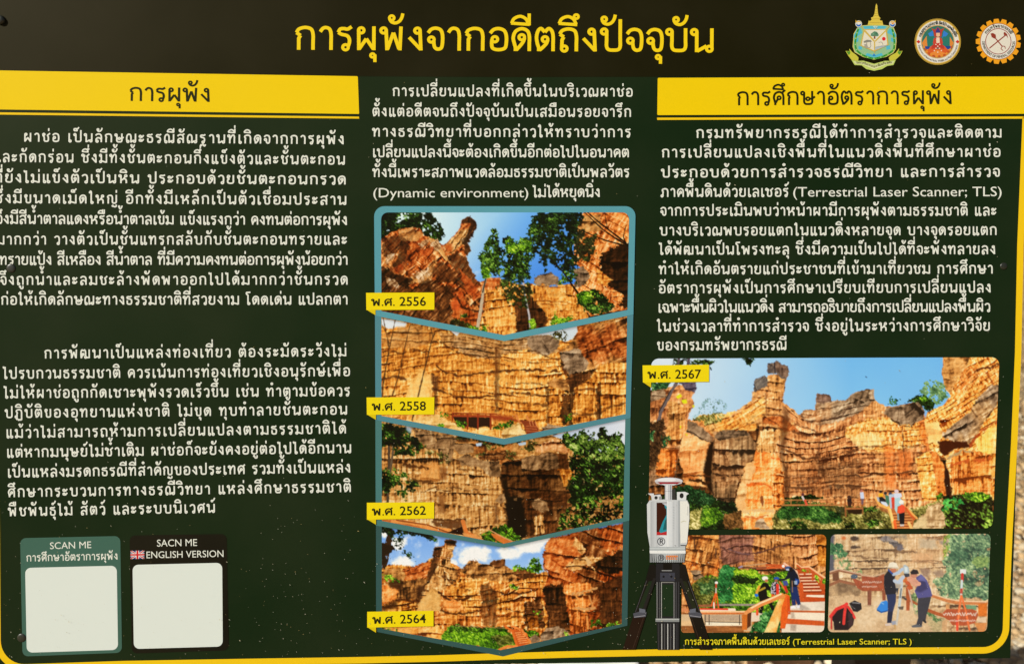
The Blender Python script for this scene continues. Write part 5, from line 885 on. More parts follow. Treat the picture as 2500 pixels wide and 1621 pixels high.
G = {
 'ก': (.88, [p_((.15, 0), (.15, .48), (.22, .60)), p_((.22, .60), (.06, .72)), KO_DOME]),
 'ถ': (.88, [o_(.24, .115), p_((.14, .13), (.15, .48), (.22, .60)), p_((.22, .60), (.06, .72)), KO_DOME]),
 'ภ': (.94, [o_(.12, .115), p_((.22, .13), (.22, .48), (.29, .60)), p_((.29, .60), (.11, .72)), s_((.11, .72), (.22, .88), (.46, T), (.69, .87), (.78, .64), (.78, .3), (.78, 0))]),
 'ฏ': (.90, [o_(.12, .115), p_((.22, .13), (.22, .48), (.29, .60)), p_((.29, .60), (.11, .72)), s_((.11, .72), (.22, .88), (.44, T), (.66, .87), (.74, .64), (.74, .3), (.74, -.26)), s_((.12, -.2), (.26, -.1), (.40, -.26), (.56, -.2), (.72, -.28))]),
 'ข': (.84, [o_(.19, .84), s_((.10, .86), (.11, .70), (.21, .58), (.24, .4), *KHO_TAIL[1:], (.68, 1))]),
 'ช': (.88, [o_(.19, .84), s_((.10, .86), (.11, .70), (.21, .58), (.24, .4), *KHO_TAIL[1:], (.66, .60), (.58, .70)), p_((.54, .69), (.86, .98))]),
 'ซ': (.90, [o_(.12, .84), s_((.20, .78), (.27, .86), (.34, .76), (.26, .6), (.25, .4), *KHO_TAIL[1:], (.66, .60), (.58, .70)), p_((.54, .69), (.86, .98))]),
 'ค': (.86, [o_(.43, .52), p_((.35, .44), (.19, .16)), DO_DOME]),
 'ด': (.86, [o_(.42, .58), s_((.53, .55), (.47, .38), (.34, .20), (.20, .04)), DO_DOME]),
 'ต': (.88, [o_(.42, .50), s_((.53, .48), (.47, .32), (.34, .17), (.20, .04)), s_((.17, 0), (.17, .14), (.11, .34), (.08, .60), (.14, .85), (.26, .95), (.41, .80)), s_((.41, .80), (.56, .95), (.69, .85), (.74, .62), (.74, .3), (.74, 0))]),
 'ศ': (.88, [o_(.43, .52), p_((.35, .44), (.19, .16)), DO_DOME, p_((.60, .86), (.84, 1.08))]),
 'ง': (.68, [o_(.38, .83), p_((.48, .86), (.52, 0)), p_((.05, .55), (.50, .05))]),
 'จ': (.74, [s_((.06, .74), (.18, .89), (.36, T), (.55, .87), (.63, .66), (.63, .32), (.58, .11), (.44, .06), (.33, .13), (.29, .28), (.28, .44)), o_(.19, .46)]),
 'ฉ': (.90, [s_((.07, .76), (.19, .89), (.38, T), (.59, .87), (.68, .66), (.68, .22)), o_(.70, .115), s_((.60, .06), (.42, .07), (.29, .18), (.28, .46)), o_(.19, .50)]),
 'ญ': (1.18, [p_((.15, 0), (.15, .48), (.22, .60)), p_((.22, .60), (.06, .72)), s_((.06, .72), (.16, .88), (.36, T), (.54, .87), (.60, .64), (.60, .25), (.66, .085), (.80, .06), (.95, .085), (1.02, .22), (1.02, .5), (1.02, 1)), o_(.64, -.26, .08), s_((.72, -.3), (.86, -.36), (1.0, -.3), (1.02, -.12))]),
 'ฐ': (.78, [o_(.36, .115), s_((.46, .14), (.51, .3), (.51, .46), (.42, .60), (.2, .66), (.07, .74)), s_((.07, .74), (.15, .88), (.30, .90), (.44, .88), (.60, .98)), o_(.16, -.24, .08), s_((.24, -.22), (.34, -.12), (.42, -.26), (.54, -.32), (.62, -.14))]),
 'ฒ': (1.22, [o_(.33, .44), p_((.26, .37), (.14, .02)), s_((.13, 0), (.10, .3), (.10, .66), (.15, .88), (.25, .94), (.37, .82)), s_((.37, .82), (.49, .94), (.58, .88), (.62, .66), (.62, .2)), o_(.62, .115), p_((.70, .07), (1.02, .07)), p_((1.04, 0), (1.04, 1))]),
 'ณ': (1.20, [o_(.22, .115), s_((.12, .13), (.09, .36), (.10, .66), (.19, .87), (.34, T), (.49, .86), (.55, .64), (.55, .3), (.55, 0)), p_((.57, .05), (.83, .26)), o_(.94, .14), p_((1.04, .16), (1.04, 1))]),
 'ท': (.92, NO_HEAD + [s_((.24, .42), (.36, .72), (.52, .92), (.66, .92), (.73, .76), (.73, .4), (.73, 0))]),
 'ธ': (.76, [s_((.07, .74), (.15, .88), (.30, .90), (.44, .88), (.62, .98)), s_((.07, .74), (.3, .66), (.5, .62), (.61, .5), (.61, .22), (.54, .085), (.36, .06), (.2, .085), (.13, .2), (.13, .5))]),
 'น': (.98, NO_HEAD + [p_((.25, .04), (.62, .26)), o_(.735, .14), p_((.83, .16), (.83, 1))]),
 'บ': (.92, [o_(.13, .84), BO_BOWL]),
 'ป': (.92, [o_(.13, .84), PO_BOWL]),
 'ษ': (1.0, [o_(.13, .84), BO_BOWL, o_(.48, .44), s_((.58, .44), (.76, .46), (.96, .60))]),
 'ผ': (.92, [o_(.215, .83), p_((.115, .86), (.125, 0)), p_((.14, .05), (.42, .48)), p_((.42, .48), (.70, .05)), p_((.72, 0), (.72, 1))]),
 'พ': (1.02, [o_(.12, .83), p_((.22, .86), (.26, 0)), p_((.28, .05), (.51, .74)), p_((.51, .74), (.74, .05)), p_((.77, 0), (.81, 1))]),
 'ม': (.96, [o_(.13, .84), p_((.23, .86), (.23, .22)), o_(.155, .13), p_((.24, .21), (.78, .05)), p_((.81, 0), (.81, 1))]),
 'ย': (.86, [o_(.20, .84), s_((.10, .86), (.11, .68), (.28, .55)), s_((.28, .55), (.14, .46), (.11, .28), (.18, .11), (.40, .06), (.60, .09), (.69, .22), (.69, .5), (.69, 1))]),
 'ร': (.70, [o_(.36, .115), s_((.46, .14), (.51, .3), (.51, .46), (.42, .60), (.2, .66), (.07, .74)), s_((.07, .74), (.15, .88), (.30, .90), (.44, .88), (.60, .98))]),
 'ล': (.84, [LO_DOME, o_(.22, .115), s_((.12, .13), (.12, .34), (.24, .48), (.42, .50), (.58, .42), (.68, .30))]),
 'ส': (.86, [LO_DOME, o_(.22, .115), s_((.12, .13), (.12, .34), (.24, .48), (.42, .50), (.58, .42), (.68, .30)), p_((.56, .86), (.80, 1.06))]),
 'ว': (.70, [s_((.06, .76), (.18, .89), (.34, T), (.51, .87), (.58, .66), (.58, .4), (.57, .14)), o_(.47, .115)]),
 'ห': (.98, NO_HEAD + [s_((.24, .34), (.42, .44), (.58, .62), (.64, .76)), o_(.72, .84), s_((.52, .52), (.68, .46), (.77, .32), (.78, 0))]),
 'อ': (.84, [s_((.07, .74), (.20, .89), (.40, T), (.62, .86), (.71, .64), (.71, .32), (.66, .13), (.50, .06), (.30, .06), (.16, .13), (.13, .3), (.14, .48)), o_(.255, .49)]),
 'า': (.64, [s_((.06, .76), (.16, .90), (.29, T), (.43, .87), (.49, .66), (.49, .3), (.49, 0))]),
 'ะ': (.64, [o_(.15, .70), s_((.18, .60), (.34, .62), (.52, .84)), o_(.15, .27), s_((.18, .17), (.34, .19), (.52, .41))]),
 'เ': (.42, [p_((.14, 1), (.14, .13)), o_(.235, .115)]),
 'แ': (.82, [p_((.14, 1), (.14, .13)), o_(.235, .115), p_((.54, 1), (.54, .13)), o_(.635, .115)]),
 'โ': (.56, [p_((.22, 1.10), (.22, .13)), o_(.315, .115), s_((.22, 1.08), (.06, 1.20), (.06, 1.36), (.22, 1.38), (.50, 1.40))]),
 'ใ': (.54, [p_((.24, 1.0), (.24, .13)), o_(.335, .115), s_((.24, .98), (.25, 1.16), (.22, 1.36), (.08, 1.42)), o_(.11, 1.27, .085)]),
 'ไ': (.54, [p_((.24, 1.36), (.24, .13)), o_(.335, .115), p_((.25, 1.34), (.11, 1.16)), p_((.10, 1.16), (.02, 1.40))]),
 '.': (.28, [p_((.05, .08), (.20, .08))]),
 ' ': (.46, []),
}
# marks are placed from the right stem (x = 0) of the consonant that carries them
M_UP = {
 'ั': [o_(-.38, 1.36, .095), s_((-.47, 1.32), (-.38, 1.19), (-.22, 1.15), (-.07, 1.23), (.02, 1.38), (.06, 1.55))],
 'ิ': [s_((-.70, 1.16), (-.60, 1.36), (-.36, 1.46), (-.14, 1.36), (-.02, 1.14)), p_((-.72, 1.17), (.02, 1.12))],
 'ี': [s_((-.70, 1.16), (-.60, 1.36), (-.36, 1.46), (-.14, 1.36), (-.04, 1.18)), p_((-.72, 1.17), (.02, 1.12)), p_((.0, 1.08), (.0, 1.58))],
 'ึ': [s_((-.70, 1.16), (-.60, 1.36), (-.36, 1.46), (-.14, 1.36), (-.02, 1.14)), p_((-.72, 1.17), (.02, 1.12)), o_(-.02, 1.46, .085)],
 'ื': [s_((-.70, 1.16), (-.60, 1.36), (-.38, 1.45), (-.20, 1.34)), p_((-.72, 1.17), (.02, 1.12)), p_((-.19, 1.22), (-.19, 1.58)), p_((.0, 1.08), (.0, 1.58))],
 '็': [o_(-.20, 1.24, .08), s_((-.30, 1.18), (-.46, 1.24), (-.46, 1.40), (-.30, 1.44), (-.10, 1.42), (.05, 1.60))],
 'ำ': [o_(-.14, 1.36, .10)],
}
M_TONE = {
 '่': [p_((-.01, 1.14), (-.01, 1.46))],
 '้': [o_(-.28, 1.42, .085), s_((-.30, 1.30), (-.16, 1.16), (-.03, 1.28), (.07, 1.52))],
 '์': [o_(-.24, 1.24, .09), s_((-.15, 1.30), (-.02, 1.38), (.07, 1.60))],
}
M_DOWN = {
 'ุ': [o_(-.10, -.22, .08), p_((-.005, -.18), (-.005, -.50))],
 'ู': [o_(-.34, -.20, .08), s_((-.27, -.20), (-.25, -.38), (-.12, -.44), (-.01, -.36), (-.005, -.12))],
}

def catmull(pts, n=6):
    pts = [np.array(p, float) for p in pts]
    if len(pts) < 3: return pts
    q = [2 * pts[0] - pts[1]] + pts + [2 * pts[-1] - pts[-2]]
    out = []
    for i in range(1, len(q) - 2):
        a, b, c, d = q[i - 1], q[i], q[i + 1], q[i + 2]
        for k in range(n):
            t = k / n
            out.append(.5 * (2 * b + (c - a) * t + (2 * a - 5 * b + 4 * c - d) * t * t + (3 * b - 3 * c + d - a) * t ** 3))
    out.append(pts[-1])
    return out

def ribbon(pts, w, closed=False):
    """flat strip of width w along pts -> (verts 2D, quads)"""
    pts = [np.array(p, float) for p in pts]; n = len(pts)
    L = []; Rr = []
    for i in range(n):
        if closed: a, b = pts[i - 1], pts[(i + 1) % n]; c = pts[i]
        else: a, b, c = pts[max(i - 1, 0)], pts[min(i + 1, n - 1)], pts[i]
        d0 = c - a; d1 = b - c
        if np.hypot(*d0) < 1e-9: d0 = d1
        if np.hypot(*d1) < 1e-9: d1 = d0
        d0 = d0 / np.hypot(*d0); d1 = d1 / np.hypot(*d1)
        t = d0 + d1; t = t / max(np.hypot(*t), 1e-6)
        nn = np.array((-t[1], t[0])); k = max(.55, nn.dot(np.array((-d0[1], d0[0]))))
        L.append(c + nn * w / 2 / k); Rr.append(c - nn * w / 2 / k)
    v = L + Rr
    f = [(i, i + 1, n + i + 1, n + i) for i in range(n - 1)]
    if closed: f.append((n - 1, 0, n, 2 * n - 1))
    return v, [tuple(reversed(q)) for q in f]

def glyph_ribbons(strokes, sw, fine=6):
    out = []
    for s in strokes:
        if s[0] == 'o':
            _, x, y, r = s; m = 10 if fine < 7 else 18
            out.append(ribbon([(x + r * math.cos(a), y + r * math.sin(a)) for a in np.linspace(0, 2 * math.pi, m, endpoint=False)], min(sw * .86, r * 1.3), True))
        elif s[0] == 's': out.append(ribbon(catmull(s[1], 4 if fine < 7 else 8), sw))
        else: out.append(ribbon(s[1], sw))
    return out

def clusters(text):
    out = []
    for ch in text:
        if ch in M_UP or ch in M_TONE or ch in M_DOWN: out[-1].append(ch)
        else: out.append([ch])
        if ch == 'ำ': out.append(['า'])
    return out

_CACHE = {}
def cluster_shape(cl, sw, fine, mdy=0.0):
    key = (tuple(cl), sw, fine, mdy)
    if key in _CACHE: return _CACHE[key]
    base = cl[0]; adv, st = G[base]
    rib = glyph_ribbons(st, sw, fine)
    rx = adv - (.15 if base not in 'พษ' else .20)
    if base in 'ป': rx -= .26
    if base in 'ง': rx = .56
    if base in 'ร': rx = .58
    up1 = [c for c in cl[1:] if c in M_UP]; tn = [c for c in cl[1:] if c in M_TONE]; dn = [c for c in cl[1:] if c in M_DOWN]
    msw = sw * .92
    def add(strokes, dx, dy):
        for v, f in glyph_ribbons(strokes, msw, fine): rib.append(([q + np.array((dx, dy)) for q in v], f))
    for c in up1: add(M_UP[c], rx, mdy)
    for c in tn: add(M_TONE[c], rx, (.50 if up1 else 0.0) + mdy)
    for c in dn: add(M_DOWN[c], adv - .15 if base != 'ร' else .5, 0)
    _CACHE[key] = (adv, rib)
    return _CACHE[key]

class Lettering:
    """collects every stroke of one text part, each stroke a hair above the one before so none coincide"""
    def __init__(self, z): self.z = z; self.v = []; self.f = []; self.k = 0
    def add(self, v2, faces, fn):
        b = len(self.v); z = self.z + (self.k % 12) * 6e-6; self.k += 1
        for q in v2:
            x, y = fn(q[0], q[1]); self.v.append((x, y, z))
        self.f += [tuple(b + i for i in q) for q in faces]
    def thai(self, text, x0, y0, x1, y1, h, sw=.14, fine=6, warp=None, mdy=0.0, spmax=.22):
        """text from layout point (x0,y0) to (x1,y1) along the base line, consonants h high"""
        cls = clusters(text); shp = [cluster_shape(c, sw, fine, mdy) for c in cls]
        nat = sum(a for a, _ in shp) - .14
        L = math.hypot(x1 - x0, y1 - y0); n = len(shp)
        sp = (L - nat * h) / max(n - 1, 1); kx = 1.0
        if sp < -.05 * h:
            sp = -.05 * h; kx = (L - sp * (n - 1)) / (nat * h)
        if sp > spmax * h:
            sp = spmax * h; kx = (L - sp * (n - 1)) / (nat * h)
        ux, uy = (x1 - x0) / L, (y1 - y0) / L
        cur = -.05 * h
        for (adv, rib) in shp:
            for v, f in rib:
                self.k += 1
                if warp: fn = lambda a, b, c=cur: P(*warp(c + a * h * kx, b * h))
                else: fn = lambda a, b, c=cur: P(x0 + ux * (c + a * h * kx) + uy * b * h, y0 + uy * (c + a * h * kx) - ux * b * h)
                self.add(v, f, fn)
            cur += adv * h * kx + sp
    def latin(self, text, x0, y0, x1, y1, cap, bold=.0, warp=None, res=3):
        key = (text, bold)
        V, F, capn = latin_mesh(text, bold, res)
        w = V[:, 0].max() - V[:, 0].min(); xm = V[:, 0].min()
        L = math.hypot(x1 - x0, y1 - y0); ux, uy = (x1 - x0) / L, (y1 - y0) / L
        kx = L / w; ky = cap / capn
        b = len(self.v); z = self.z; self.k += 1
        for q in V:
            a, c = (q[0] - xm) * kx, q[1] * ky
            if warp: x, y = P(*warp(a, c))
            else: x, y = P(x0 + ux * a + uy * c, y0 + uy * a - ux * c)
            self.v.append((x, y, z))
        self.f += [tuple(b + i for i in q) for q in F]
    def build(self, name, rgb, parent, mat, label=None):
        v = np.array(self.v, np.float32)
        return mesh_obj(name, v, self.f, mat, parent, np.tile(lin(rgb) * PRINT_GAIN / .80 * .80, (len(v), 1)), label=label)

_CAP = []
def cap_height():
    if not _CAP:
        _CAP.append(1.0)
        V, F, _ = latin_mesh('H', 0, 2)
        _CAP[0] = float(V[:, 1].max() - V[:, 1].min())
    return _CAP[0]

def latin_mesh(text, bold, res):
    cu = bpy.data.curves.new('lettering', 'FONT'); cu.body = text; cu.resolution_u = res; cu.offset = bold; cu.fill_mode = 'FRONT'
    ob = bpy.data.objects.new('lettering', cu); COL.objects.link(ob)
    dg = bpy.context.evaluated_depsgraph_get(); ev = ob.evaluated_get(dg); me = ev.to_mesh()
    V = np.array([v.co[:] for v in me.vertices]); F = [tuple(p.vertices) for p in me.polygons]
    ev.to_mesh_clear()
    bpy.data.objects.remove(ob); bpy.data.curves.remove(cu)
    V = V[:, :2]
    return V, F, cap_height()
# ------------------------------------------------------------------ ground behind the board
def build_ground():
    m, n, l, b = nt('sandy_gravel')
    tc = n.new('ShaderNodeTexCoord')
    n1 = n.new('ShaderNodeTexNoise'); n1.inputs['Scale'].default_value = 3.2; n1.inputs['Detail'].default_value = 10; n1.inputs['Roughness'].default_value = .7
    n2 = n.new('ShaderNodeTexVoronoi'); n2.inputs['Scale'].default_value = 46
    for q in (n1, n2): l.new(tc.outputs['Object'], q.inputs['Vector'])
    cr = n.new('ShaderNodeValToRGB'); e = cr.color_ramp.elements
    e[0].position = .30; e[0].color = (.24, .15, .07, 1); e[1].position = .72; e[1].color = (.50, .37, .205, 1)
    x = cr.color_ramp.elements.new(.5); x.color = (.37, .25, .13, 1)
    l.new(n1.outputs['Fac'], cr.inputs['Fac'])
    mx = n.new('ShaderNodeMixRGB'); mx.blend_type = 'OVERLAY'; mx.inputs[0].default_value = .35
    l.new(cr.outputs['Color'], mx.inputs[1]); l.new(n2.outputs['Color'], mx.inputs[2])
    hs = n.new('ShaderNodeHueSaturation'); hs.inputs['Saturation'].default_value = .8
    bwc = n.new('ShaderNodeRGBToBW'); l.new(n2.outputs['Color'], bwc.inputs['Color']); l.new(bwc.outputs['Val'], mx.inputs[2])
    l.new(mx.outputs[0], b.inputs['Base Color']); b.inputs['Roughness'].default_value = .95; b.inputs['Specular IOR Level'].default_value = .15
    bp = n.new('ShaderNodeBump'); bp.inputs['Strength'].default_value = .9; bp.inputs['Distance'].default_value = .02
    l.new(n2.outputs['Distance'], bp.inputs['Height']); l.new(bp.outputs['Normal'], b.inputs['Normal'])
    # one sheet, finely divided near the board with gentle humps, reaching far out
    xs = np.concatenate([[-120, -30, -8], np.linspace(-3.5, 4.5, 161), [8, 30, 120]])
    ys = np.concatenate([[-120, -30, -8], np.linspace(-3, 7, 201), [14, 40, 160]])
    X, Y = np.meshgrid(xs, ys)
    near = (np.abs(X - .5) < 4.1) & (Y > -3.1) & (Y < 7.1)
    Z = np.where(near, .05 * (fbm(X, Y, .9, 3, 3) - .5) + .022 * (fbm(X, Y, .12, 3, 5) - .5), 0) - .01
    nx, ny = len(xs), len(ys)
    i = np.arange(nx * ny).reshape(ny, nx)
    F = np.stack([i[:-1, :-1], i[:-1, 1:], i[1:, 1:], i[1:, :-1]], -1).reshape(-1, 4)
    g = mesh_obj('ground', np.stack([X, Y, Z], -1).reshape(-1, 3), F, m, smooth=True); g['kind'] = 'structure'
    return g

def build_gravel():
    # loose pebbles of the strip of ground that shows past the board's right and lower edges
    rnd = random.Random(5); V = []; F = []; C = []
    tpl = bmesh.new(); bmesh.ops.create_icosphere(tpl, subdivisions=1, radius=1); tv = [v.co.copy() for v in tpl.verts]; tpl.verts.index_update()
    tf = [tuple(v.index for v in f.verts) for f in tpl.faces]; tpl.free()
    pal = [(.52, .38, .22), (.44, .29, .14), (.58, .46, .29), (.36, .22, .10), (.48, .32, .15), (.62, .52, .36), (.30, .19, .09)]
    for k in range(3800):
        if rnd.random() < .72: q = GROUND(rnd.uniform(2440, 2600), 700 + 960 * rnd.random() ** .6)
        else: q = GROUND(rnd.uniform(900, 2520), rnd.uniform(1570, 1680))
        q.x += rnd.gauss(0, .05); q.y += rnd.gauss(0, .05)
        s = rnd.choice((.005, .007, .009, .012, .017)) * rnd.uniform(.7, 1.3)
        sx, sy, sz = s * rnd.uniform(.8, 1.4), s * rnd.uniform(.8, 1.2), s * rnd.uniform(.5, .9)
        a = rnd.uniform(0, 6.28); ca, sa = math.cos(a), math.sin(a); b = len(V); c = rnd.choice(pal); br = rnd.uniform(.75, 1.15)
        for v in tv:
            j = rnd.uniform(.82, 1.15); x, y, z = v.x * sx * j, v.y * sy * j, v.z * sz * j
            V.append((q.x + x * ca - y * sa, q.y + x * sa + y * ca, z + sz * .35)); C.append([w * br for w in c])
        F += [tuple(b + i for i in f) for f in tf]
    m, n, l, bs = nt('pebble_stone'); at = n.new('ShaderNodeAttribute'); at.attribute_name = 'Ink'
    l.new(at.outputs['Color'], bs.inputs['Base Color']); bs.inputs['Roughness'].default_value = .85
    g = mesh_obj('gravel', V, np.array(F), m, cols=np.array(C)); g['kind'] = 'stuff'

def box_verts(x0, x1, y0, y1, z0, z1, bev=0):
    bm = bmesh.new(); bmesh.ops.create_cube(bm, size=1)
    for v in bm.verts: v.co = Vector((x0 if v.co.x < 0 else x1, y0 if v.co.y < 0 else y1, z0 if v.co.z < 0 else z1))
    if bev: bmesh.ops.bevel(bm, geom=bm.edges[:] + bm.verts[:], offset=bev, segments=2, profile=.6, affect='EDGES')
    bm.verts.index_update(); V = [v.co[:] for v in bm.verts]; F = [tuple(v.index for v in f.verts) for f in bm.faces]; bm.free()
    return V, F

build_ground(); build_gravel()
WOOD = noise_material('weathered_wood', (.055, .026, .012), (.20, .10, .045), 9, .8, .5, stretch=(1, 1, .12), c2=(.12, .058, .026))
DARKPOST = noise_material('painted_post', (.022, .014, .010), (.055, .036, .024), 18, .6, .2, stretch=(1, 1, .15))
SLAB_WHITE = noise_material('slab_white', (.66, .63, .57), (.84, .82, .77), 14, .9, .3)
# squat timber post standing behind the board
qa, qb = GROUND(1822, 1621), GROUND(1985, 1621)
V, F = box_verts(qa.x, qb.x, qa.y - .02, qa.y + (qb.x - qa.x), -.03, .34, .012)
tp = mesh_obj('timber_post', V, F, WOOD)
tp['label'] = 'short brown timber post on the gravel behind the board'; tp['category'] = 'post'
# white slab put in for a bright white patch of ground, material unknown
sa, sb = GROUND(1314, 1621), GROUND(1545, 1600)
V, F = box_verts(sa.x, sb.x, sa.y - .25, sb.y + .5, -.04, .045, .012)
sl = mesh_obj('white_slab', V, F, SLAB_WHITE)
sl['label'] = 'sunlit white slab on the ground below the board edge'; sl['category'] = 'slab'

# ------------------------------------------------------------------ the information board
PRINT = print_material()
board = thing('information_board', 'large dark green Thai information board with yellow headings and cliff photographs', 'sign', BO)
board.rotation_euler = (-TILT, 0, 0)
# local axes of the board: x right, y into the board, z up; the print layers lie at small negative y
class Layer(list): pass
_mesh_obj = mesh_obj
def on_board(name, v, f, parent, rgb=None, cols=None, mat=None, label=None):
    """v = (x, y, height above the face) -> the board's own axes"""
    v = np.asarray(v, float); w = np.stack([v[:, 0], -v[:, 2], v[:, 1]], -1)
    if cols is None: cols = np.tile(lin(rgb) * PRINT_GAIN, (len(w), 1))
    return _mesh_obj(name, w, f, mat or PRINT, parent, cols, label=label)
def _build(self, name, rgb, parent, label=None):
    return on_board(name, np.array(self.v), self.f, parent, rgb, label=label)
Lettering.build = _build

class Art:
    """flat printed shapes of one part; each shape lies a hair above the one before"""
    def __init__(self, z, tf=None): self.z = z; self.v = []; self.f = []; self.c = []; self.tf = tf or (lambda a, b: (a, b)); self.k = 0
    def poly(self, pts, rgb):
        b = len(self.v); z = self.z + self.k * 4e-6; self.k += 1
        q = [P(*self.tf(*p)) for p in pts]
        area = sum(q[i - 1][0] * q[i][1] - q[i][0] * q[i - 1][1] for i in range(len(q)))
        if area < 0: q.reverse()
        self.v += [(x, y, z) for x, y in q]; self.c += [lin(rgb) * PRINT_GAIN] * len(q); self.f.append(tuple(range(b, b + len(q))))
    def strip(self, pts, w, rgb, closed=False, smooth=False):
        pts = [self.tf(*p) for p in pts]
        if smooth: pts = catmull(pts, 5)
        v, f = ribbon(pts, w, closed); b = len(self.v); z = self.z + self.k * 4e-6; self.k += 1
        self.v += [(*P(*q), z) for q in v]; self.c += [lin(rgb) * PRINT_GAIN] * len(v); self.f += [tuple(b + i for i in reversed(q)) for q in f]
    def ring(self, cx, cy, r, w, rgb, n=40, ry=None):
        ry = ry or r
        self.strip([(cx + r * math.cos(t), cy + ry * math.sin(t)) for t in np.linspace(0, 2 * math.pi, n, endpoint=False)], w, rgb, True)
    def disc(self, cx, cy, r, rgb, n=32, ry=None):
        ry = ry or r
        self.poly([(cx + r * math.cos(t), cy + ry * math.sin(t)) for t in np.linspace(0, 2 * math.pi, n, endpoint=False)], rgb)
    def build(self, name, parent, label=None):
        return on_board(name, self.v, self.f, parent, cols=np.array(self.c), label=label)

def rrect(tl, tr, br, bl, r, n=7):
    """rounded quadrilateral outline from four layout corners"""
    c = [np.array(p, float) for p in (tl, tr, br, bl)]; out = []
    rs = r if isinstance(r, (list, tuple)) else [r] * 4
    for i in range(4):
        p, a, b = c[i], c[i - 1], c[(i + 1) % 4]
        if rs[i] <= 0: out.append(tuple(p)); continue
        u = (a - p) / np.hypot(*(a - p)); v = (b - p) / np.hypot(*(b - p)); o = p + (u + v) * rs[i]
        for k in range(n + 1):
            t = k / n * math.pi / 2
            out.append(tuple(o - v * rs[i] * math.cos(t) - u * rs[i] * math.sin(t)))
    return out

Z1 = 1e-4
# --- panel (aluminium composite sheet) and its two posts
corners = [P(-48, -42), P(2521, -42), P(2466.5, 1605.5), P(-40, 1634)]
xl = min(corners[0][0], corners[3][0]); xr = .5 * (corners[1][0] + corners[2][0])
EDGE = noise_material('panel_edge', (.06, .06, .055), (.12, .12, .11), 30, .5)
def panel():
    c = corners; t = .004
    v = [(x, y, 0) for x, y in c] + [(x, y, -t) for x, y in c]
    o = on_board('panel', v, [(3, 2, 1, 0)], board, (16, 37, 16), label='dark green printed board face')
    v2 = [(x, y, -.0002) for x, y in c] + [(x, y, -t) for x, y in c]
    f2 = [(0, 1, 5, 4), (1, 2, 6, 5), (2, 3, 7, 6), (3, 0, 4, 7), (4, 5, 6, 7)]
    on_board('backing_sheet', v2, f2, board, (90, 90, 86), mat=EDGE)
panel()
def post(px0, px1, name='post'):
    a, b = P(px0, 1600)[0], P(px1, 1600)[0]
    # upright stands plumb in the world: built in world axes, then brought into the board's frame
    V, F = box_verts(a, b, .115, .115 + .085, -1.6, .34, .004)
    inv = Matrix.Rotation(TILT, 4, 'X')
    W = [tuple(inv @ Vector(v)) for v in V]
    _mesh_obj(name, W, F, DARKPOST, board, label='dark square post under the board')
post(2262, 2424); post(40, 200)

# --- header band, headings, rules, border stripe
A = Art(Z1); A.poly([(-46, -40), (2519, -40), (2512, 186), (1240, 189), (870, 187), (-44, 172)], (20, 19, 0)); A.build('header_band', board, 'brown black band behind the title')
YEL = (246, 210, 8); YEL2 = (247, 204, 24)
def bar(name, quad, r, rule, label, text):
    A = Art(2 * Z1); A.poly(rrect(*quad, r), YEL); b = A.build('heading_bar', board, label)
    A = Art(2 * Z1); A.poly(rule, YEL2); A.build('rule', b)
    L = Lettering(3 * Z1); L.thai(*text, sw=.145, fine=8, spmax=.07); L.build('heading_text', (30, 34, 8), b)
bar('l', [(-44, 172.2), (873.6, 187), (876.8, 279), (-44, 267.5)], [0, 3, 1.5, 0], [(-44, 274.5), (876.5, 285.5), (877, 290.5), (-44, 280)], 'yellow heading bar at the left', ('การผุพัง', 317.7, 247.2, 511.7, 249.6, 34))
bar('r', [(1605.7, 191), (2512, 187.5), (2510, 278.5), (1604.5, 281.8)], [3, 0, 0, 3], [(1604, 288), (2509, 285), (2508.5, 290.5), (1604.5, 293.6)], 'yellow heading bar at the right', ('การศึกษาอัตราการผุพัง', 1800.5, 258, 2323, 255, 34))
# border stripe: right side, lower right corner, bottom, lower left corner
stripe = [(2504, 286), (2491, 600), (2485.5, 862), (2476, 1080), (2464, 1300), (2459, 1420)] + [(2399 + 57 * math.cos(t), 1529.5 + 57 * math.sin(t)) for t in np.linspace(0, math.pi / 2, 12)] + [(2200, 1587.5), (1900, 1589.5), (1600, 1592), (1400, 1596), (1230, 1601), (1060, 1606.5), (880, 1610.5), (620, 1614.5), (300, 1620), (120, 1626)] + [(60 - 66 * math.sin(t), 1562 + 66 * math.cos(t)) for t in np.linspace(0, math.pi / 2, 12)] + [(-8, 1300), (-14, 900), (-20, 500), (-24, 278)]
A = Art(2 * Z1); A.strip(stripe, 15.8, YEL2); A.build('border_stripe', board, 'yellow rounded border line')

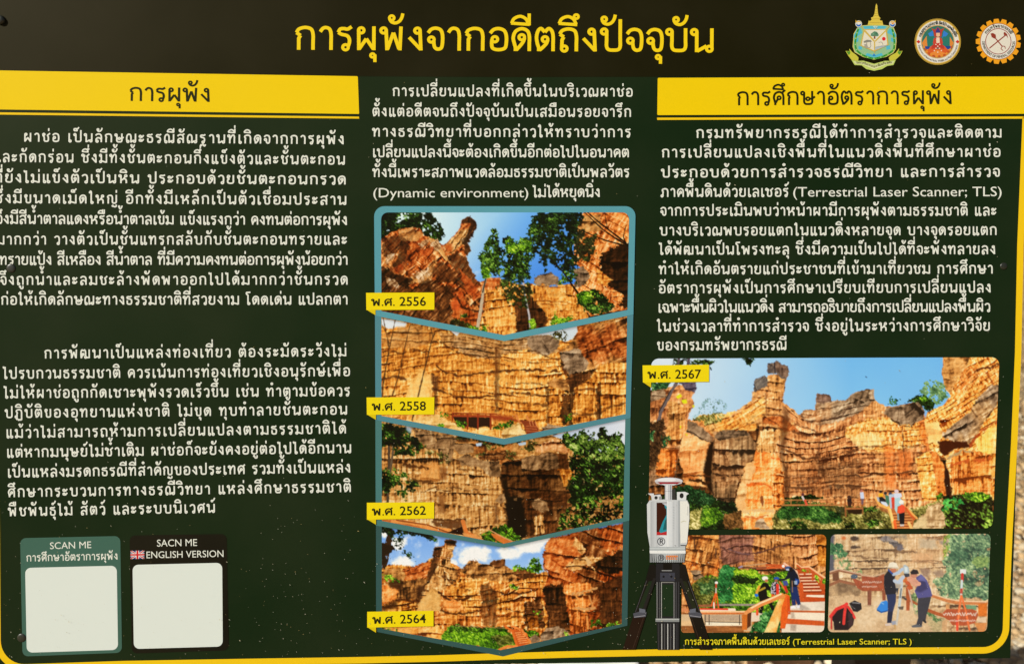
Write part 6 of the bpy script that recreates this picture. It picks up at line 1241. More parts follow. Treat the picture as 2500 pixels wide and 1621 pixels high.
# --- title and running text
L = Lettering(3 * Z1); L.thai('การผุพังจากอดีตถึงปัจจุบัน', 723, 122.5, 1741, 128.5, 58, sw=.142, fine=8, spmax=.07); L.build('title_text', (250, 216, 24), board)
WHITE = (236, 239, 226)
def para(lines, h, label):
    L = Lettering(3 * Z1)
    for ln in lines:
        if len(ln) == 5: L.thai(ln[0], *ln[1:], h, sw=.166, mdy=.09)
        else: L.latin(ln[0], *ln[1:5], ln[5])
    L.build('paragraph', WHITE, board, label)
para([('ผาช่อ เป็นลักษณะธรณีสัณฐานที่เกิดจากการผุพัง', 59.6, 346.5, 839, 353), ('และกัดกร่อน ซึ่งมีทั้งชั้นตะกอนกึ่งแข็งตัวและชั้นตะกอน', -14, 396, 841.5, 402.5), ('ที่ยังไม่แข็งตัวเป็นหิน ประกอบด้วยชั้นตะกอนกรวด', -13, 446, 843, 451),
      ('ซึ่งมีขนาดเม็ดใหญ่ อีกทั้งมีเหล็กเป็นตัวเชื่อมประสาน', -11, 496.2, 845, 500.4), ('จึงมีสีน้ำตาลแดงหรือน้ำตาลเข้ม แข็งแรงกว่า คงทนต่อการผุพัง', -8, 546.6, 847, 549.8), ('มากกว่า วางตัวเป็นชั้นแทรกสลับกับชั้นตะกอนทรายและ', -7, 597.3, 846.6, 597.3),
      ('ทรายแป้ง สีเหลือง สีน้ำตาล ที่มีความคงทนต่อการผุพังน้อยกว่า', 0, 646.6, 848, 646.6), ('จึงถูกน้ำและลมชะล้างพัดพาออกไปได้มากกว่าชั้นกรวด', 2, 695.6, 848, 695), ('ก่อให้เกิดลักษณะทางธรรมชาติที่สวยงาม โดดเด่น แปลกตา', 4, 744, 848, 743.5)], 21.4, 'nine lines of white Thai text under the left heading')
para([('การพัฒนาเป็นแหล่งท่องเที่ยว ต้องระมัดระวังไม่', 109.7, 875, 845, 869.5), ('ไปรบกวนธรรมชาติ ควรเน้นการท่องเที่ยวเชิงอนุรักษ์เพื่อ', 9, 924.3, 853.6, 917.7), ('ไม่ให้ผาช่อถูกกัดเซาะพุพังรวดเร็วขึ้น เช่น ทำตามข้อควร', 11, 971.8, 853.6, 966.3), ('ปฏิบัติของอุทยานแห่งชาติ ไม่ขุด ทุบทำลายชั้นตะกอน', 14, 1020, 847, 1011.3),
      ('แม้ว่าไม่สามารถห้ามการเปลี่ยนแปลงตามธรรมชาติได้', 16.5, 1068.7, 844, 1057.7), ('แต่หากมนุษย์ไม่ซ้ำเติม ผาช่อก็จะยังคงอยู่ต่อไปได้อีกนาน', 18, 1116.2, 857, 1105.2), ('เป็นแหล่งมรดกธรณีที่สำคัญของประเทศ รวมทั้งเป็นแหล่ง', 20, 1164.8, 855, 1152.8), ('ศึกษากระบวนการทางธรณีวิทยา แหล่งศึกษาธรรมชาติ', 21, 1213, 856, 1200.3), ('พืชพันธุ์ไม้ สัตว์ และระบบนิเวศน์', 22, 1259.5, 524.5, 1250.4)], 21.2, 'nine lines of white Thai text above the scan boxes')
para([('การเปลี่ยนแปลงที่เกิดขึ้นในบริเวณผาช่อ', 959.6, 235.5, 1543.4, 236.8), ('ตั้งแต่อดีตจนถึงปัจจุบันเป็นเสมือนรอยจารึก', 910.5, 284.8, 1540, 286.2), ('ทางธรณีวิทยาที่บอกกล่าวให้ทราบว่าการ', 910.5, 334.2, 1539, 335.8), ('เปลี่ยนแปลงนี้จะต้องเกิดขึ้นอีกต่อไปในอนาคต', 911, 384.1, 1534.5, 384.7), ('ทั้งนี้เพราะสภาพแวดล้อมธรรมชาติเป็นพลวัตร', 911, 432.9, 1535.6, 432.9),
      ('(Dynamic environment)', 911.6, 482.3, 1289.6, 482, 22.5), ('ไม่ได้หยุดนิ่ง', 1302, 481.7, 1464, 481.5)], 20.8, 'white Thai text in the middle column')
para([('กรมทรัพยากรธรณีได้ทำการสำรวจและติดตาม', 1700.6, 337.5, 2444, 336.4), ('การเปลี่ยนแปลงเชิงพื้นที่ในแนวดิ่งพื้นที่ศึกษาผาช่อ', 1616.7, 385, 2441, 383.5), ('ประกอบด้วยการสำรวจธรณีวิทยา และการสำรวจ', 1615.6, 433.8, 2439, 431.9), ('ภาคพื้นดินด้วยเลเซอร์', 1614.8, 481.3, 1924, 480.5), ('(Terrestrial Laser Scanner; TLS)', 1936.4, 480.5, 2445, 479.4, 23),
      ('จากการประเมินพบว่าหน้าผามีการผุพังตามธรรมชาติ และ', 1612.9, 527, 2431.6, 526.6), ('บางบริเวณพบรอยแตกในแนวดิ่งหลายจุด บางจุดรอยแตก', 1612, 575.3, 2432.3, 574.1), ('ได้พัฒนาเป็นโพรงทะลุ ซึ่งมีความเป็นไปได้ที่จะพังทลายลง', 1610, 621.7, 2429, 620.6), ('ทำให้เกิดอันตรายแก่ประชาชนที่เข้ามาเที่ยวชม การศึกษา', 1609.8, 669.7, 2422.7, 668.1),
      ('อัตราการผุพังเป็นการศึกษาเปรียบเทียบการเปลี่ยนแปลง', 1609, 716, 2418, 714), ('เฉพาะพื้นผิวในแนวดิ่ง สามารถอธิบายถึงการเปลี่ยนแปลงพื้นผิว', 1607.8, 762.5, 2416, 761), ('ในช่วงเวลาที่ทำการสำรวจ ซึ่งอยู่ในระหว่างการศึกษาวิจัย', 1605, 809.2, 2416, 807.3), ('ของกรมทรัพยากรธรณี', 1605, 855.2, 1919.4, 853.7)], 21.0, 'white Thai text under the right heading')
L = Lettering(17 * Z1); L.thai('การสำรวจภาคพื้นดินด้วยเลเซอร์', 1671.9, 1571.4, 1926, 1571, 12.4, sw=.17); L.latin('(Terrestrial Laser Scanner; TLS )', 1934.7, 1571, 2224, 1570.5, 13.4, bold=.006); L.build('caption_text', (236, 220, 40), board, 'small yellow caption under the small photographs')

# --- the seven printed photographs
def picture(pic, x0, x1, top, bot, nx, ny, z, parent, label):
    """colour raster laid on a finely divided sheet between the curves top(x) and bot(x)"""
    u = np.linspace(0, 1, nx); v = np.linspace(0, 1, ny)
    U, Vv = np.meshgrid(u, v)
    yc_t, yc_b = top, bot
    X = np.zeros_like(U); Y = np.zeros_like(U)
    xl = x0; xr = x1
    for it in range(2):
        Y = np.where(it == 0, 0, Y)
        tt = Vv if it == 0 else Vv
        XL = xl(tt); XR = xr(tt); X = XL + (XR - XL) * U
        Y = top(X) + (bot(X) - top(X)) * Vv
    B = PA(X, Y); c = np.clip(pic.sample(X, Y), 0, 1)
    cols = lin(c.reshape(-1, 3) * 255.) * PRINT_GAIN
    i = np.arange(nx * ny).reshape(ny, nx)
    F = np.stack([i[:-1, :-1], i[1:, :-1], i[1:, 1:], i[:-1, 1:]], -1).reshape(-1, 4)
    vv = np.concatenate([B.reshape(-1, 2), np.full((nx * ny, 1), z)], 1)
    return on_board('photograph', vv, F, parent, cols=cols, label=label)

def lnf(x0, x1): return lambda t: x0 + (x1 - x0) * t
def vee(xa, ya, xm, ym, xb, yb): return lambda x: np.interp(x, [xa, xm, xb], [ya, ym, yb])
def arc_top(f, xa, xb, r):
    def g(x):
        d = np.clip(np.maximum(xa + r - x, x - (xb - r)), 0, r)
        return f(x) + r - np.sqrt(np.maximum(r * r - d * d, 0))
    return g
def arc_bot(f, xa, xb, ra, rb):
    def g(x):
        da = np.clip(xa + ra - x, 0, ra); db = np.clip(x - (xb - rb), 0, rb)
        return f(x) - (ra - np.sqrt(np.maximum(ra * ra - da * da, 0))) - (rb - np.sqrt(np.maximum(rb * rb - db * db, 0)))
    return g

# stacked picture frames with pointed lower edges, the upper ones overlapping the lower
TEALS = [(90, 160, 174), (82, 140, 152), (73, 124, 122), (52, 88, 86)]
f1o = rrect((913.5, 504), (1551.5, 504), (1546, 768), (915.5, 771), [25, 25, 0, 0]); f1o = f1o[:-1] + [(1231.5, 832.5), f1o[-1]]
frames = [
 (f1o, (lnf(930.6, 931.6), lnf(1535.5, 1531.5), arc_top(lambda x: 519.2 + 0 * x, 930.6, 1535.5, 17), vee(931, 759.3, 1230, 818, 1531.5, 756.3)), 'picture frame of the year 2556'),
 ([(915.6, 768), (1546, 766), (1538.8, 1020), (1230.5, 1085), (916.8, 1024.8)], (lnf(931.3, 931.8), lnf(1531, 1527), vee(931, 771, 1231, 829, 1531, 767), vee(931.5, 1014.6, 1229.4, 1070.5, 1527, 1010.2)), 'picture frame of the year 2558'),
 ([(916.6, 1021), (1539, 1018), (1535.9, 1270.3), (1230.5, 1336), (917.4, 1282)], (lnf(932, 932.6), lnf(1526.5, 1521), vee(932, 1023, 1230.5, 1082, 1526.5, 1019), vee(932.4, 1270.5, 1229.4, 1326.2, 1521, 1263)), 'picture frame of the year 2562'),
 ([(918, 1279), (1536, 1268), (1531.5, 1526), (1227.5, 1601), (918.3, 1541)], (lnf(932.2, 932.6), lnf(1521, 1517.6), vee(932, 1281, 1230.5, 1333, 1521, 1270), vee(932.4, 1533.8, 1222.6, 1585.8, 1517.6, 1522)), 'picture frame of the year 2564'),
]
paints = [paint_a, paint_b, paint_c, paint_d]
plabels = ['photograph of a leaning rock pillar and trees against blue sky', 'photograph of a golden cliff wall with a red footbridge', 'photograph of a cliff with a dark cleft and a large bush', 'photograph of a tall rock pillar, white clouds and an orange stair']
for k, (outline, (xa, xb, tp_, bt_), lab) in enumerate(frames):
    z = (4 + (3 - k) * 2) * Z1
    A = Art(z); A.poly(outline, TEALS[k]); fr = A.build('picture_frame', board, lab)
    pic = paints[k]()
    if k: shade_top(pic, tp_, 13, .5)
    picture(pic, xa, xb, tp_, bt_, 500, 230, z + Z1, fr, plabels[k])
# the large photograph and the two small ones
pe = paint_e()
picture(pe, lambda t: np.interp(t, [0, 1], [1589.3, 1582.6]), lambda t: np.interp(t, [0, 1], [2438.8, 2423.6]), arc_top(vee(1589, 875.3, 2000, 873.4, 2438.8, 872), 1589.3, 2438.8, 19), arc_bot(vee(1582, 1291.4, 2000, 1290.2, 2423.6, 1288.6), 1582.6, 2423.6, 2, 19), 690, 350, 8 * Z1, board, 'large photograph of a cliff with visitors on a stair')
pf = paint_f()
picture(pf, lnf(1667, 1662.5), lnf(2016.8, 2012), arc_top(vee(1660, 1306.2, 1840, 1305, 2017, 1304), 1600, 2016.8, 12), arc_bot(vee(1660, 1543.2, 1840, 1542.5, 2013, 1541.6), 1662.5, 2012, 8, 12), 320, 220, 6 * Z1, board, 'small photograph of people on a timber stair')
pg = paint_g()
picture(pg, lnf(2027.4, 2020.6), lnf(2417.7, 2409.4), arc_top(vee(2020, 1304, 2220, 1303, 2418, 1302), 2027.4, 2417.7, 12), arc_bot(vee(2020, 1541.8, 2220, 1541.2, 2410, 1540.4), 2020.6, 2409.4, 12, 12), 350, 220, 6 * Z1, board, 'small photograph of two people at a survey instrument')

# --- year tags
def tag_part(quad, fold, year, tx, lab):
    A = Art(14 * Z1); A.poly(quad, (246, 222, 16)); t = A.build('year_tag', board, lab)
    A = Art(13.5 * Z1); A.poly(fold, (226, 200, 20)); A.build('folded_corner', t)
    x0, x1, y0, y1, h = tx
    L = Lettering(15 * Z1); ym = y0 + (y1 - y0) * .45
    L.thai('พ.ศ.', x0, y0, x0 + (x1 - x0) * .415, ym, h * .84, sw=.175, fine=8, spmax=.05); L.latin(year, x0 + (x1 - x0) * .51, ym, x1, y1, h * 1.04, bold=.012); L.build('year_text', (34, 36, 12), t)
tag_part([(894, 715), (1060.6, 714.1), (1060.6, 756), (894.7, 756.8)], [(894.7, 756), (917, 756), (917, 769.4)], '2556', (908.5, 1040, 746.7, 746.3, 20.3), 'yellow tag of the year 2556')
tag_part([(895.3, 969.7), (1060.6, 968.8), (1060, 1010.9), (896, 1012)], [(896, 1011), (918, 1011), (918, 1024)], '2558', (910, 1040, 1001.5, 1000.8, 20.3), 'yellow tag of the year 2558')
tag_part([(896, 1226), (1060, 1224.7), (1060, 1264.4), (896, 1267.4)], [(896, 1266), (918.2, 1266), (918.2, 1279.4)], '2562', (910.5, 1040, 1257, 1255, 20), 'yellow tag of the year 2562')
tag_part([(896.8, 1491.5), (1058.5, 1488.8), (1058.5, 1527), (896.8, 1530)], [(897, 1529), (918.3, 1529), (918.3, 1542.4)], '2564', (911.5, 1040, 1521, 1518.5, 20), 'yellow tag of the year 2564')
tag_part([(1568.2, 891.5), (1730.4, 889.9), (1730.4, 931.8), (1569, 933.4)], [(1569, 932.4), (1589, 932.4), (1589, 945.8)], '2567', (1582, 1711, 923.9, 923.2, 20.3), 'yellow tag of the year 2567')

# --- the two scan boxes with blank white fields, lettering and flag
def scan_box(outer, rgb, r, inner, label):
    A = Art(2 * Z1); A.poly(rrect(*outer, r), rgb); b = A.build('scan_box', board, label)
    A = Art(3 * Z1); A.poly(rrect(*inner, 14), (227, 235, 227)); A.build('blank_field', b)
    return b
b1 = scan_box([(49.5, 1313), (293.8, 1307.8), (297.8, 1592.2), (55.2, 1601.4)], (66, 104, 90), 14, [(61.7, 1385.4), (285.3, 1380), (288.4, 1585.2), (65.6, 1592.2)], 'green scan box with an empty white field')
L = Lettering(3 * Z1); L.latin('SCAN ME', 122.4, 1339.6, 223.2, 1337, 16.2); L.thai('การศึกษาอัตราการผุพัง', 65.6, 1369.8, 287.3, 1365, 15, sw=.15); L.build('scan_text', WHITE, b1)
b2 = scan_box([(316.5, 1306.5), (553.6, 1302.6), (558.8, 1586.5), (321.7, 1594.3)], (20, 19, 12), 14, [(323.8, 1378), (542.6, 1373), (544, 1577), (327, 1583)], 'black scan box with an empty white field')
L = Lettering(3 * Z1); L.latin('SACN ME', 383.5, 1333.3, 481.4, 1331.7, 16.6); L.latin('ENGLISH VERSION', 358, 1361.9, 545.8, 1358.6, 16.2); L.build('scan_text', WHITE, b2)
A = Art(3 * Z1, lambda a, b: (319 + a * 33.5, 1343.7 + b * 20 - a * .6))
A.poly([(0, 0), (1, 0), (1, 1), (0, 1)], (34, 40, 120))
for q in (([(0, 0), (.14, 0), (1, .86), (1, 1), (.86, 1), (0, .14)]), ([(1, 0), (.86, 0), (0, .86), (0, 1), (.14, 1), (1, .14)])): A.poly(q, (232, 230, 228))
for q in (([(.02, 0), (.08, 0), (1, .92), (1, .98), (.94, 1), (0, .05)]), ([(.98, 0), (.92, 0), (0, .92), (0, .98), (.06, 1), (1, .05)])): A.poly(q, (204, 40, 44))
A.poly([(.38, 0), (.62, 0), (.62, 1), (.38, 1)], (236, 234, 230)); A.poly([(0, .32), (1, .32), (1, .68), (0, .68)], (236, 234, 230))
A.poly([(.43, 0), (.57, 0), (.57, 1), (.43, 1)], (212, 36, 42)); A.poly([(0, .4), (1, .4), (1, .6), (0, .6)], (212, 36, 42)); A.build('flag', b2)

# --- printed laser scanner on its tripod
def sc(a, b): return (1500 + a / 3.1423, 1130 + b / 3.1423)
BLK = (22, 20, 18)
A = Art(9.2 * Z1, sc)
for sx in (1, -1):
    mx = lambda pts: [((a if sx > 0 else 812 - a), b) for a, b in pts]
    A.poly(mx([(268, 778), (300, 768), (322, 800), (322, 880), (232, 1150), (150, 1150), (235, 905)]), BLK)
    A.poly(mx([(262, 905), (300, 900), (222, 1110), (182, 1110)]), (28, 44, 26) if sx > 0 else (34, 40, 24))
    A.poly(mx([(296, 880), (318, 880), (236, 1120), (214, 1120)]), (34, 32, 32))
    A.poly(mx([(150, 1148), (245, 1152), (160, 1428), (62, 1428)]), (34, 18, 12) if sx > 0 else (24, 20, 16))
    A.strip(mx([(246, 900), (160, 1140)]), 1.0, (84, 84, 86)); A.strip(mx([(222, 1180), (140, 1420)]), .8, (70, 50, 40))
    A.poly(mx([(142, 1150), (190, 1136), (246, 1140), (240, 1176), (150, 1184)]), (78, 80, 90)); A.poly(mx([(190, 1110), (236, 1120), (236, 1146), (190, 1142)]), (104, 108, 120)); A.strip(mx([(150, 1178), (236, 1166)]), 1.4, (160, 160, 166))
A.poly([(318, 765), (498, 765), (500, 905), (496, 1428), (330, 1428), (316, 905)], (34, 34, 38))
A.poly([(364, 928), (450, 928), (450, 1172), (366, 1172)], (24, 46, 26))
A.poly([(372, 768), (442, 768), (440, 816), (374, 816)], (16, 14, 14)); A.poly([(350, 838), (462, 838), (462, 902), (350, 902)], (62, 64, 76))
for x in (376, 436): A.disc(x, 868, 9, (20, 20, 24), 12)
A.strip([(362, 822), (440, 822)], 2.2, (150, 150, 150)); A.strip([(360, 912), (452, 912)], 2.0, (140, 140, 134))
for x, c in ((326, (150, 152, 150)), (345, (90, 92, 92)), (360, (176, 178, 172)), (456, (150, 150, 148)), (472, (88, 88, 92)), (492, (70, 70, 74))): A.strip([(x, 910), (x, 1188)], 1.5, c)
A.poly([(314, 1188), (496, 1188), (496, 1214), (314, 1214)], (140, 144, 144)); A.strip([(316, 1194), (494, 1194)], 1.6, (206, 208, 204))
for x, c in ((338, (60, 60, 62)), (362, (190, 190, 186)), (384, (90, 90, 90)), (408, (206, 206, 202)), (430, (84, 84, 86)), (455, (206, 206, 202)), (478, (60, 60, 64))): A.strip([(x, 1228), (x, 1426)], 1.9, c)
fig = A.build('printed_tripod', board, 'black surveying tripod printed on the board')
A = Art(12.2 * Z1, sc)
GR = (206, 210, 212)
A.disc(415, 137, 107, (214, 214, 218), 36, 28); A.disc(400, 128, 70, (238, 238, 240), 30, 14); A.poly([(308, 140), (522, 140), (512, 156), (470, 166), (360, 166), (320, 156)], (196, 190, 192)); A.poly([(330, 144), (505, 144), (480, 160), (440, 163), (390, 163), (350, 160)], (158, 44, 56)); A.poly([(360, 158), (475, 158), (455, 170), (380, 170)], (214, 214, 216))
A.poly([(386, 160), (440, 160), (440, 284), (386, 284)], (202, 204, 208)); A.strip([(402, 166), (402, 280)], 3.2, (240, 240, 242)); A.strip([(430, 166), (430, 280)], 2.6, (150, 152, 158)); A.strip([(386, 214), (440, 214)], .8, (130, 132, 136))
A.poly([(442, 200), (466, 196), (470, 284), (442, 284)], (60, 58, 56))
A.poly([(254, 231), (300, 230), (302, 244), (352, 238), (360, 284), (286, 286), (280, 250)], (220, 222, 222)); A.disc(318, 264, 13, (50, 50, 50), 14); A.poly([(340, 256), (362, 252), (362, 284), (342, 284)], (150, 152, 152))
A.poly([(478, 220), (540, 218), (570, 232), (550, 246), (548, 284), (478, 284)], (226, 228, 228)); A.disc(514, 248, 16, (44, 42, 42), 14, 20)
A.poly([(268, 284), (380, 276), (450, 280), (556, 282), (572, 318), (574, 420), (556, 612), (540, 642), (270, 642), (252, 530), (248, 314)], GR)
for q in range(16):
    a0, a1 = 276 + 14 * q, 276 + 14 * (q + 1); g = 178 + 52 * math.sin(math.pi * (q + .8) / 17) ** .8 + (-14 if q in (3, 4, 12) else 0)
    A.poly([(a0, 292), (a1, 292), (a1, 640), (a0, 640)], (g - 4, g, g + 3))
A.poly([(248, 314), (272, 306), (274, 570), (262, 580), (252, 530)], (216, 220, 220)); A.poly([(404, 284), (412, 284), (412, 640), (404, 640)], (236, 238, 238)); A.poly([(488, 284), (500, 284), (500, 640), (488, 640)], (170, 176, 180))
A.poly([(500, 290), (554, 288), (570, 320), (571, 420), (556, 606), (504, 612)], (238, 238, 230)); A.strip([(500, 290), (502, 636)], .7, (160, 164, 166)); A.strip([(560, 330), (562, 400)], 1.2, (176, 178, 176))
A.poly([(322, 302), (400, 298), (400, 550), (322, 550)], (62, 28, 18)); A.poly([(322, 526), (400, 522), (400, 550), (322, 550)], (190, 44, 46)); A.poly([(380, 304), (400, 304), (400, 520), (352, 534), (342, 520), (368, 450), (398, 392), (396, 350), (386, 340)], (40, 150, 166)); A.poly([(386, 440), (400, 420), (400, 506), (370, 512)], (34, 96, 100)); A.poly([(362, 304), (400, 304), (400, 330)], (206, 208, 214))
for cy, r in ((598, 28), (722, 22)):
    if cy == 722:
        A.poly([(268, 642), (542, 642), (542, 690), (270, 690)], (176, 184, 186)); A.poly([(268, 668), (544, 668), (544, 690), (270, 690)], (240, 242, 240)); [A.poly([(270 + 17 * q, 690), (287 + 17 * q, 690), (286.5 + 16.4 * q, 758), (276 + 16.4 * q - 6 * (q == 0), 758)], tuple(int(w * (.70 + .34 * math.sin(math.pi * (q + .6) / 16.5))) for w in (186, 192, 194))) for q in range(16)]; A.strip([(276, 752), (538, 752)], 1.6, (140, 146, 148)); A.poly([(268, 648), (542, 648), (542, 656), (268, 656)], (206, 212, 214))
    A.ring(357, cy, r, 2.0, (92, 94, 100), 24); k = r / 28.
    A.strip([(350, cy + 17 * k), (350, cy - 16 * k), (364, cy - 16 * k), (369, cy - 8 * k), (364, cy), (352, cy)], 2.6 * k, (84, 86, 92)); A.strip([(358, cy), (370, cy + 17 * k)], 2.6 * k, (84, 86, 92))
# letters on the collar and the column of small marks on the housing
for k, x in enumerate((398, 416, 432, 448, 468)):
    A.strip([(x, 734), (x, 708), (x + 12, 709), (x + 12, 720)], 2.2, (232, 132, 62)); A.strip([(x + 1, 734), (x + 12, 734)], 1.8, (232, 140, 74))
for k in range(9): A.strip([(446, 332 + k * 20), (456, 340 + k * 20)], 1.2, (176, 182, 186))
A.strip([(506, 628), (545, 628)], 2.4, (70, 72, 76)); A.strip([(460, 628), (470, 632)], 1.4, (120, 122, 126)); A.strip([(508, 450), (530, 440), (548, 446)], .8, (206, 200, 150))
A.build('printed_scanner', board, 'grey laser scanner printed on the board')

# --- the three emblems
def em(a, b): return (2050 + a / 5.289, b / 5.289)
A = Art(4 * Z1, em)
GOLD = (226, 200, 76); CY = (84, 190, 214); GRN = (70, 160, 60); CREAM = (232, 226, 204)
A.poly([(472, 52), (484, 80), (488, 140), (494, 190), (508, 224), (526, 240), (514, 258), (530, 276), (546, 270), (560, 328), (360, 328), (374, 270), (390, 280), (412, 258), (402, 236), (430, 224), (448, 180), (456, 130), (462, 80)], GOLD)
for y in (120, 150, 180, 206): A.strip([(452 - (y - 120) * .12, y), (492 + (y - 120) * .12, y)], .7, (150, 124, 40))
A.strip([(420, 250), (520, 250)], .8, (160, 130, 44)); A.strip([(385, 300), (540, 300)], .9, (170, 140, 50))
shield = [(240, 340), (360, 330), (560, 328), (690, 345), (728, 450), (732, 540), (722, 640), (690, 690), (600, 740), (440, 778), (300, 742), (190, 680), (165, 610), (172, 520), (178, 440)]
A.poly(shield, (214, 206, 110)); A.poly([(450 + (a - 450) * .965, 540 + (b - 540) * .965) for a, b in shield], (150, 196, 150))
A.poly([(300, 345), (600, 343), (580, 388), (320, 388)], CY)
for q in ([(236, 356), (180, 460), (180, 500), (236, 470), (290, 430), (270, 370)], [(680, 362), (724, 450), (726, 490), (690, 470), (610, 430), (640, 375)], [(350, 690), (440, 720), (540, 690), (560, 720), (440, 752), (330, 722)], [(240, 600), (290, 610), (280, 650), (240, 640)], [(600, 600), (650, 590), (650, 640), (600, 650)], [(180, 520), (240, 490), (240, 540), (190, 560)], [(660, 490), (720, 510), (720, 560), (660, 540)]): A.poly(q, CY)
gar = [(244, 372), (222, 430), (206, 500), (200, 580), (216, 650), (280, 708), (360, 744), (440, 760), (530, 744), (620, 706), (690, 650), (704, 580), (700, 500), (690, 430), (672, 372)]
A.strip(gar, 4.6, GRN, smooth=True)
for i in range(len(gar)):
    a, b = gar[i]; A.disc(a, b, 9, (170, 214, 130), 8)
for i in range(len(gar) - 1):
    a = (gar[i][0] + gar[i + 1][0]) / 2; b = (gar[i][1] + gar[i + 1][1]) / 2; A.disc(a, b, 8, (40, 130, 50), 8)
A.strip([(270, 335), (350, 440), (450, 545), (450, 690)], 1.6, (206, 176, 70)); A.strip([(640, 340), (560, 440), (450, 545)], 1.6, (206, 176, 70))
inner = [(320, 395), (590, 392), (612, 580), (445, 660), (280, 590)]
A.poly([(450 + (a - 450) * 1.10, 515 + (b - 515) * 1.10) for a, b in inner], (214, 184, 84)); A.poly(inner, CREAM)
for q in ([(300, 400), (330, 398), (450, 530), (440, 548)], [(610, 396), (590, 394), (452, 530), (460, 548)], [(440, 540), (456, 540), (456, 662), (440, 662)]): A.poly(q, (214, 184, 84))
A.poly([(446, 410), (480, 420), (500, 450), (498, 472), (450, 478), (396, 470), (402, 440)], (92, 140, 110)); A.poly([(440, 470), (456, 470), (460, 508), (436, 508)], (140, 80, 50)); A.disc(430, 445, 12, (120, 164, 130), 8); A.disc(470, 440, 12, (70, 116, 90), 8)
A.disc(567, 508, 24, (226, 40, 52), 18); A.strip([(500, 555), (530, 548), (552, 566), (556, 590)], 1.0, (120, 124, 120)); A.poly([(456, 610), (540, 596), (612, 598), (612, 590), (600, 600), (450, 655)], (180, 192, 196)); A.strip([(456, 620), (606, 598)], 1.4, (170, 184, 190))
A.poly([(306, 540), (350, 520), (400, 525), (412, 546), (370, 550), (310, 560)], (140, 138, 128)); A.strip([(350, 545), (340, 590), (310, 610)], 1.4, (150, 148, 138)); A.strip([(390, 545), (400, 600), (380, 630)], 1.4, (150, 148, 138)); A.poly([(310, 580), (350, 570), (360, 610), (400, 630), (330, 626)], (170, 166, 154))
for cx, cs in ((242, 1), (678, -1)):
    A.disc(cx, 315, 43, (222, 222, 206), 22); A.poly([(cx - 40 * cs, 300), (cx - 40 * cs, 265), (cx - 20 * cs, 285), (cx + 10 * cs, 276), (cx + 36 * cs, 300), (cx, 290)], (224, 180, 60)); A.poly([(cx - 36, 312), (cx, 330), (cx + 36, 310), (cx + 24, 344), (cx, 352), (cx - 24, 342)], (44, 110, 200)); A.poly([(cx - 20, 300), (cx + 16, 296), (cx + 30, 306), (cx, 322)], (236, 232, 226) if cs > 0 else (230, 150, 50))
A.poly([(425, 350), (450, 340), (490, 350), (460, 380)], (206, 224, 220)); A.poly([(442, 352), (458, 350), (476, 356), (458, 370)], CY); A.poly([(420, 726), (440, 694), (460, 724)], (40, 130, 214))
RB = (196, 214, 110)
A.poly([(72, 664), (120, 668), (122, 636), (160, 680), (210, 716), (240, 750), (236, 790), (150, 780), (110, 730)], (206, 200, 70)); A.poly([(808, 664), (764, 668), (762, 632), (720, 690), (660, 720), (630, 750), (640, 792), (720, 776), (780, 720)], (206, 200, 70))
A.poly([(80, 668), (118, 672), (124, 650), (136, 690), (116, 720)], (90, 150, 50)); A.poly([(800, 668), (766, 672), (758, 650), (744, 690), (772, 716)], (90, 150, 50))
A.poly([(150, 782), (236, 792), (300, 790), (440, 830), (580, 792), (640, 792), (722, 778), (690, 846), (610, 858), (540, 900), (440, 920), (340, 898), (280, 850), (190, 846)], RB); A.poly([(176, 800), (300, 806), (440, 846), (580, 808), (700, 796), (680, 830), (600, 840), (440, 900), (290, 838), (200, 832)], (226, 230, 176))
cr = A.build('crest_emblem', board, 'green and cyan shield emblem with a gold spire')
L = Lettering(8.6 * Z1)
def rw(c, b):
    t = c * 5.289 / 470.; x = 205 + 470 * t
    yb = np.interp(x, [205, 300, 440, 580, 675], [826, 832, 880, 834, 820]); return em(x, yb - b * 5.289)
L.thai('กระทรวงทรัพยากรธรรมชาติและสิ่งแวดล้อม', 0, 0, 88.5, 0, 4.6, sw=.16, warp=rw); L.build('ribbon_text', (120, 130, 70), cr)
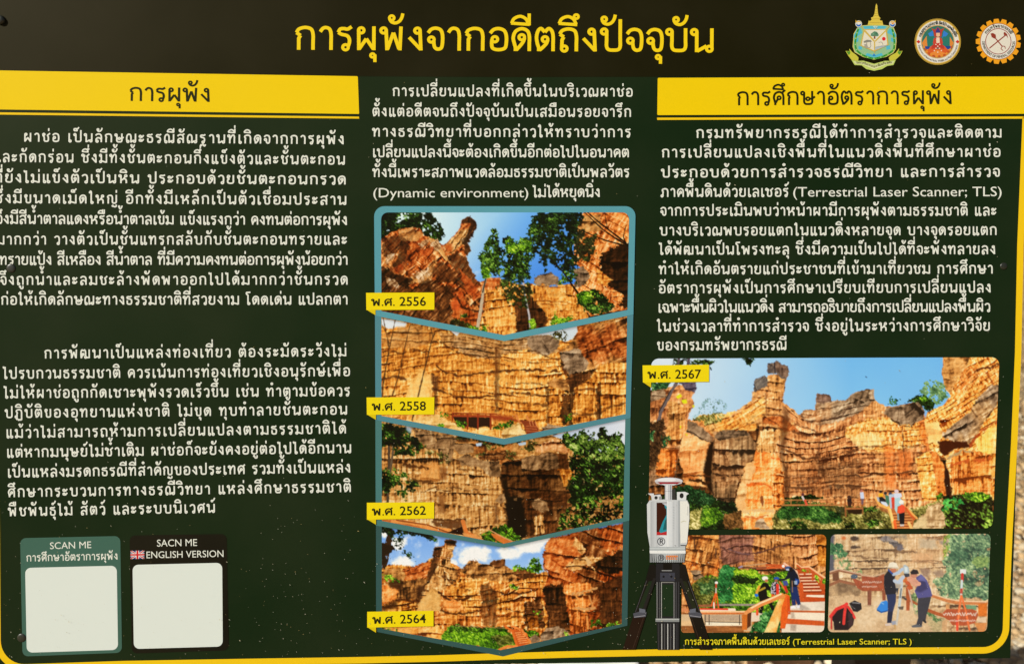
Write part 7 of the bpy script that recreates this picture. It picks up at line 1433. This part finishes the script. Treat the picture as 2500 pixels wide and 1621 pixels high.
# round seal of the parks department: seated figure on an orange ground
A = Art(4 * Z1, em); cx, cy = 1264, 545
A.disc(cx, cy, 298, (222, 184, 74), 56); A.ring(cx, cy, 290, 1.6, (150, 120, 50), 56); A.disc(cx, cy, 272, (234, 230, 220), 56); A.ring(cx, cy, 212, 2.2, (214, 176, 110), 48); A.disc(cx, cy, 206, (52, 118, 104), 48)
for q, c in (([(1060, 560), (1120, 470), (1210, 600), (1200, 700), (1110, 690)], (226, 140, 60)), ([(1468, 560), (1420, 480), (1330, 600), (1340, 700), (1420, 680)], (226, 140, 60)), ([(1140, 440), (1200, 400), (1215, 500), (1160, 480)], (54, 130, 214)), ([(1400, 440), (1340, 400), (1320, 500), (1370, 480)], (54, 130, 214)), ([(1120, 480), (1210, 470), (1220, 600), (1130, 610)], (44, 124, 110)), ([(1330, 480), (1420, 470), (1420, 600), (1330, 600)], (44, 124, 110)),
             ([(1090, 600), (1180, 610), (1150, 640), (1090, 645)], (34, 74, 150)), ([(1340, 600), (1430, 600), (1430, 640), (1370, 645)], (34, 74, 150)), ([(1110, 680), (1180, 600), (1264, 640), (1350, 600), (1420, 680), (1360, 730), (1264, 750), (1160, 730)], (222, 96, 46)), ([(1150, 700), (1264, 650), (1380, 700), (1264, 742)], (236, 142, 60)),
             ([(1180, 370), (1230, 390), (1264, 352), (1300, 390), (1350, 368), (1320, 420), (1310, 480), (1220, 480), (1210, 420)], (190, 62, 50)), ([(1240, 400), (1264, 356), (1292, 400), (1300, 430), (1234, 430)], (70, 60, 130)), ([(1244, 430), (1290, 430), (1292, 470), (1266, 486), (1244, 470)], (236, 190, 150)), ([(1214, 500), (1264, 480), (1316, 500), (1330, 560), (1310, 600), (1220, 600), (1200, 560)], (206, 70, 54)),
             ([(1190, 590), (1264, 560), (1340, 590), (1350, 640), (1264, 620), (1180, 640)], (196, 60, 48)), ([(1246, 490), (1286, 490), (1290, 560), (1244, 560)], (240, 214, 190))): A.poly(q, c)
for a, b in ((1250, 520), (1280, 530), (1262, 556), (1240, 580), (1290, 580), (1264, 604), (1240, 630), (1286, 630), (1264, 680), (1220, 660), (1310, 660)): A.disc(a, b, 9, (240, 214, 190), 8)
for k in range(14):
    t = math.pi * (.12 + .76 * k / 13); A.disc(cx + 190 * math.cos(t), cy + 190 * math.sin(t), 15, (232, 150, 50) if k % 2 else (196, 90, 40), 8)
for x in (1014, 1518): A.poly([(x - 26, 545), (x, 522), (x + 26, 545), (x, 568)], (206, 52, 44))
sl2 = A.build('round_seal', board, 'round white seal with an orange seated figure')
L = Lettering(8.6 * Z1)
def ringw(cx, cy, r, a0, a1, length, inside=False):
    def w(c, b):
        t = a0 + (a1 - a0) * (c * 5.289 / length); rr = r + (b * 5.289 if not inside else -b * 5.289)
        return em(cx + rr * math.cos(t), cy - rr * math.sin(t))
    return w
up_len = 232 * (R(164) - R(16)); L.thai('กรมอุทยานแห่งชาติ สัตว์ป่า และพันธุ์พืช', 0, 0, up_len / 5.289, 0, 5.6, sw=.17, warp=ringw(cx, cy, 226, R(164), R(16), up_len))
lo_len = 250 * (R(352) - R(188)); L.latin('Department of National Parks, Wildlife and Plant Conservation', 0, 0, lo_len / 5.289, 0, 4.6, warp=ringw(cx, cy, 258, R(190), R(350), lo_len, True)); L.build('seal_text', (40, 42, 40), sl2)
# cog-wheel seal with crossed shovel and pick
A = Art(4 * Z1, em); cx, cy = 2046, 540
pts = []
for k in range(17):
    for dr, da in ((238, -.50), (292, -.27), (292, .27), (238, .50)):
        t = 2 * math.pi * (k + da) / 17 + .18; pts.append((cx + dr * math.cos(t), cy + dr * math.sin(t)))
A.poly(pts, (244, 166, 34)); A.ring(cx, cy, 232, 1.2, (150, 70, 40), 48); A.disc(cx, cy, 228, (234, 230, 218), 48); A.ring(cx, cy, 164, 1.8, (150, 60, 50), 44); A.disc(cx, cy, 156, (232, 226, 210), 44)
RD = (150, 58, 44)
A.strip([(1930, 630), (2140, 460)], 2.8, RD); A.poly([(2112, 430), (2130, 418), (2160, 450), (2172, 505), (2150, 470), (2120, 462)], RD); A.strip([(2000, 490), (2100, 610)], 2.6, RD); A.poly([(1946, 440), (1976, 432), (2010, 452), (2018, 490), (1996, 506), (1960, 486)], RD); A.strip([(2096, 600), (2080, 636), (2108, 660)], 1.8, RD); A.strip([(2096, 600), (2130, 606), (2136, 636)], 1.8, RD)
cog = A.build('cogwheel_seal', board, 'orange cog wheel seal with crossed shovel and pick')
L = Lettering(8.6 * Z1); up_len = 190 * (R(150) - R(30)); L.thai('กรมทรัพยากรธรณี', 0, 0, up_len / 5.289, 0, 6.0, sw=.17, warp=ringw(cx, cy, 180, R(148), R(32), up_len))
lo_len = 205 * (R(375) - R(165)); L.latin('DEPARTMENT OF MINERAL RESOURCES', 0, 0, lo_len / 5.289, 0, 6.2, warp=ringw(cx, cy, 213, R(180), R(360), lo_len, True)); L.build('seal_text', (40, 38, 34), cog)

# --- screw heads that hold the sheet
SCREW = noise_material('screw_cap', (.012, .014, .008), (.03, .03, .018), 40, .35, spec=.6)
def screw(px, py, r, h, label):
    c = P(px, py); k = .00048 * r; V = []; F = []; n = 20; rings = [(1.0, 0), (.98, .35), (.82, .75), (.5, .95)]
    for q, zz in rings: V += [(c[0] + k * q * math.cos(t), c[1] + k * q * math.sin(t), zz * h) for t in np.linspace(0, 2 * math.pi, n, endpoint=False)]
    V.append((c[0], c[1], h))
    for j in range(len(rings) - 1): F += [(j * n + i, j * n + (i + 1) % n, (j + 1) * n + (i + 1) % n, (j + 1) * n + i) for i in range(n)]
    b = (len(rings) - 1) * n; F += [(b + i, b + (i + 1) % n, len(V) - 1) for i in range(n)]
    o = on_board('screw', V, F, board, (20, 20, 12), mat=SCREW, label=label)
    o.data.polygons.foreach_set('use_smooth', np.ones(len(o.data.polygons), bool))
screw(2, 50, 11, .004, 'dark screw head in the upper left corner'); screw(27, 655, 11, .0012, 'dark screw head among the left text'); screw(53, 1556, 11, .0014, 'dark screw head on the corner of the green scan box'); screw(2450, 650, 9, .0012, 'dark screw head near the right edge')

# --- bits of straw and dust lying on the laminate (mostly low on the board)
def dust():
    rnd = random.Random(11); V = []; F = []; C = []
    for k in range(1150):
        x = rnd.uniform(0, 2470); y = 1605 - abs(rnd.gauss(0, 230)) if rnd.random() < .86 else rnd.uniform(150, 1600)
        if y < 30: continue
        if x < 600 and rnd.random() < .55: continue
        c = P(x, y); a = rnd.gauss(-.75, .5); big = rnd.random() < .12
        l = rnd.uniform(.9, 2.2) * (2.4 if big else 1) * .00048; w = rnd.uniform(.6, 1.2) * .00048 * (1.5 if big else 1)
        ca, sa = math.cos(a), math.sin(a); b = len(V); z = .0019
        if 900 < x < 1560 and 500 < y < 1600 or x > 1560: pass
        for sx, sy in ((-1, -.4), (0, -1), (1, -.3), (.8, .5), (-.2, .9), (-.9, .4)):
            X, Y = sx * l / 2, sy * w / 2; V.append((c[0] + X * ca - Y * sa, c[1] + X * sa + Y * ca, z))
        F.append(tuple(range(b, b + 6)))
        br = rnd.uniform(.55, 1.0); col = np.array(rnd.choice(((.62, .55, .36), (.5, .5, .36), (.66, .60, .45), (.45, .33, .12)))) * br
        C += [col] * 6
    return V, F, np.array(C)
V, F, C = dust()
STRAW, n_, l_, b_ = nt('straw_bits'); at_ = n_.new('ShaderNodeAttribute'); at_.attribute_name = 'Ink'; l_.new(at_.outputs['Color'], b_.inputs['Base Color']); b_.inputs['Roughness'].default_value = .9
d = on_board('straw_dust', V, F, None, cols=C, mat=STRAW)
d.location = BO; d.rotation_euler = (-TILT, 0, 0); d['kind'] = 'stuff'
